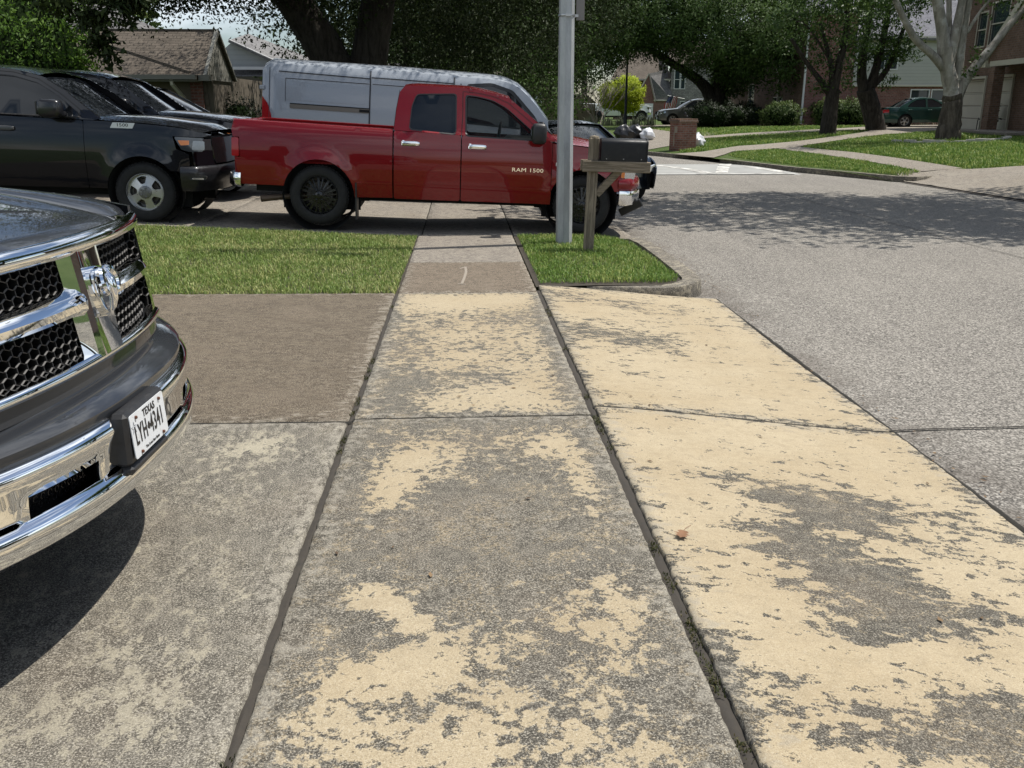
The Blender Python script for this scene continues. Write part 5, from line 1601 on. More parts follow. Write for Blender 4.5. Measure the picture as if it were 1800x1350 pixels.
# ---- the grey pickup close to the camera, front end modelled in detail
PAINT_GRY = paint('dark_grey_metallic_paint', (.02, .022, .026), .0, .3, .06)
PGRY = dict(PBLK)
PGRY.update(nose=1.0, wb=3.57, tail=-4.75, nohood=True, fender_front=.6, fender_bot=.66, lamp_bot=.9, lamp_edge=[(.55, 1.0), (.5, 1.1), (.66, 1.13)], fender_tip=.66,
    hood=[(-.62, 1.315), (-.2, 1.30), (.3, 1.262), (.62, 1.215), (.84, 1.165)], hood_tip=.84, rimr=.23)
NH = R(-2.5)
near = pickup('pickup_truck', 'dark grey pickup with chrome crossbar grille and Texas plate, nose beside the sidewalk', 'pickup truck', (-1.06 - cos(NH) * 1.0, 2.875 - sin(NH) * 1.0, -.03), NH, PGRY, PAINT_GRY, 0, None, ('steel', SILVER))
def near_details(V):
    nose = 1.0
    Fg = lambda v, z: nose - .105 - .17 * (abs(v) / .9) ** 2.2 - .15 * (z - .96) - .34 * max(0, abs(v) - .645)
    # ---------------- hood with a raised centre and rolled front lip
    mb = MB()
    hood = V.hood
    def hf(u, v):
        t = 2 * v - 1
        yw = .65 + .18 * (1 - u ** 2.2)
        xfront = Fg(t * .65, 1.2) + .012
        x = -.62 + (xfront + .62) * u
        zc = 1.315 + (1.212 - 1.315) * (max(0, u) ** 1.7)
        z = zc + .055 * (1 - u ** 2) * (1 - abs(t) ** 3) + .02 * (1 - u ** 6) * exp(-((abs(t) - .56) / .09) ** 2) - .05 * max(0, abs(t) - .82) ** 1.2 - .07 * abs(t) ** 5 * u
        if u > .985: z -= .012
        return (x, t * yw, z)
    mb.grid(hf, 40, 36)
    mb.grid(lambda u, v: (lambda t: (Fg(t * .65, 1.2) + .012 - .012 * u, t * .65, hf(1, v)[2] - .016 * u))(2 * v - 1), 2, 36)
    V.hoodo = mb.build('hood', PAINT_GRY, V.root, 50)
    # fender tops between hood and side
    for sg in (1, -1):
        mb = MB()
        def ff(u, v):
            a = hf(u, 1.0); x = a[0]
            ys = V.W(x, 1.16) if x < .60 else V.W(.6, 1.16) + (.66 - V.W(.6, 1.16)) * min(1, (x - .6) / .17) ** 1.8
            zz = hood(x) - .012 if x < .60 else (hood(.6) - .012) + (1.135 - hood(.6) + .012) * min(1, (x - .6) / .17)
            p = Vector((x, a[1] + .005, a[2] - .006)); q = Vector((x - .02 * u, max(ys, p.y + .005), zz))
            r_ = p.lerp(q, v); r_.z += .03 * sin(pi * v) * (1 - .4 * u)
            return (r_.x, sg * r_.y, r_.z)
        mb.grid(ff, 26, 6)
        def fd(u, v):
            a = Vector(ff(1, u)); e = Vector((a.x + .01 - .12 * u, a.y + sg * .03 * v, .86))
            r_ = a.lerp(e, v); return (r_.x, r_.y, r_.z)
        mb.grid(fd, 6, 6)
        mb.build('fender_top', PAINT_GRY, V.root, 50)
    # ---------------- grille
    out = rnd([(-.63, .824), (.63, .824), (.64, 1.2), (-.64, 1.2)], .05, 6)
    mk = rnd([(-.575, .845), (.575, .845), (.585, 1.15), (-.585, 1.15)], .035, 5)
    g = V.front('grille', out, Fg, CHROME, off=.012, thick=.045, holes=[mk], step=.05)
    b = MB()
    # rolled top rim
    def rim(u, v):
        t = 2 * u - 1
        a = pi * v
        return (Fg(t * .63, 1.18) + .012 + .03 * sin(a) * (1 - .3 * t * t), t * .63, 1.179 + .03 * cos(a))
    b.grid(rim, 40, 12)
    def rimb(u, v):
        t = 2 * u - 1
        a = pi * v
        return (Fg(t * .61, .83) + .012 + .016 * sin(a), t * .61, .832 + .017 * cos(a))
    b.grid(rimb, 40, 8)
    b.build('rim_moulding', CHROME, g, 60)
    # crossbar: wide upright and a ridged horizontal bar
    b = MB()
    prof = [(-.1, -.02), (-.088, .022), (-.07, .034), (-.04, .03), (0, .028), (.04, .03), (.07, .034), (.088, .022), (.1, -.02)]
    for j in range(14):
        pass
    b.grid(lambda u, v: (lambda i, z: (Fg(0, z) + prof[i][1], prof[i][0] * (1.0 - .1 * (1.15 - z) / .3 * .4), z))(int(round(v * 8)), .838 + .325 * u), 14, 8)
    hp_ = [(1.047, -.02), (1.042, .01), (1.03, .026), (1.014, .034), (1.007, .032), (.993, .028), (.98, .016), (.973, -.02)]
    for sg in (1, -1):
        def hb(u, v):
            i = int(round(v * 7)); vv = .08 + .52 * u
            e = 1 - .55 * max(0, (u - .86) / .14) ** 2
            e2 = 1 + .35 * max(0, 1 - u / .16) ** 2
            zc = 1.01
            z = zc + (hp_[i][0] - zc) * e * e2
            return (Fg(vv, z) + hp_[i][1] * (.55 + .45 * e), sg * vv, z)
        b.grid(hb, 24, 7)
    b.build('crossbar', CHROME, g, 28)
    # honeycomb: four panes of open cells, rims paled for reflected light, walls blackened for shade
    sx, sz = .043, .025
    r = sx / 2 / cos(R(30)) * .98
    RIMM = simple_cache('lit_rim_plastic', (.16, .155, .15), .3)
    for pane in range(4):
        b = MB()
        for row in range(14):
            for c in range(-16, 17):
                v0 = c * sx + (sx / 2 if row % 2 else 0); z0 = .836 + row * sz
                if abs(v0) > .59 or abs(v0) < .05 or abs(z0 - 1.01) < .012: continue
                if (v0 > 0) * 2 + (z0 > 1.01) != pane: continue
                ring = []
                for k in range(6):
                    a = R(60 * k + 30)
                    for rr, dx in ((1.0, -.017), (.95, -.012), (.90, -.02), (.76, -.085)):
                        dv, dz = cos(a) * r * rr, sin(a) * r * rr * .78
                        ring.append((Fg(v0 + dv, z0 + dz) + dx - .012, v0 + dv, z0 + dz))
                b.mat(0).add(ring, [(k * 4, ((k + 1) % 6) * 4, ((k + 1) % 6) * 4 + 1, k * 4 + 1) for k in range(6)])
                b.mat(1).add(ring, [(k * 4 + q, ((k + 1) % 6) * 4 + q, ((k + 1) % 6) * 4 + q + 1, k * 4 + q + 1) for k in range(6) for q in (1, 2)])
        b.build('honeycomb', [RIMM, simple_cache('shaded_cell_wall', (.006, .006, .006), .3)], g, 20)
    bk = MB()
    bk.grid(lambda u, v: (Fg(1.18 * u - .59, .84 + .32 * v) - .11, 1.18 * u - .59, .835 + .33 * v), 12, 4)
    bk.build('grille_backing', DARK, g)
    # ram head emblem on its shield
    e = MB()
    O = (Fg(0, 1.01) + .036, 0, 1.032)
    M = frame(O, (0, 1, 0), (-.13, 0, 1)) 
    sh = [(-.052, .05), (-.045, .068), (0, .078), (.045, .068), (.052, .05), (.05, -.01), (.034, -.055), (0, -.088), (-.034, -.055), (-.05, -.01)]
    e.prism(rnd(sh, .012, 3), -.012, .008, 2, M)
    e.prism(rnd([(x * .86, y * .88) for x, y in sh], .01, 3), .006, .014, 2, M)
    # muzzle and brow
    hd = [((0, .045, .03), .017), ((0, .03, .036), .02), ((0, .0, .04), .017), ((0, -.03, .038), .013), ((0, -.055, .03), .0105), ((0, -.066, .022), .006)]
    e.tube([p for p, _ in hd], [q for _, q in hd], 10, True, M)
    for sg in (1, -1):
        cv, rs = [], []
        for i in range(22):
            t = i / 21
            a = 1.9 - t * 5.4
            rr = .031 * (1 - .62 * t)
            cv.append((sg * (.03 + cos(a) * rr * .9), .018 + sin(a) * rr * 1.35, .026 + .012 * sin(t * 3)))
            rs.append(.0135 * (1 - .75 * t) + .002)
        e.tube(cv, rs, 8, True, M)
        e.tube([(sg * .012, .05, .026), (sg * .024, .056, .03), (sg * .034, .048, .03)], [.013, .013, .012], 8, True, M)
    e.build('emblem', CHROME, g, 40)
    # painted surround
    V.front('grille_surround', rnd([(-.70, .765), (.70, .765), (.69, 1.0), (.67, 1.19), (-.67, 1.19), (-.69, 1.0)], .03), Fg, PAINT_GRY, off=.0, thick=.06, holes=[rnd([(-.625, .812), (.625, .812), (.63, 1.186), (-.63, 1.186)], .04)], step=.05)
    for sg in (1, -1):
        V.front('headlamp', [(sg * .67, .90), (sg * .67, 1.12), (sg * .86, 1.10), (sg * .9, .93)][:: sg], lambda v, z: Fg(v, z) - .2 * max(0, abs(v) - .66), LAMPGLASS, off=-.02, thick=.1)
    # ---------------- bumper
    pl = plan(1.015, .30, 2.5, .965, .4, 44)
    def sk(y, z):
        return (.535 < z < .606) and (.365 < abs(y) < .635)
    V.sweep('bumper_cover', pl, [(-.2, .752), (-.13, .772), (-.09, .768), (-.03, .748), (.002, .736), (.012, .727), (.013, .715), (.008, .69), (.002, .681), (-.016, .68)], PAINT_GRY, ang=40)
    cp = [(-.012, .681), (.012, .679), (.022, .673), (.024, .664), (.020, .64), (.015, .606), (.012, .58), (.010, .556), (.010, .536), (.012, .531), (.024, .522), (.032, .512), (.034, .503), (.032, .49), (.024, .462), (.008, .446), (-.03, .44)]
    ch = V.sweep('front_bumper', pl, cp, CHROME, skip=sk, ang=60, thick=.014)
    V.sweep('bumper_backing', [(x - .09 * (1 if abs(y) < .8 else 0), y * .96) for x, y in pl], [(0, .69), (0, .45)], simple_cache('dark_mesh_plastic', (.012, .012, .013), .5))
    for sg in (1, -1):
        op = MB()
        for r_ in range(4):
            for c in range(15):
                v0 = sg * (.35 + c * .0255 + (.0127 if r_ % 2 else 0)); z0 = .542 + r_ * .019
                x0 = 1.015 - .30 * (abs(v0) / .965) ** 2.5 - .028
                rr = [(x0, v0 + .0135 * k * cos(R(60 * i)), z0 + .0115 * k * sin(R(60 * i))) for i in range(6) for k in (1, .72)]
                op.add(rr, [(2 * i, 2 * ((i + 1) % 6), 2 * ((i + 1) % 6) + 1, 2 * i + 1) for i in range(6)])
        op.build('opening_mesh', GLOSSBLK, ch, 0)
    V.sweep('valance', pl, [(-.02, .45), (-.1, .42), (-.16, .36)], BLACKPL)
    # plate bracket and plate
    y0 = -.11
    xp = 1.045
    bm = MB()
    bm.box((xp - .005, y0, .622), (.055, .31, .168), None, .012)
    bm.box((xp + .0, y0, .525), (.05, .30, .03), None, .01)
    bk = bm.build('plate_bracket', BLACKPL, V.root)
    pm = MB()
    M = frame((xp + .026, y0, .626), (0, 1, 0), (-.06, 0, 1)) @ Matrix.Scale(.9, 4)
    pm.prism(rnd([(-.152, -.076), (.152, -.076), (.152, .076), (-.152, .076)], .012), 0, .003, 2, M)
    k = Mt('licence_plate_white')
    q = k.pos(True)
    k.set(col=k.mix(k.mr(k.noise(q, 30, 4), .55, .8, 0, .5), (.62, .64, .66), (.42, .4, .36)), rough=.35)
    plt = pm.build('licence_plate', k.m, V.root)
    INK = simple_cache('plate_ink', (.012, .012, .014), .4)
    tm = MB()
    T = lambda x, y: M @ Matrix.Translation((x, y, .0042))
    text_mesh(tm, 'TEXAS', T(.01, .052), .026, .95, .0006, 1.08, .0006)
    text_mesh(tm, 'LYH', T(-.079, -.004), .066, .58, .0008, 1.12, .0008)
    text_mesh(tm, '4341', T(.063, -.004), .066, .58, .0008, 1.14, .0008)
    text_mesh(tm, 'The Lone Star State', T(0, -.062), .0105, 1.0, .0005, 1.05)
    def star(cx, cy, r):
        pt = [(cx + r * (1 if i % 2 == 0 else .42) * sin(pi * i / 5), cy + r * (1 if i % 2 == 0 else .42) * cos(pi * i / 5)) for i in range(10)]
        tm.prism(pt, .003, .0045, 2, M)
    star(-.012, -.002, .010)
    tm.prism([(-.022, -.004), (-.012, .012), (-.002, .012), (-.002, .004), (.004, .002), (-.006, -.016)], .003, .0044, 2, M)
    tm.build('plate_lettering', INK, plt, 0)
    tm = MB()
    for a in range(5):
        A = 2 * pi * a / 5 + pi / 2
        for d in (1,):
            p0 = (-.128, .03); 
            q1 = (p0[0] + .022 * cos(A), p0[1] + .022 * sin(A)); q2 = (p0[0] + .008 * cos(A + .63), p0[1] + .008 * sin(A + .63)); q3 = (p0[0] + .008 * cos(A - .63), p0[1] + .008 * sin(A - .63))
            tm.tube([(*q2, .0035), (*q1, .0035), (*q3, .0035)], .0011, 4, True, M)
    tm.build('plate_star', simple_cache('plate_grey', (.25, .26, .28), .5), plt, 0)
    sc = MB()
    for x, y in ((-.105, .06), (.105, .06), (-.1, -.064), (.1, -.064)):
        sc.lathe([(.006, 0), (.006, .006), (.003, .008), (.0003, .008)], 8, 2, (x, y, .003), M)
    sc.build('plate_screws', simple_cache('rust_screw', (.12, .05, .03), .6, .4), plt)
near_details(near)

# ---- the panel van
PAINT_VAN = paint('pale_grey_paint', (.33, .36, .40), .0, .42, .2, (.3, .29, .27))
def van(loc, heading, pitch):
    Bw, tail, nose, r_, ar, wb = 1.02, -5.0, .98, .36, .45, 4.04
    belt, top = 1.3, 2.4
    def W(x, z):
        y = Bw
        if z > belt: y -= .1 * ((z - belt) / 1.1) ** 1.6 + .13 * max(0, (z - 2.15) / .25) ** 2.5
        else: y -= .05 * ((belt - z) / .9) ** 2
        if x > -.2: y -= .16 * ((x + .2) / 1.2) ** 2
        if x < tail + .25: y -= .1 * ((tail + .25 - x) / .25) ** 2
        return y
    V = Veh('panel_van', 'tall pale grey windowless cargo van parked behind the red truck', 'van', loc, heading, W, pitch)
    rl = lerp_tab([(tail, 2.30), (tail + .12, 2.4), (-2.5, 2.42), (-.9, 2.40), (-.55, 2.33), (-.25, 2.12), (.2, 1.62)])
    ql = sqrt(ar ** 2 - (r_ - .3) ** 2)
    b0 = math.degrees(atan2(.3 - r_, -ql)) + 360; b1 = math.degrees(atan2(.3 - r_, ql))
    body = [(tail, .42), (tail + .05, .34)] + [(-wb - ql, .3)] + arc(-wb, r_, ar, b0, b1, 12) + arc(0, r_, ar, b0, b1, 12) + [(.75, .32), (.92, .5), (.95, .85), (.8, 1.08), (.45, 1.2), (.12, 1.42)]
    xs = np.linspace(.1, tail + .02, 40)
    body += [(x, rl(x) - .09) for x in xs] + [(tail, 2.2)]
    if area(body) < 0: body = body[::-1]
    win = rnd([(-1.36, 1.55), (-1.36, 2.15), (-.95, 2.2), (-.6, 2.1), (-.2, 1.72), (-.05, 1.5)], .06)
    sd = V.side('body_side', body, PAINT_VAN, [win], step=.1, one=True)[0]
    V.side('door_window', win, TINT, off=-.012, thick=0, step=.2, parent=sd)
    V.side('window_trim', rnd([(-1.4, 1.52), (-1.4, 2.2), (-.95, 2.25), (-.57, 2.15), (-.15, 1.74), (.02, 1.47)], .06), BLACKPL, [win], off=.004, step=.15, parent=sd)
    s = Seams()
    seam(s, V, [(-3.1, .4), (-3.1, 2.3)], wd=.024, off=.008)
    seam(s, V, [(-1.62, .4), (-1.62, 2.3)], wd=.024, off=.008); seam(s, V, [(-1.5, .4), (-1.5, 2.2)], wd=.02, off=.008)
    seam(s, V, [(-3.08, 2.19), (-1.62, 2.19)], wd=.02, off=.008)
    seam(s, V, [(tail + .3, 2.19), (-3.1, 2.17)], wd=.02, off=.008)
    seam(s, V, [(tail + .42, 2.08), (-3.12, 2.08)], wd=.012, off=.008); seam(s, V, [(-3.06, 2.08), (-1.66, 2.08)], wd=.012, off=.008)
    seam(s, V, [(tail + .42, 2.08), (tail + .42, 1.7)], wd=.008, off=.008)
    seam(s, V, [(tail + .12, .6), (tail + .14, 2.25)], wd=.01, off=.008)
    s.build('panel_seams', simple_cache('seam_grey', (.04, .043, .05), .8), sd, 0)
    V.side('swage', rnd([(tail + .42, 1.72), (-3.18, 1.72), (-3.18, 2.04), (tail + .42, 2.04)], .08), PAINT_VAN, off=.005, thick=.01, step=.12, parent=sd)
    V.side('slide_rail', rnd([(tail + .5, 1.58), (-3.1, 1.58), (-3.1, 1.65), (tail + .5, 1.65)], .02), simple_cache('rail_bronze', (.16, .14, .12), .35, .8), off=.018, thick=.03, step=.3, parent=sd)
    V.side('rail_slot', [(tail + .5, 1.65), (-3.1, 1.65), (-3.1, 1.668), (tail + .5, 1.668)], DARK, off=.014, thick=.02, step=.4, parent=sd)
    V.side('rail_slot', [(-3.28, 1.592), (-3.1, 1.592), (-3.1, 1.638), (-3.28, 1.638)], DARK, off=.026, thick=.02, step=.4, parent=sd)
    V.side('tail_lamp', rnd([(tail - .005, 1.2), (tail + .19, 1.2), (tail + .17, 1.45), (tail + .1, 1.64), (tail - .005, 1.76)], .03), REDLENS, off=.008, thick=.06, step=.08)
    mb = MB()
    def rf(u, v):
        x = tail + .03 + (.1 - tail - .03) * u; t = 2 * v - 1
        z = rl(x); yw = V.W(x, z - .09)
        return (x, t * yw, z - .09 * abs(t) ** 5 + .02 * (1 - t * t))
    mb.grid(rf, 44, 18)
    mb.build('roof', PAINT_VAN, V.root, 50)
    V.skin('windscreen', (.3, .84, 1.33), (-.4, .8, 2.2), TINT, 8, 14, (.24, .1))
    V.skin('back_door', (tail, W(tail, .5), .45), (tail + .02, W(tail, 2.2) - .05, 2.28), PAINT_VAN, 8, 10, (0, 0))
    V.skin('bonnet', (.28, .86, 1.34), (.86, .7, 1.04), PAINT_VAN, 6, 12, (.24, .22), crown=.05)
    V.skin('nose_panel', (.86, .72, 1.04), (.98, .76, .5), simple_cache('van_front_grey', (.05, .05, .052), .5), 6, 12, (.22, .24), crown=.02)
    V.sweep('front_bumper', plan(1.02, .24, 2.4, .92, .5), [(-.04, .62), (.02, .6), (.03, .45), (.0, .32), (-.05, .28)], BLACKPL)
    V.side('headlamp', rnd([(.55, .95), (.85, .8), (.9, .95), (.6, 1.12)], .04), LAMPGLASS, off=.006, thick=.05, step=.08)
    u = MB()
    u.box((-2, 0, .55), (5.4, 1.5, .4))
    for a in (0, -wb):
        for sg in (1, -1): u.lathe([(ar - .02, sg * .7), (ar + .01, sg * .97)], 20, 1, (a, 0, r_))
    u.build('chassis', DARK, V.root)
    for a in (0, -wb):
        for sg in (1, -1): wheel(V, a, sg, r_, .22, .97, 'steel', .21, SILVER)
    for sg in (1, -1): mirror(V, -.02, 1.45, BLACKPL, sg, .18, .4, .2)
    for z in (1.0, 1.9): MB().box((tail - .0, -W(tail, z) - .03, z), (.09, .05, .07), None, .01).build('door_hinge', PAINT_VAN, V.root)
    return V
V = van((1.37, 18.05, -.35), R(0), R(3.9))

# ---- generic cars: side silhouette, glass house, wheels
def car(name, label, cat, loc, heading, paintm, S, pitch=0., group=None, glassm=TINT, rim='alloy', hatch=None):
    nose, tail, wb, r_, ar, Bw = S['nose'], S['tail'], S['wb'], S['r'], S['ar'], S['B']
    belt = S['belt']
    W = wfun(Bw, belt, nose, tail, (r_, ar), (0, -wb), tumble=S.get('tumble', .42), ftaper=.22, rtaper=.2, fl=.02, hz_=.6, sill=.2)
    V = Veh(name, label, cat, loc, heading, W, pitch, group)
    s0 = S['sill']
    ql = sqrt(max(.01, ar ** 2 - (r_ - s0) ** 2))
    b0 = math.degrees(atan2(s0 - r_, -ql)); b0 = b0 + 360 if b0 < 0 else b0
    b1 = math.degrees(atan2(s0 - r_, ql))
    body = [(tail + .12, s0 + .04)] + arc(-wb, r_, ar, b0, b1, 12) + arc(0, r_, ar, b0, b1, 12) + [(nose - .14, s0 + .03)] + S['front'] + S['hood'] + S['beltline'] + S['boot'] + S['rear']
    if area(body) < 0: body = body[::-1]
    sd = V.side('body_side', body, paintm, step=.14, one=True)[0]
    V.side('greenhouse', S['cab'], paintm, [rnd(h, .03) for h in S['wins']], step=.12, one=True)
    gh = [c for c in V.root.children if c.name.startswith('greenhouse')][0]
    for h in S['wins']:
        V.side('side_window', rnd(h, .03), glassm, off=-.01, thick=0, step=.2, parent=gh)
    rr = lerp_tab(S['roofline'])
    x0, x1 = S['roofline'][0][0], S['roofline'][-1][0]
    V.deck('roof', (x0, x1), rr, lambda x: W(x, rr(x)), .04, paintm, 12, 3)
    V.skin('windscreen', (S['ws'][0][0], W(*S['ws'][0]) - .02, S['ws'][0][1]), (x1, W(x1, rr(x1)) - .01, rr(x1) + .005), glassm, 8, 12, (.2, .1), crown=.03)
    V.skin('rear_window', (S['rw'][0][0], W(*S['rw'][0]) - .02, S['rw'][0][1]), (x0, W(x0, rr(x0)) - .01, rr(x0) + .005), glassm, 6, 12, (-.12, -.08), crown=.03)
    hd = sorted(S['hood'] + [S['ws'][0]]); hf_ = lerp_tab(sorted({a: b for a, b in hd}.items()))
    V.deck('hood', (hd[0][0], hd[-1][0]), hf_, lambda x: W(x, hf_(x)) - .003, .05, paintm, 14, 2.4, bow=lambda u: .22 * u ** 4 if True else 0)
    if S['boot']:
        bd = sorted(S['boot'] + [S['rw'][0]]); bf = lerp_tab(sorted({a: b for a, b in bd}.items()))
        V.deck('boot_lid', (bd[0][0], bd[-1][0]), bf, lambda x: W(x, bf(x)) - .003, .03, paintm, 12, 3)
    fz = S['hood'][0] if S['hood'][0][0] > S['hood'][-1][0] else S['hood'][-1]
    F = front_fn(nose, .22, 2.4, Bw - .06, .1, .5)
    V.skin('front_bumper', (fz[0] - .03, W(*fz) - .02, fz[1]), (nose, W(nose - .2, .4) - .12, s0 + .05), paintm, 8, 14, (.22, .26), crown=.05)
    V.skin('rear_bumper', (tail + .04, W(tail + .1, belt - .1) - .02, belt - .08), (tail, W(tail + .1, .4) - .04, s0 + .08), paintm, 8, 12, (-.14, -.16), crown=-.04)
    for sg in (1, -1):
        V.front('headlamp', rnd([(sg * .38, .6), (sg * .38, .68), (sg * (Bw - .12), .74), (sg * (Bw - .12), .62)][:: sg], .02), F, LAMPGLASS, off=.035, thick=.06)
    V.front('grille', rnd([(-.34, .52), (.34, .52), (.34, .68), (-.34, .68)], .04), F, GLOSSBLK, off=.04)
    V.side('headlamp', rnd(S['hl'], .02), LAMPGLASS, off=.006, thick=.05, step=.08)
    V.side('tail_lamp', rnd(S['tl'], .02), REDLENS, off=.006, thick=.06, step=.08)
    mb = MB()
    for sg in (1, -1):
        mb.box((tail - .005 + .12, sg * (Bw - .38), np.mean([p[1] for p in S['tl']])), (.1, .3, .13), None, .02)
    mb.build('tail_lamp', REDLENS, V.root)
    s = Seams()
    for l in S['seams']: seam(s, V, l, wd=.008)
    s.build('door_seam', DARK, sd, 0)
    u = MB()
    u.box(((nose + tail) / 2, 0, .45), (nose - tail - .5, Bw * 2 - .36, .42))
    u.box(((nose + tail) / 2 - .2, 0, .75), (nose - tail - 1.5, Bw * 2 - .3, .2))
    for a in (0, -wb):
        for sg in (1, -1): u.lathe([(ar - .02, sg * .5), (ar + .01, sg * (Bw - .06))], 20, 1, (a, 0, r_))
    u.build('chassis', DARK, V.root)
    for a in (0, -wb):
        for sg in (1, -1): wheel(V, a, sg, r_, .21, Bw - .03, rim, r_ * .66, SILVER)
    for sg in (1, -1): mirror(V, S['mir'][0], S['mir'][1], paintm, sg, .16, .13, .16, .05)
    for x, z in S['hnd']:
        for sg in (1, -1): handle(V, x, z, paintm, sd, .18, sg)
    return V

SEDAN = dict(nose=.92, tail=-3.75, wb=2.67, r=.32, ar=.36, B=.88, belt=.93, sill=.24,
    front=[(.86, .32), (.92, .5)], hood=[(.84, .68), (.4, .83), (-.3, .92)], beltline=[(-1.2, .945), (-2.4, .96)], boot=[(-2.85, .97), (-3.55, .96)], rear=[(-3.72, .88), (-3.75, .6), (-3.68, .36)],
    cab=[(-.45, .92), (-.95, 1.2), (-1.3, 1.37), (-1.7, 1.41), (-2.2, 1.385), (-2.55, 1.22), (-2.98, .97), (-1.7, .94)],
    wins=[[(-.75, .965), (-1.08, 1.19), (-1.35, 1.335), (-1.62, 1.35), (-1.62, .965)], [(-1.7, .965), (-1.7, 1.35), (-2.12, 1.325), (-2.42, 1.17), (-2.6, .99)]],
    roofline=[(-2.35, 1.35), (-2.0, 1.4), (-1.7, 1.41), (-1.3, 1.36)], ws=[(-.42, .925)], rw=[(-2.95, .975)],
    hl=[(.62, .56), (.82, .56), (.8, .68), (.6, .7)], tl=[(-3.73, .72), (-3.45, .74), (-3.45, .88), (-3.7, .88)], seams=[[(-.4, .35), (-.38, .9)], [(-1.66, .3), (-1.66, .94), (-1.66, 1.34)], [(-2.55, .55), (-2.6, .92)]],
    mir=(-.68, .98), hnd=((-1.5, .82), (-2.45, .84)))
SUV = dict(nose=.92, tail=-3.7, wb=2.75, r=.36, ar=.42, B=.93, belt=1.08, sill=.3, tumble=.36,
    front=[(.86, .4), (.92, .62)], hood=[(.86, .86), (.5, .99), (-.35, 1.08)], beltline=[(-1.2, 1.1), (-2.4, 1.14), (-3.4, 1.2)], boot=[], rear=[(-3.62, 1.18), (-3.7, .85), (-3.66, .5)],
    cab=[(-.42, 1.08), (-.95, 1.4), (-1.35, 1.62), (-1.9, 1.7), (-2.8, 1.68), (-3.35, 1.6), (-3.6, 1.2), (-2, 1.12)],
    wins=[[(-.78, 1.13), (-1.12, 1.4), (-1.45, 1.57), (-1.72, 1.59), (-1.72, 1.15)], [(-1.8, 1.15), (-1.8, 1.6), (-2.6, 1.58), (-2.65, 1.18)], [(-2.73, 1.19), (-2.7, 1.57), (-3.1, 1.53), (-3.3, 1.25)]],
    roofline=[(-3.4, 1.6), (-2.8, 1.68), (-1.9, 1.7), (-1.35, 1.615)], ws=[(-.38, 1.085)], rw=[(-3.62, 1.2)],
    hl=[(.5, .78), (.84, .72), (.82, .84), (.5, .9)], tl=[(-3.66, .95), (-3.35, .98), (-3.35, 1.12), (-3.62, 1.14)], seams=[[(-.45, .4), (-.4, 1.05)], [(-1.76, .4), (-1.76, 1.1)], [(-2.68, .7), (-2.7, 1.15)]],
    mir=(-.72, 1.16), hnd=((-1.55, .98), (-2.5, 1.02)))
P_DK = paint('dark_blue_black_paint', (.01, .013, .018), .2, .3, .08)
P_GRN = paint('dark_green_paint', (.012, .05, .042), .35, .35, .15)
P_SUV = paint('grey_green_metallic_paint', (.12, .13, .125), .5, .32, .12)
P_WHT = paint('white_paint', (.8, .81, .82), 0, .35, .1)
P_SIL = paint('silver_paint', (.36, .38, .4), .5, .35, .15)

big = lambda S, k: S
sc_ = car('sedan', 'dark car parked beyond the red truck bonnet, windscreen behind the mailbox', 'car', (2.85, 18.7, -.235), R(-68), P_DK, SEDAN, R(2.5), glassm=SCREENG)
car('sedan', 'dark green tinted car roof just left of the metal pole, far side of the driveway', 'car', (1.75, 25.6, -.12), R(-6), paint('dark_teal_paint', (.015, .03, .03), .4, .3), SUV, R(2), glassm=SCREENG)
c2 = copy_tree(blk.root)
c2.location = (-4.45, 16.75, .1)
for o in [o for o in c2.children if o.name.startswith('badge')]:
    for q_ in list(o.children): bpy.data.objects.remove(q_)
    bpy.data.objects.remove(o)
tag(c2, 'second black pickup half hidden on the far side of the front black pickup', 'pickup truck')
V_ = V
car('suv', 'silver car nose peeking out between the dark pickups and the van tail', 'car', (-5.3, 21.6, .30), R(0), P_SIL, SUV, R(0))
car('sedan', 'dark green sedan on the brick house driveway, tail towards the street', 'car', (24.7, 46.3, .6), R(-6), P_GRN, SEDAN, R(-1))
suv = car('suv', 'grey sport utility car with its tailgate raised on the far driveway', 'car', (14.55, 65.4, .36), R(181), P_SUV, dict(SUV), 0)
b = MB()
M = Matrix.Translation((-3.35, 0, 1.62)) @ Matrix.Rotation(R(-8), 4, 'Y')
b.box((-.38, 0, 0), (.75, 1.45, .06), M, .02)
tg_ = b.build('raised_tailgate', P_SUV, suv.root)
b = MB(); b.box((-.38, 0, -.04), (.55, 1.2, .03), M); b.build('tailgate_window', SCREENG, tg_)
PWHT = dict(PBLK)
pw = pickup('pickup_truck', 'white crew cab pickup parked far down the street behind the topiary', 'pickup truck', (15.0, 79, .42), R(0), PWHT, P_WHT, 0, None, ('alloy', SILVER), detail=1)
F_ = front_fn(.93, .24, 2.6, .98, .1)
pw.front('grille', rnd([(-.58, .78), (.58, .78), (.6, 1.12), (-.6, 1.12)], .06), F_, GLOSSBLK)
pw.skin('nose_panel', (.72, .9, 1.125), (.9, .84, 1.08), P_WHT, 3, 8, (.08, .2))
pw.front('headlamp', rnd([(.58, .95), (.93, .96), (.93, 1.1), (.58, 1.1)], .03), F_, LAMPGLASS, both=True, off=-.01)
pw.front('fascia', rnd([(.56, .72), (.95, .74), (.95, .96), (.56, .96)], .02), F_, P_WHT, both=True, off=-.015)
pw.sweep('front_bumper', plan(.95, .24, 2.6, .97, .5), [(-.05, .755), (.03, .72), (.035, .62), (.0, .5)], CHROME)
car('sedan', 'dark car in the far driveway left of the white pickup', 'car', (9.6, 70, .4), R(20), P_DK, SEDAN, 0)
car('suv', 'silver car half hidden behind the metal pole at the far end', 'car', (9.0, 82, .4), R(0), P_SIL, SUV, 0)
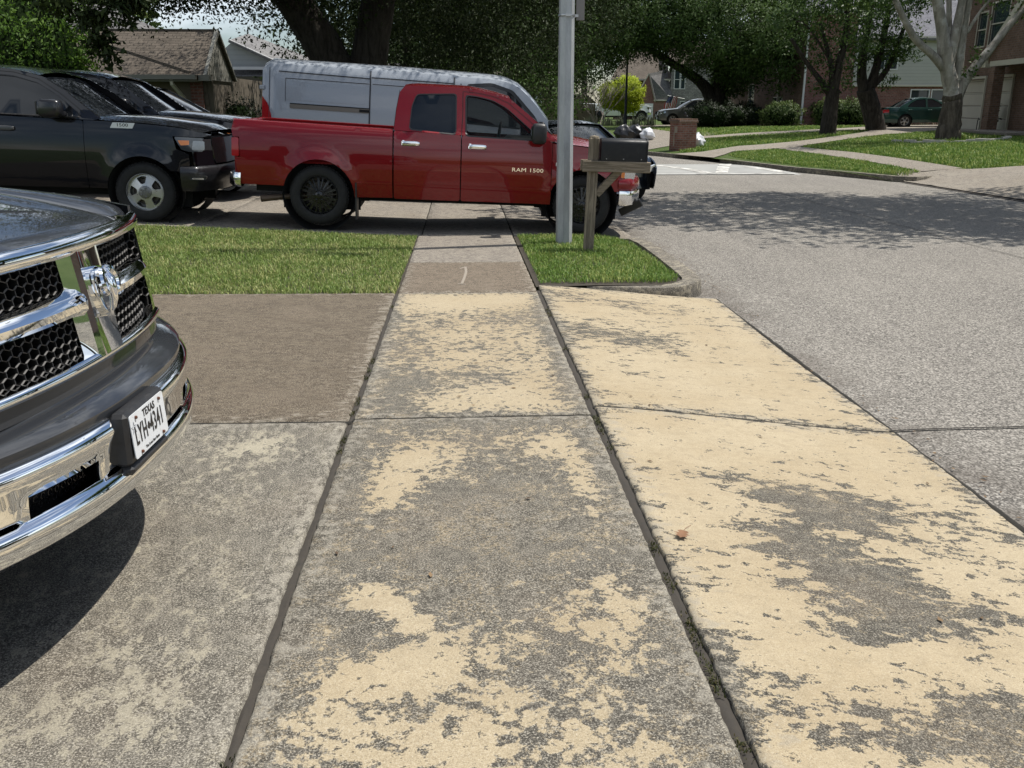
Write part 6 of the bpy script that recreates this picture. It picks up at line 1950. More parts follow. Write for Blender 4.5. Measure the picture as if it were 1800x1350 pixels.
# ------------------------------------------------------------------ house materials (object space)
def brickm(name, a, b, mortar, sc=1.0, mix=None):
    k = Mt(name)
    o = k.sep(k.pos(True))
    v = k.comb(k.ma('ADD', o[0], o[1]), o[2], 0.)
    br = k.n('TexBrick', {'Vector': v, 'Color1': (*a, 1), 'Color2': (*b, 1), 'Mortar': (*mortar, 1), 'Scale': 1.0 / sc, 'Mortar Size': .012, 'Brick Width': .22, 'Row Height': .085, 'Bias': -.1})
    n = k.noise(k.pos(True), 1.2, 5, .6)
    c = k.mix(k.mr(n, .35, .75, 0, .5), br.outputs[0], tuple(q * .55 for q in a))
    n2 = k.noise(k.pos(True), 9, 4, .7)
    c = k.mix(k.mr(n2, .5, .72, 0, .5), c, mix or tuple(min(1, q * 1.7) for q in b))
    k.set(col=c, rough=.9, spec=.2).bump(br.outputs[1], -.4, .01)
    return k.m
def shinglem(name, a, b, axis='x'):
    k = Mt(name)
    o = k.sep(k.pos(True))
    v = k.comb(o[0] if axis == 'x' else o[1], k.ma('MULTIPLY', o[2], 1.7), 0.)
    br = k.n('TexBrick', {'Vector': v, 'Color1': (*a, 1), 'Color2': (*b, 1), 'Mortar': tuple(q * .4 for q in a) + (1,), 'Scale': 1., 'Mortar Size': .012, 'Mortar Smooth': .5, 'Brick Width': .26, 'Row Height': .125, 'Bias': .1})
    n = k.noise(k.pos(True), .8, 6, .65)
    n2 = k.noise(k.pos(True), 12, 3, .7)
    c = k.mix(k.mr(n, .4, .7, 0, .45), br.outputs[0], tuple(q * .6 for q in a))
    c = k.mix(k.mr(n2, .45, .7, 0, .5), c, tuple(min(1, q * 1.35) for q in b))
    k.set(col=c, rough=.95, spec=.15).bump(br.outputs[1], -.6, .02)
    return k.m
def sidingm(name, a, row=.19):
    k = Mt(name)
    o = k.sep(k.pos(True))
    fr = k.ma('FRACT', k.ma('DIVIDE', o[2], row))
    ln = k.mr(fr, 0, .09, 1, 0)
    n = k.noise(k.pos(True), 1.5, 5, .6)
    c = k.mix(k.mr(n, .3, .8, 0, .3), a, tuple(q * .75 for q in a))
    c = k.mix(k.ma('MULTIPLY', ln, .75), c, tuple(q * .3 for q in a))
    k.set(col=c, rough=.75).bump(fr, .7, .02)
    return k.m
BRICK = brickm('red_brown_brick', (.17, .07, .055), (.26, .12, .095), (.2, .17, .15))
BRICKD = brickm('dark_brown_brick', (.13, .08, .055), (.2, .12, .085), (.17, .14, .12))
STONE = brickm('grey_stone', (.2, .19, .18), (.32, .3, .28), (.15, .14, .13), 1.6)
BRICKP = brickm('pink_brick', (.3, .18, .15), (.36, .23, .19), (.28, .25, .22))
SHING = shinglem('brown_shingle', (.088, .075, .062), (.13, .11, .09))
SHINGY = shinglem('brown_shingle_side', (.088, .075, .062), (.13, .11, .09), 'y')
SHG = shinglem('grey_shingle', (.11, .105, .105), (.16, .155, .15))
SHGY = shinglem('grey_shingle_side', (.16, .155, .155), (.22, .215, .21), 'y')
SIDE = sidingm('pale_siding', (.44, .44, .40))
SIDEW = sidingm('white_siding', (.4, .41, .41), .2)
TRIM = simple('cream_trim', (.5, .47, .38), .6, var=.15, vs=4)
TRIMW = simple('white_trim', (.66, .66, .64), .55, var=.12, vs=4)
DOORP = sidingm('cream_door_panel', (.5, .465, .385), .53)
TAN = simple('tan_wall', (.12, .1, .075), .85, var=.25, vs=3)
TANL = simple('grey_green_fascia', (.19, .185, .16), .7, var=.2, vs=3)

def wall(name, a, b, z0, z1, m, parent, th=.2, holes=()):
    """vertical wall from a to b (local xy), holes = (s0,s1,z0,z1) along it"""
    a, b = Vector((*a, 0)), Vector((*b, 0))
    d = (b - a); ln = d.length; d.normalize()
    n = Vector((d.y, -d.x, 0))
    mb = MB()
    f = lambda s, z: tuple(a + d * s + Vector((0, 0, z)))
    panel(mb, [(0, z0), (ln, z0), (ln, z1), (0, z1)], f, -n * th, [[(h[0], h[2]), (h[1], h[2]), (h[1], h[3]), (h[0], h[3])] for h in holes], 3.0, th, grid=False)
    o = mb.build(name, m, parent, 0)
    return o, f, n, d

def window(parent, f, n, s0, s1, z0, z1, m=None, gm=None, rec=.08, mull=1, bars=1):
    m = m or TRIMW
    mb = MB()
    t = .06
    def bar(sa, sb, za, zb, o=.02, dp=.12):
        p = [Vector(f(sa, za)), Vector(f(sb, za)), Vector(f(sb, zb)), Vector(f(sa, zb))]
        mb.add([q + n * o for q in p] + [q - n * (dp - o) for q in p], [(0, 1, 2, 3), (7, 6, 5, 4), (0, 4, 5, 1), (1, 5, 6, 2), (2, 6, 7, 3), (3, 7, 4, 0)])
    bar(s0 - t, s1 + t, z1, z1 + t); bar(s0 - t, s1 + t, z0 - t, z0, .03); bar(s0 - t, s0, z0, z1); bar(s1, s1 + t, z0, z1)
    for i in range(1, mull + 1):
        s = s0 + (s1 - s0) * i / (mull + 1)
        bar(s - .02, s + .02, z0, z1, -.03, .06)
    for i in range(1, bars + 1):
        z = z0 + (z1 - z0) * i / (bars + 1)
        bar(s0, s1, z - .025, z + .025, -.025, .06)
    w_ = mb.build('window', m, parent, 0)
    g_ = MB()
    g_.add([Vector(f(a, z)) - n * rec for a, z in ((s0 - .02, z0 - .02), (s1 + .02, z0 - .02), (s1 + .02, z1 + .02), (s0 - .02, z1 + .02))], [(0, 1, 2, 3)])
    g_.build('pane', gm or HOUSEG, w_, 0)
    return w_

def slabroof(mb, pts, th=.12):
    """thick roof plane from a polygon"""
    P = [Vector(p) for p in pts]
    n = (P[1] - P[0]).cross(P[2] - P[0]).normalized()
    if n.z < 0: n = -n; P = P[::-1]
    k = len(P)
    mb.add(P + [p - n * th for p in P], [tuple(range(k)), tuple(range(k, 2 * k))[::-1]] + [(i, k + i, k + (i + 1) % k, (i + 1) % k) for i in range(k)])

def downspout(parent, pts, m, w_=.1):
    b = MB(); b.tube(pts, w_ / 2, 4); return b.build('downspout', m, parent, 20)

# ---- brown shingled house at the upper left
h = empty('house', (-8.2, 28, .1), 0, 'single storey house with hipped brown shingle roof and cream downspout', 'house')
wall('wall', (-9, .4), (1.0, .4), -.4, 2.35, TAN, h)
wall('side_wall', (.9, .5), (.9, 11), -.4, 2.35, TAN, h)
b = MB()
# long front slope running to a gable on the street side, a hip cap lying across it
E0, RY, RZ = 2.32, 1.45, 3.62
slabroof(b, [(-8.5, -.3, E0), (1.02, -.3, E0), (1.02, RY, RZ), (-8.5, RY, RZ)], .1)
slabroof(b, [(-8.5, 3.2, E0), (1.02, 3.2, E0), (1.02, RY, RZ), (-8.5, RY, RZ)], .1)
b.build('roof', SHING, h, 0)
b = MB()
sl_ = lambda x, t: (x, -.3 + (RY + .3) * t, E0 + (RZ - E0) * t + .015)
b.tube([sl_(-3.4, .97), sl_(-1.4, .5), sl_(.55, .04)], .045, 4)
b.tube([(-8.5, RY, RZ + .01), (1.0, RY, RZ + .01)], .05, 4)
b.build('ridge_caps', SHING, h, 0)
b = MB()
b.prism([(-.2, 2.2), (RY, RZ - .05), (3.1, 2.2)], .86, .95, 0)
b.build('gable_wall', TANL, h, 0)
b = MB()
b.tube([(1.0, -.32, E0 - .04), (1.0, RY, RZ)], .075, 4); b.tube([(1.0, RY, RZ), (1.0, 3.25, E0 - .06)], .075, 4)
b.box((.95, -.2, E0 - .08), (.3, .3, .16))
b.build('barge_board', TANL, h, 20)
b = MB()
b.box((-3.9, -.38, E0 - .06), (9.3, .14, .13)); b.box((-3.9, -.1, E0 - .16), (9.3, .5, .03))
b.tube([(-2.2, 3.5, 3.55), (-8.5, 3.4, 3.55)], .05, 4)
b.build('gutter', TANL, h, 20)
downspout(h, [(.02, -.3, E0 - .1), (.04, -.3, E0 - .25), (.22, .1, E0 - .62), (.26, .12, E0 - .9), (.26, .12, 0)], TRIM, .12)
b = MB()
slabroof(b, [(-8, 5, 3.5), (-2.2, 5, 3.5), (-4.6, 9, 5.0), (-8, 9, 5.4)], .1)
slabroof(b, [(-2.2, 5, 3.5), (-2.0, 12, 3.5), (-4.6, 9, 5.0)], .1)
b.build('upper_roof', SHG, h, 0)
g_ = MB(); 
for i in range(5): g_.box((-.2 - i * .02, .38, .6 + i * .35), (2.2, .04, .3))
g_.build('garage_door', TAN, h, 0)
b = MB(); b.box((.55, .36, 1.1), (.35, .12, 2.4)); b.build('brick_pier', BRICK, h, 0)

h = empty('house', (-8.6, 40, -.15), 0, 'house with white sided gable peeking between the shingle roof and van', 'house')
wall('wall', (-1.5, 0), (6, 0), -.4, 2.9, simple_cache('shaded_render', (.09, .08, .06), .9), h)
b = MB(); slabroof(b, [(-2, -.4, 2.35), (6.5, -.4, 2.35), (6.5, 3, 3.55), (-2, 3, 3.55)], .1); b.build('roof', SHG, h, 0)
b = MB(); b.prism([(-2.2, 3.3), (1.1, 3.3), (-1.0, 4.3)], 1.5, 1.7, 1); b.build('gable_wall', SIDEW, h, 0)
b = MB(); slabroof(b, [(-1.0, 1.2, 4.38), (1.5, 1.2, 3.25), (3.0, 5, 3.4), (-1, 5, 4.9)], .1); b.build('upper_roof', SHGY, h, 0)
b = MB(); b.tube([(-1.05, 1.3, 4.36), (1.25, 1.3, 3.33)], .09, 4); b.box((-.4, 1.35, 3.27), (3.4, .1, .12)); b.build('barge_board', TRIMW, h, 20)
b = MB(); b.box((1.0, -.1, 2.25), (6.5, .12, .14)); b.build('gutter', TRIM, h, 0)
downspout(h, [(.35, -.2, 2.2), (.35, -.2, 0)], TRIM)

bush('shrub', 'dark leafy shrub between the tan house and the van tail', -7.0, 30.5, .0, .8, .8, .95, 150, 12, .1, DKHEDGE, 95)
# sago palm in front of the first house
sp = empty('sago_palm', (-7.0, 26.3, .1), 0, 'dark sago palm with arching fronds below the gutter', 'palm')
b = MB(); b.tube([(0, 0, -.2), (0, 0, .75)], [.16, .2], 9); b.build('trunk', BARK, sp)
b = MB(); rg = random.Random(4)
for i in range(26):
    a = 2 * pi * i / 26 * 1.618 * 3; el = rg.uniform(.25, 1.25); ln = rg.uniform(.9, 1.25)
    pts = [(cos(a) * cos(el) * ln * t, sin(a) * cos(el) * ln * t, .75 + sin(el) * ln * t - .55 * t * t * ln * .8) for t in np.linspace(0, 1, 9)]
    b.tube(pts, .008, 4, False)
    for j in range(1, 9):
        for q in (0, .5):
            if j + q > 8: continue
            p = Vector(pts[j]) if q == 0 else Vector(pts[j]).lerp(Vector(pts[min(8, j + 1)]), .5)
            t = (Vector(pts[j]) - Vector(pts[j - 1])).normalized()
            sd_ = t.cross(Vector((0, 0, 1))).normalized()
            for sg in (1, -1):
                e = p + (sd_ * sg * .8 + t * .6 + Vector((0, 0, .25))) * .26 * (1.1 - abs(j - 4) / 7)
                b.add([p - t * .015, p + t * .015, e], [(0, 1, 2)])
b.build('fronds', leafm('palm_frond', (.015, .035, .012), (.035, .07, .022), None, .15), sp, 0)

# ---- brick and siding two storey house on the right
h = empty('house', (20.2, 55.5, .4), 0, 'two storey house, red brick below and pale siding above, white downspout', 'house')
wo, f, n, d = wall('wall', (0, 0), (3.0, 0), -.5, 6.4, BRICK, h)
wo, f, n, d = wall('lower_wall', (2.98, 0), (14, 0), -.5, 2.34, BRICK, h, holes=[(3.65, 4.72, .9, 2.1), (4.92, 5.98, .9, 2.1)])
window(wo, f, n, 3.65, 4.72, .9, 2.1, TRIMW, HOUSEG, mull=0, bars=1)
window(wo, f, n, 4.92, 5.98, .9, 2.1, TRIMW, HOUSEG, mull=0, bars=1)
wo, f, n, d = wall('siding_wall', (2.98, -.05), (14, -.05), 2.34, 4.95, SIDE, h, holes=[(1.1, 2.55, 3.3, 4.35)])
window(wo, f, n, 1.1, 2.55, 3.3, 4.35, TRIMW, HOUSEG, mull=1, bars=0)
b = MB(); b.box((8.5, -.09, 2.36), (11, .08, .1)); b.box((8.3, -.25, 5.0), (11.6, .35, .16)); b.box((1.5, -.25, 6.4), (3.4, .35, .16)); b.build('trim_boards', TRIM, h, 0)
b = MB(); slabroof(b, [(2.5, -.45, 4.98), (14.5, -.45, 4.98), (14.5, 5, 7.6), (5.6, 5, 7.6)], .14); slabroof(b, [(2.5, -.45, 4.98), (5.6, 5, 7.6), (2.5, 5, 7.6)], .12)
slabroof(b, [(-.4, -.45, 6.45), (3.2, -.45, 6.45), (3.2, 5, 8.6), (1.5, 5, 8.6)], .14); b.build('roof', shinglem('slate_grey_shingle', (.12, .12, .135), (.17, .17, .185)), h, 0)
wo, f, n, d = wall('street_wall', (.0, 16), (.0, -.001), -.5, 6.4, BRICKD, h, holes=[(11.2, 12.6, 3.3, 4.5), (3.2, 4.6, 3.2, 4.6), (5.6, 6.8, .8, 2.6), (11.0, 12.6, .8, 1.7)])
window(wo, f, n, 11.2, 12.6, 3.3, 4.5, TRIM, HOUSEG, mull=1, bars=0)
window(wo, f, n, 3.2, 4.6, 3.2, 4.6, TRIM, HOUSEG, mull=1, bars=0)
window(wo, f, n, 5.6, 6.8, .8, 2.6, TRIM, HOUSEG, mull=0, bars=1)
window(wo, f, n, 11.0, 12.6, .8, 1.7, TRIM, HOUSEG, mull=1, bars=0)
b = MB(); slabroof(b, [(-.45, 16.4, 6.45), (-.45, -.45, 6.45), (5, 3, 9), (5, 16.4, 9)], .14); b.build('side_roof', SHGY, h, 0)
downspout(h, [(.05, -.1, 6.3), (.05, -.1, .15), (-.1, -.3, .05)], TRIMW, .14)
downspout(h, [(-.08, 4.0, 6.3), (-.08, 4.0, .1)], TRIM, .14)
b = MB()
for y in (11.4, 12.8): b.box((-1.4, y, 1.6), (.35, .35, 3.6))
b.box((-.8, 12.1, 3.5), (1.6, 2.2, .25))
b.build('porch', BRICKD, h, 0)
b = MB(); b.tube([(-1.7, 13.0, 0), (-1.7, 13.0, 3.5)], .1, 8); b.build('porch_post', TRIM, h)

# ---- brick house with garage doors at the right edge
ang = atan2(-9.5, -1.19)
h = empty('house', (23.42, 44.6, .5), ang, 'dark brick house with two cream garage doors at the right edge', 'house')
wo, f, n, d = wall('wall', (0, 0), (16, 0), -.5, 6.2, BRICKD, h, .25, holes=[(.75, 4.05, .02, 2.24), (4.6, 6.7, .02, 2.24), (2.3, 3.25, 3.62, 5.0), (3.65, 5.35, 3.62, 5.3), (5.75, 6.75, 3.62, 5.0)])
for a, c, z0, z1 in ((2.3, 3.25, 3.62, 5.0), (3.65, 5.35, 3.62, 5.3), (5.75, 6.75, 3.62, 5.0)):
    window(wo, f, n, a, c, z0, z1, TRIM, HOUSEG, mull=0, bars=1)
for a, c in ((.75, 4.05), (4.6, 6.7)):
    b = MB()
    for i in range(4):
        b.box(((a + c) / 2, -.12 if n.y > 0 else .12, .29 + i * .55), (c - a + .04, .05, .535), None, .012)
    b.build('garage_door', DOORP, h, 30)
    b = MB(); o_ = .03 if n.y > 0 else -.03
    b.box((a - .0, o_, 1.13), (.09, .09, 2.26)); b.box((c + .0, o_, 1.13), (.09, .09, 2.26)); b.box(((a + c) / 2, o_, 2.29), (c - a + .1, .09, .1))
    b.build('garage_frame', TRIM, h, 0)
wall('end_wall', (0, 10), (0, .001), -.5, 6.2, BRICKD, h, .25)
so_ = 1 if n.y > 0 else -1
b = MB()
b.prism([(6.2, 2.75), (9.4, 5.0), (12.6, 2.75)], so_ * .9, so_ * 1.05, 1)
b.build('porch_gable', BRICKD, h, 0)
b = MB()
for p, q in (((6.0, so_ * 1.1, 2.7), (9.4, so_ * 1.1, 5.15)), ((9.4, so_ * 1.1, 5.15), (12.8, so_ * 1.1, 2.7))): b.tube([p, q], .17, 4)
b.box((6.25, so_ * 1.0, 2.75), (.5, .3, .3)); b.box((9.4, so_ * .98, 2.72), (5.4, .16, .2))
b.build('barge_board', TRIM, h, 20)
b = MB(); slabroof(b, [(5.9, 0, 2.72), (5.9, so_ * 1.2, 2.72), (9.4, so_ * 1.2, 5.2), (9.4, 0, 5.2)], .1); slabroof(b, [(12.9, 0, 2.72), (12.9, so_ * 1.2, 2.72), (9.4, so_ * 1.2, 5.2), (9.4, 0, 5.2)], .1); b.build('porch_roof', SHG, h, 0)
for x in (7.15, 11.6): MB().box((x, so_ * .9, 1.3), (.4, .4, 2.6)).build('porch_pier', BRICKD, h, 0)
b = MB(); slabroof(b, [(-.5, so_ * .5, 6.2), (16.5, so_ * .5, 6.2), (16.5, -so_ * 5, 9), (-.5, -so_ * 5, 9)], .14); b.build('roof', SHG, h, 0)
b = MB(); b.box((9.2, so_ * 1.3, .1), (4.6, 1.6, .12), None, .02); b.build('porch_step', C_FAR, h)
b = MB(); b.tube([(7.0, so_ * 1.35, 0), (7.02, so_ * 1.35, .5), (7.1, so_ * 1.35, .62), (7.2, so_ * 1.35, .55)], .02, 6); b.tube([(7.25, so_ * 1.35, 0), (7.25, so_ * 1.35, .5)], .015, 6); b.build('iron_hook', BLACKPL, h)
t = empty('potted_plant', (22.25, 38.55, .48), 0, 'dark potted plant beside the right hand garage door', 'plant')
b = MB(); b.lathe([(.001, 0), (.16, 0), (.2, .4), (.17, .4), (.15, .34), (.001, .34)], 14, 2); b.build('pot', BLACKPL, t)
crown_mesh('foliage', [(0, 0, .85, .28, .28, .4)], 26, 12, .16, DKHEDGE, t, 91, shell=.2, crad=.12)

# ---- far houses down the street
h = empty('house', (17.1, 88, .4), 0, 'far brick house with grey shingled garage gable, white garage door and stone wing', 'house')
b = MB(); b.prism([(-.9, -.4), (1.0, -.4), (1.0, 1.75), (.35, 4.0), (-.9, 1.7)], 0, .3, 1); b.build('gable_wall', BRICK, h, 0)
b = MB(); slabroof(b, [(1.05, -.2, 1.7), (2.75, .0, 1.75), (2.45, 2, 4.5), (.35, -.2, 4.1)], .1); b.build('garage_roof', SHG, h, 0)
b = MB()
for i in range(4): b.box((.3, -.06, .2 + i * .36), (1.15, .08, .35), None, .01)
b.build('garage_door', TRIMW, h)
wo, f, n, d = wall('side_wall', (1.0, -.02), (2.7, -.02), -.4, 1.72, BRICK, h)
b = MB(); b.box((1.85, -.1, 1.74), (1.9, .15, .1)); b.build('gutter', TRIM, h)
wo, f, n, d = wall('stone_wall', (2.6, .6), (7.5, .6), -.4, 5.0, STONE, h, holes=[(.35, .8, 2.8, 4.4), (.95, 1.3, 2.8, 4.4), (1.0, 1.6, .5, 1.6)])
window(wo, f, n, .35, .8, 2.8, 4.4, TRIMW, mull=0); window(wo, f, n, .95, 1.3, 2.8, 4.4, TRIMW, mull=0); window(wo, f, n, 1.0, 1.6, .5, 1.6, TRIMW, mull=0)
wo, f, n, d = wall('brown_wall', (-2.6, 1.5), (2.6, 1.5), -.4, 3.6, brickm('maroon_brick', (.1, .045, .035), (.14, .07, .055), (.1, .08, .07)), h)
b = MB(); slabroof(b, [(-3, 1.2, 3.65), (3, 1.2, 3.65), (2.2, 6, 6.4), (-.6, 6, 6.4)], .12); b.build('roof', SHING, h, 0)
b = MB(); slabroof(b, [(2.4, .3, 4.95), (8, .3, 4.95), (8, 5, 7.4), (3, 5, 7.4)], .12); b.build('wing_roof', SHING, h, 0)
b = MB(); b.tube([(-1.0, -.08, 1.6), (.36, -.08, 4.1)], .06, 4); b.tube([(.36, -.08, 4.1), (1.05, -.08, 1.6)], .06, 4); b.box((0, 1.1, 3.6), (6, .1, .14)); b.build('barge_board', TRIM, h, 20)
downspout(h, [(.2, 1.35, 3.6), (.2, 1.35, 1.0)], TRIM, .2)

h = empty('house', (25.3, 92, .4), 0, 'white sided house with dark roof glimpsed past the oak trunk', 'house')
wall('wall', (-4, 0), (4, 0), -.4, 5.4, SIDEW, h)
b = MB(); slabroof(b, [(-4.4, -1.2, 2.3), (4.4, -1.2, 2.3), (4.4, .1, 3.1), (-4.4, .1, 3.1)], .1); slabroof(b, [(-4.5, -.4, 5.4), (4.5, -.4, 5.4), (4.5, 4, 7.8), (-4.5, 4, 7.8)], .12); b.build('roof', simple_cache('dark_roof', (.05, .052, .06), .9), h, 0)
b = MB(); b.box((0, -1.2, 2.2), (8.8, .1, .16)); b.build('porch_beam', TRIM, h, 0)
wall('porch_wall', (-4, -.3), (4, -.3), -.4, 2.2, BRICKP, h)

h = empty('house', (12.3, 95, .45), 0, 'small tan house with low gable and closed garage left of the bare shrub', 'house')
b = MB(); b.prism([(-2.0, -.4), (1.5, -.4), (1.5, 1.2), (.1, 2.3), (-2.0, 1.1)], 0, .3, 1); b.build('gable_wall', simple_cache('tan_render', (.3, .26, .2), .85), h, 0)
b = MB(); slabroof(b, [(-2.6, -.5, .9), (.1, -.5, 2.45), (.1, 6, 2.45), (-2.6, 6, .9)], .1); slabroof(b, [(1.9, -.5, 1.0), (.1, -.5, 2.45), (.1, 6, 2.45), (1.9, 6, 1.0)], .1); b.build('roof', SHINGY, h, 0)
b = MB()
for i in range(3): b.box((-.2, -.06, .0 + i * .32), (2.2, .08, .31), None, .01)
b.build('garage_door', TAN, h)

h = empty('house', (6.2, 75, .3), 0, 'pinkish brick house wall with small white window behind the truck mirror', 'house')
wo, f, n, d = wall('wall', (-5, 0), (2.4, 0), -.4, 3.6, BRICKP, h, holes=[(4.6, 5.2, 1.5, 2.3)])
window(wo, f, n, 4.6, 5.2, 1.5, 2.3, TRIMW, simple_cache('bright_blind', (.6, .62, .62), .6), mull=0)
b = MB(); slabroof(b, [(-5.5, -.5, 3.6), (3, -.5, 3.6), (2, 5, 5.6), (-4, 5, 5.6)], .12); b.build('roof', SHING, h, 0)
f_ = empty('fence', (6.5, 66, .2), 0, 'weathered timber board fence behind the red truck windscreen', 'fence')
b = MB(); rg = random.Random(8)
for i in range(46): b.box((-4 + i * .152, rg.uniform(-.01, .01), .75), (.142, .02, 1.62 + rg.uniform(-.03, .03)))
b.build('boards', simple('grey_fence_board', (.16, .125, .095), .9, var=.4, vs=5), f_, 0)
b = MB()
for z in (.35, 1.2): b.box((-.5, .05, z), (7, .05, .09))
for i in range(4): b.box((-3.9 + i * 2.2, .1, .7), (.09, .09, 1.6))
b.build('rails', simple_cache('fence_rail', (.15, .12, .09), .9), f_, 0)

# ---- houses behind the camera side of the street, for the reflections
h = empty('house', (24, -2, .4), R(-90), 'pale house across the street outside the right edge of the view', 'house')
wall('wall', (-8, 0), (8, 0), -.4, 3, BRICKP, h)
b = MB(); slabroof(b, [(-8.5, -.5, 2.95), (8.5, -.5, 2.95), (6, 5, 5.6), (-6, 5, 5.6)], .12); b.build('roof', SHING, h, 0)

# ------------------------------------------------------------------ street furniture
def woodm(name, a, b):
    k = Mt(name)
    p = k.pos(True)
    n = k.noise(k.mapv(p, (14, 14, 1.1)), 2.2, 7, .7, 1.2)
    n2 = k.noise(p, 3, 4)
    c = k.mix(k.mr(n, .3, .7), a, b)
    c = k.mix(k.mr(n2, .45, .75, 0, .5), c, (.1, .085, .06))
    k.set(col=c, rough=.9, spec=.2).bump(n, .9, .012)
    return k.m
WOODV = woodm('weathered_post', (.11, .09, .065), (.32, .27, .2))
def woodh():
    k = Mt('weathered_beam')
    p = k.pos(True)
    n = k.noise(k.mapv(p, (1.1, 14, 14)), 2.2, 7, .7, 1.2)
    k.set(col=k.mix(k.mr(n, .3, .7), (.11, .09, .062), (.33, .27, .2)), rough=.9, spec=.2).bump(n, .9, .012)
    return k.m
WOODH = woodh()
mbx = empty('mailbox', (1.52, 10.95, -.125), 0, 'black rural mailbox on a weathered leaning timber post', 'mailbox', rot=(R(1.5), R(1.6), 0))
b = MB()
b.box((.0, 0, .655), (.115, .115, 1.36), None, .012)
b.build('post', WOODV, mbx, 30)
b = MB()
b.lathe([(.001, .03), (.052, .02), (.06, 0)], 12, 2, (0, 0, 1.33)); b.box((0, 0, 1.325), (.1, .1, .03), None, .012)
b.build('post_cap', WOODV, mbx, 30)
b = MB()
b.box((.265, -.09, 1.015), (.80, .04, .125), None, .006)
b.box((.265, .09, 1.015), (.80, .04, .125), None, .006)
b.build('arm', WOODH, mbx, 30)
b = MB()
M = Matrix.Translation((.19, 0, .83)) @ Matrix.Rotation(R(-48), 4, 'Y')
b.box((0, 0, 0), (.40, .07, .085), M, .006)
b.build('brace', WOODH, mbx, 30)
MBM = Mt('mailbox_black'); q = MBM.pos(True)
MBM.set(col=MBM.mix(MBM.mr(MBM.noise(q, 7, 5, .7), .45, .75), (.008, .009, .010), (.02, .02, .02)), rough=MBM.mr(MBM.noise(q, 20, 4), .3, .7, .38, .55), spec=.35)
MBM.bump(MBM.noise(q, 260, 2), .06, .002)
b = MB()
def mbsec(hw, hb, ht):
    return [(-hw, hb), (hw, hb)] + [(hw * cos(a), ht - hw * .55 + hw * .55 * sin(a) ** .8 if sin(a) > 0 else ht - hw * .55) for a in np.linspace(0, pi, 16)]
sec = mbsec(.105, 1.085, 1.335)
vs, fs = [], []
xs = [.075, .08, .60, .605]
for x in xs:
    k_ = .985 if x in (.075, .605) else 1
    for y, z in sec: vs.append((x, y * k_, 1.085 + (z - 1.085) * k_))
m_ = len(sec)
for i in range(3):
    fs += [(i * m_ + j, i * m_ + (j + 1) % m_, (i + 1) * m_ + (j + 1) % m_, (i + 1) * m_ + j) for j in range(m_)]
fs += [tuple(range(m_))[::-1], tuple(range(3 * m_, 4 * m_))]
b.add(vs, fs)
o = b.build('box', MBM.m, mbx, 40)
b = MB()
vs = []
for x in (.606, .622):
    for y, z in sec: vs.append((x, y * 1.04, 1.083 + (z - 1.085) * 1.03))
b.add(vs, [(j, (j + 1) % m_, m_ + (j + 1) % m_, m_ + j) for j in range(m_)] + [tuple(range(m_))[::-1], tuple(range(m_, 2 * m_))])
b.build('door', MBM.m, o, 40)
b = MB()
for x in (.14, .34, .55): b.lathe([(.007, 0), (.007, -.004), (.0004, -.005)], 8, 1, (x, -.105, 1.105))
b.build('rivets', simple_cache('zinc', (.3, .3, .3), .4, .9), o, 0)
b = MB(); b.box((.33, 0, 1.08), (.56, .19, .012)); b.build('base_plate', MBM.m, mbx, 0)

# galvanised lamp pole
GALV = Mt('galvanised_steel'); q = GALV.pos(True)
n1 = GALV.noise(GALV.mapv(q, (1, 1, .25)), 9, 5, .65); n2 = GALV.voro(q, 60, 'F1', 0)
GALV.set(col=GALV.mix(GALV.mr(n1, .3, .7), (.30, .315, .325), (.44, .455, .46)), metal=.35, rough=GALV.mr(n2, 0, .8, .42, .6))
pole = empty('lamp_pole', (1.295, 11.6, -.13), 0, 'galvanised steel octagonal street pole beside the mailbox', 'pole')
b = MB()
b.tube([(0, 0, -.05), (-.01, 0, 3.0), (-.03, 0, 9.0)], [.105, .092, .055], 8, True, Matrix.Rotation(R(-12), 4, 'Z'))
b.build('shaft', GALV.m, pole, 20)
b = MB(); b.tube([(-.03, 0, 8.7), (.5, 0, 9.2), (1.6, 0, 9.4)], [.04, .035, .03], 8); b.build('lamp_arm', GALV.m, pole)
b = MB(); b.box((1.9, 0, 9.4), (.6, .22, .13), None, .05); b.build('lamp_head', GALV.m, pole)
b = MB(); b.lathe([(.1, -.012), (.104, 0), (.1, .012)], 8, 2, (-.01, 0, 2.72)); b.box((.0, -.1, 2.72), (.07, .03, .03)); b.box((.1, .02, 2.72), (.06, .04, .03)); b.build('clamp_band', simple_cache('stainless_band', (.4, .4, .4), .35, .9), pole)
b = MB(); b.box((.155, .03, 2.98), (.10, .012, .62), Matrix.Rotation(R(0), 4, 'Z'), .004); b.build('sign_plate', simple('sign_back_grey', (.2, .185, .175), .5, metal=.3, var=.15), pole)

# dark lamp post far away, brick mailbox pillar, flag, bags, stones, leaf
lp = empty('lamp_post', (10.6, 60.5, .33), 0, 'slim dark lamp post in front of the lime topiary', 'lamp post')
b = MB(); b.tube([(0, 0, -.1), (0, 0, .7), (0, 0, .75), (0, 0, 4.9)], [.13, .12, .085, .06], 10); b.build('post', BLACKPL, lp)
b = MB(); b.lathe([(.05, 4.85), (.16, 4.95), (.2, 5.35), (.24, 5.4), (.05, 5.6), (.001, 5.62)], 10, 2); b.build('lantern', BLACKPL, lp)

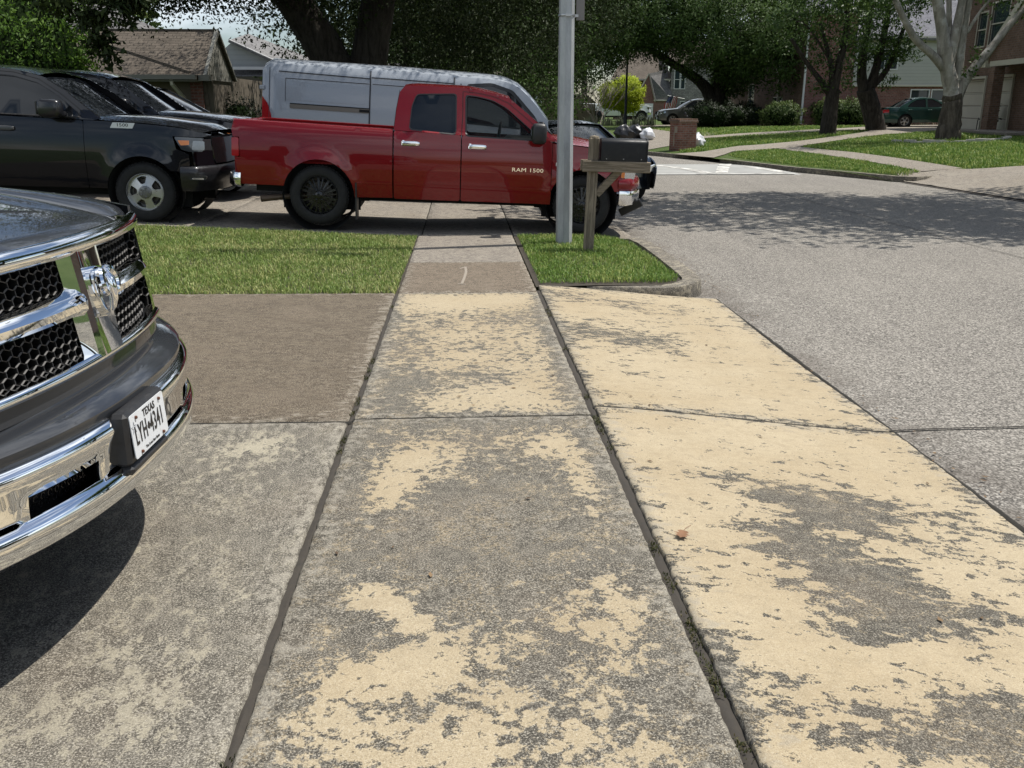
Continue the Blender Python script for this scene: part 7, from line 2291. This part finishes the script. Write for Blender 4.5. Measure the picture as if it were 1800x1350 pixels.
pb = empty('mailbox_pillar', (8.55, 35.9, -.06), R(18), 'square red brick mailbox pillar at the street edge', 'mailbox')
BRP = brickm('pillar_brick', (.18, .075, .055), (.28, .13, .10), (.24, .2, .17))
b = MB(); b.box((0, 0, .5), (.76, .7, 1.08)); b.build('pillar', BRP, pb, 0)
b = MB(); b.box((0, 0, 1.07), (.84, .78, .08), None, .01); b.box((0, 0, 1.14), (.8, .74, .07), None, .01); b.build('coping', BRICKD, pb, 0)
b = MB(); b.box((-.382, -.1, .78), (.012, .2, .24), None, .002); b.box((-.382, .02, .42), (.012, .06, .5), None, .002); b.build('mail_door', simple_cache('brass_grey', (.3, .27, .22), .5, .4), pb, 0)
b = MB()
b.tube([(.05, 0, 1.17), (.05, 0, 1.3)], .012, 6); b.lathe([(.001, 1.28), (.05, 1.3), (.06, 1.36), (.03, 1.42), (.001, 1.43)], 8, 2, (.05, 0, 0)); b.lathe([(.001, 1.2), (.04, 1.22), (.03, 1.28), (.001, 1.3)], 8, 2, (.17, .05, 0))
b.build('ornament', BLACKPL, pb)

fl = empty('flag', (16.9, 72.0, 2.3), 0, 'stars and stripes flag hanging from an angled white pole', 'flag')
b = MB(); b.tube([(-1.1, 0, .08), (.25, .1, -.16)], .025, 6); b.build('flag_pole', TRIMW, fl)
k = Mt('flag_cloth')
uvn = k.n('UVMap').outputs[0]
su = k.sep(uvn)
stp = k.ma('GREATER_THAN', k.ma('FRACT', k.ma('MULTIPLY', su[1], 6.5)), .5)
can = k.ma('MULTIPLY', k.ma('LESS_THAN', su[0], .42), k.ma('GREATER_THAN', su[1], .46))
sv = k.comb(k.ma('MULTIPLY', su[0], 26.), k.ma('MULTIPLY', su[1], 17.), 0.)
stv = k.mr(k.voro(sv, 1.0, 'F1', 0, 0.), .16, .22, 1, 0)
c = k.mix(stp, (.4, .02, .03), (.6, .6, .6))
c = k.mix(can, c, k.mix(stv, (.02, .03, .12), (.6, .6, .6)))
k.set(col=c, rough=.85)
nu, nv = 16, 12
vs, uv = [], []
for i in range(nu + 1):
    for j in range(nv + 1):
        u, v = i / nu, j / nv
        # cloth hanging from the pole: hoist along the pole, fly falling down
        hx = -1.05 + .8 * v
        vs.append((hx - .38 * u + .03 * sin(u * 9 + v * 4), .05 * sin(v * 14 + u * 3), .06 - .1 * v - 1.18 * u + .05 * v))
        uv.append((u, 1 - v))
fs = [(i * (nv + 1) + j, (i + 1) * (nv + 1) + j, (i + 1) * (nv + 1) + j + 1, i * (nv + 1) + j + 1) for i in range(nu) for j in range(nv)]
me = bpy.data.meshes.new('cloth'); me.from_pydata(vs, [], fs)
ul = me.uv_layers.new(name='UVMap')
for l in me.loops: ul.data[l.index].uv = uv[l.vertex_index]
me.shade_smooth()
add_mesh('cloth', me, k.m, fl)

def bag(name, label, loc, r, m, seed, group=None):
    rg = np.random.default_rng(seed)
    b = MB()
    ph = rg.uniform(0, 6.28, 6)
    def f(u, v):
        a, t = u * 2 * pi, v * pi
        s = 1 + .1 * sin(a * 3 + ph[0] + t * 2) + .07 * sin(a * 7 + ph[1]) * sin(t) + .05 * sin(t * 9 + ph[2] + a * 2)
        z = -cos(t)
        rad = sin(t) ** .62 * (1 - .3 * max(0, z)) * (1 + .09 * sin(a * 5 + ph[4] + z * 3))
        return (cos(a) * rad * r * s, sin(a) * rad * r * s * .9, r * .78 * (z + .96) * (1 + .04 * sin(a * 4 + ph[3])))
    b.grid(f, 28, 16)
    b.tube([(0, 0, r * 1.4), (.03, .02, r * 1.52), (.09, .05, r * 1.5)], [r * .16, r * .08, r * .2], 8)
    o = b.build(name, m, None, 40, loc)
    return tag(o, label, 'rubbish bag', group)
WBAG = simple('white_bag_plastic', (.62, .63, .66), .35, coat=.3, var=.15, vs=6, bump=.6)
BBAG = simple('black_bag_plastic', (.01, .01, .012), .4, coat=.1, bump=.6, vs=8)
bag('rubbish_bag', 'translucent white rubbish bag on the grass right of the brick pillar', (9.25, 36.6, .0), .36, WBAG, 1)
bag('rubbish_bag', 'white rubbish bag beside the black bags behind the dark car', (8.45, 42.3, .12), .33, WBAG, 2)
bag('rubbish_bag', 'black rubbish bag just left of the white one', (7.95, 42.6, .12), .42, BBAG, 3)
bag('rubbish_bag', 'larger black rubbish bag nearest the dark car roof', (7.35, 42.2, .12), .42, BBAG, 4)

# stone edging round the pale tree, one stone each
STN = simple('limestone_edging', (.42, .4, .36), .9, var=.3, vs=6, bump=.5)
rg = random.Random(12)
first = None
for i in range(17):
    a = R(-172 + i * 162 / 16.)
    x, y = 17.5 + 2.0 * cos(a), 33 + 1.7 * sin(a)
    b = MB(); 
    q = rnd([(rg.uniform(-.24, -.16), rg.uniform(-.12, -.08)), (rg.uniform(.14, .24), rg.uniform(-.13, -.08)), (rg.uniform(.16, .24), rg.uniform(.08, .13)), (rg.uniform(-.22, -.16), rg.uniform(.07, .13))], .04, 2)
    b.prism(q, -.05, rg.uniform(.07, .13), 2)
    o = b.build('edging_stone', STN, None, 30, (x, y, TR(x, y)))
    o.rotation_euler = (0, 0, a + pi / 2 + rg.uniform(-.15, .15))
    tag(o, 'flat pale stone in the ring round the grey barked tree', 'stone', 'stones edging the tree bed')
sheet('soil', [(17.5 + 1.9 * cos(R(a)), 33 + 1.6 * sin(R(a))) for a in range(0, 360, 20)], TR, DIRT, .3, dz=.012)
p = scatter([(16, 32), (19, 32), (19, 34), (16, 34)], 60, np.random.default_rng(2))
tag(blades('ground_cover', p, np.array([TR(x, y) for x, y in p]), .2, .05, BLADE2, .8, np.random.default_rng(2)), kind='stuff')

# faint chalk strokes on the brown sidewalk slab
ck = MB()
for q in ([(.03, 9.72), (.035, 9.4), (.015, 9.05), (-.01, 8.72)], [(-.03, 9.62), (.03, 9.74), (.07, 9.7)], [(-.05, 8.7), (.03, 8.68)]):
    vs, fs = [], []
    for i, (x, y) in enumerate(q):
        a, c = q[max(0, i - 1)], q[min(len(q) - 1, i + 1)]
        d = Vector((c[0] - a[0], c[1] - a[1])).normalized()
        for t in (-1, 1): vs.append((x - d.y * .013 * t, y + d.x * .013 * t, zl(x, y) + .004))
        if i: fs.append((2 * i - 2, 2 * i - 1, 2 * i + 1, 2 * i))
    ck.add(vs, fs)
tag(ck.build('chalk_marking', simple('chalk_dust', (.27, .235, .19), .95, var=.3, vs=80), None, 0), kind='structure')

# dry oak leaf on the apron
b = MB()
half = [(0, .0), (.012, .006), (.022, .02), (.012, .024), (.03, .042), (.014, .042), (.022, .06), (.006, .062), (0, .075)]
lf = half + [(-x, y) for x, y in half[::-1][1:-1]]
panel(b, lf, lambda x, y: (x, y, .006 + .25 * abs(x) + .5 * (y - .035) ** 2 * 6), (0, 0, 0), (), .008, 0)
b.tube([(0, .0, .012), (-.006, -.02, .016), (-.016, -.034, .02)], .0012, 5)
o = b.build('dry_leaf', simple('dry_oak_leaf', (.19, .095, .045), .7, var=.35, vs=60), None, 60, (.845, 3.19, zap(.845, 3.19) + .002))
o.rotation_euler = (R(4), R(-6), R(155)); o.scale = (1.1, 1.1, 1.1)
tag(o, 'single dry brown oak leaf lying on the yellowed apron', 'leaf')

# grey spiky clumps under the far lamp post, flower bed by the brick wall
t = empty('ornamental_grass', (10.7, 62.5, .36), 0, 'spiky grey green grass clumps at the foot of the dark lamp post', 'plant')
rr_ = np.random.default_rng(6)
pts = np.concatenate([rr_.normal(c, .22, (90, 2)) for c in ((-.9, 0), (.0, .2), (.9, -.1), (1.9, .1), (-1.9, .2))])
o = blades('foliage', pts, np.zeros(len(pts)), .6, .05, leafm('agave_grey', (.09, .11, .07), (.16, .18, .12), None, .2), .7, rr_)
o.parent = t
t = empty('flower_bed', (21.5, 54.6, .44), 0, 'low bed of brown leaf litter and plants along the brick wall foot', 'plant')
pts = np.c_[rr_.uniform(-2, 9, 700), rr_.uniform(-.6, .4, 700)]
o = blades('foliage', pts, np.zeros(700), .22, .09, leafm('litter_leaf', (.12, .08, .05), (.2, .16, .1), (.1, .14, .05), .2), 1., rr_)
o.parent = t
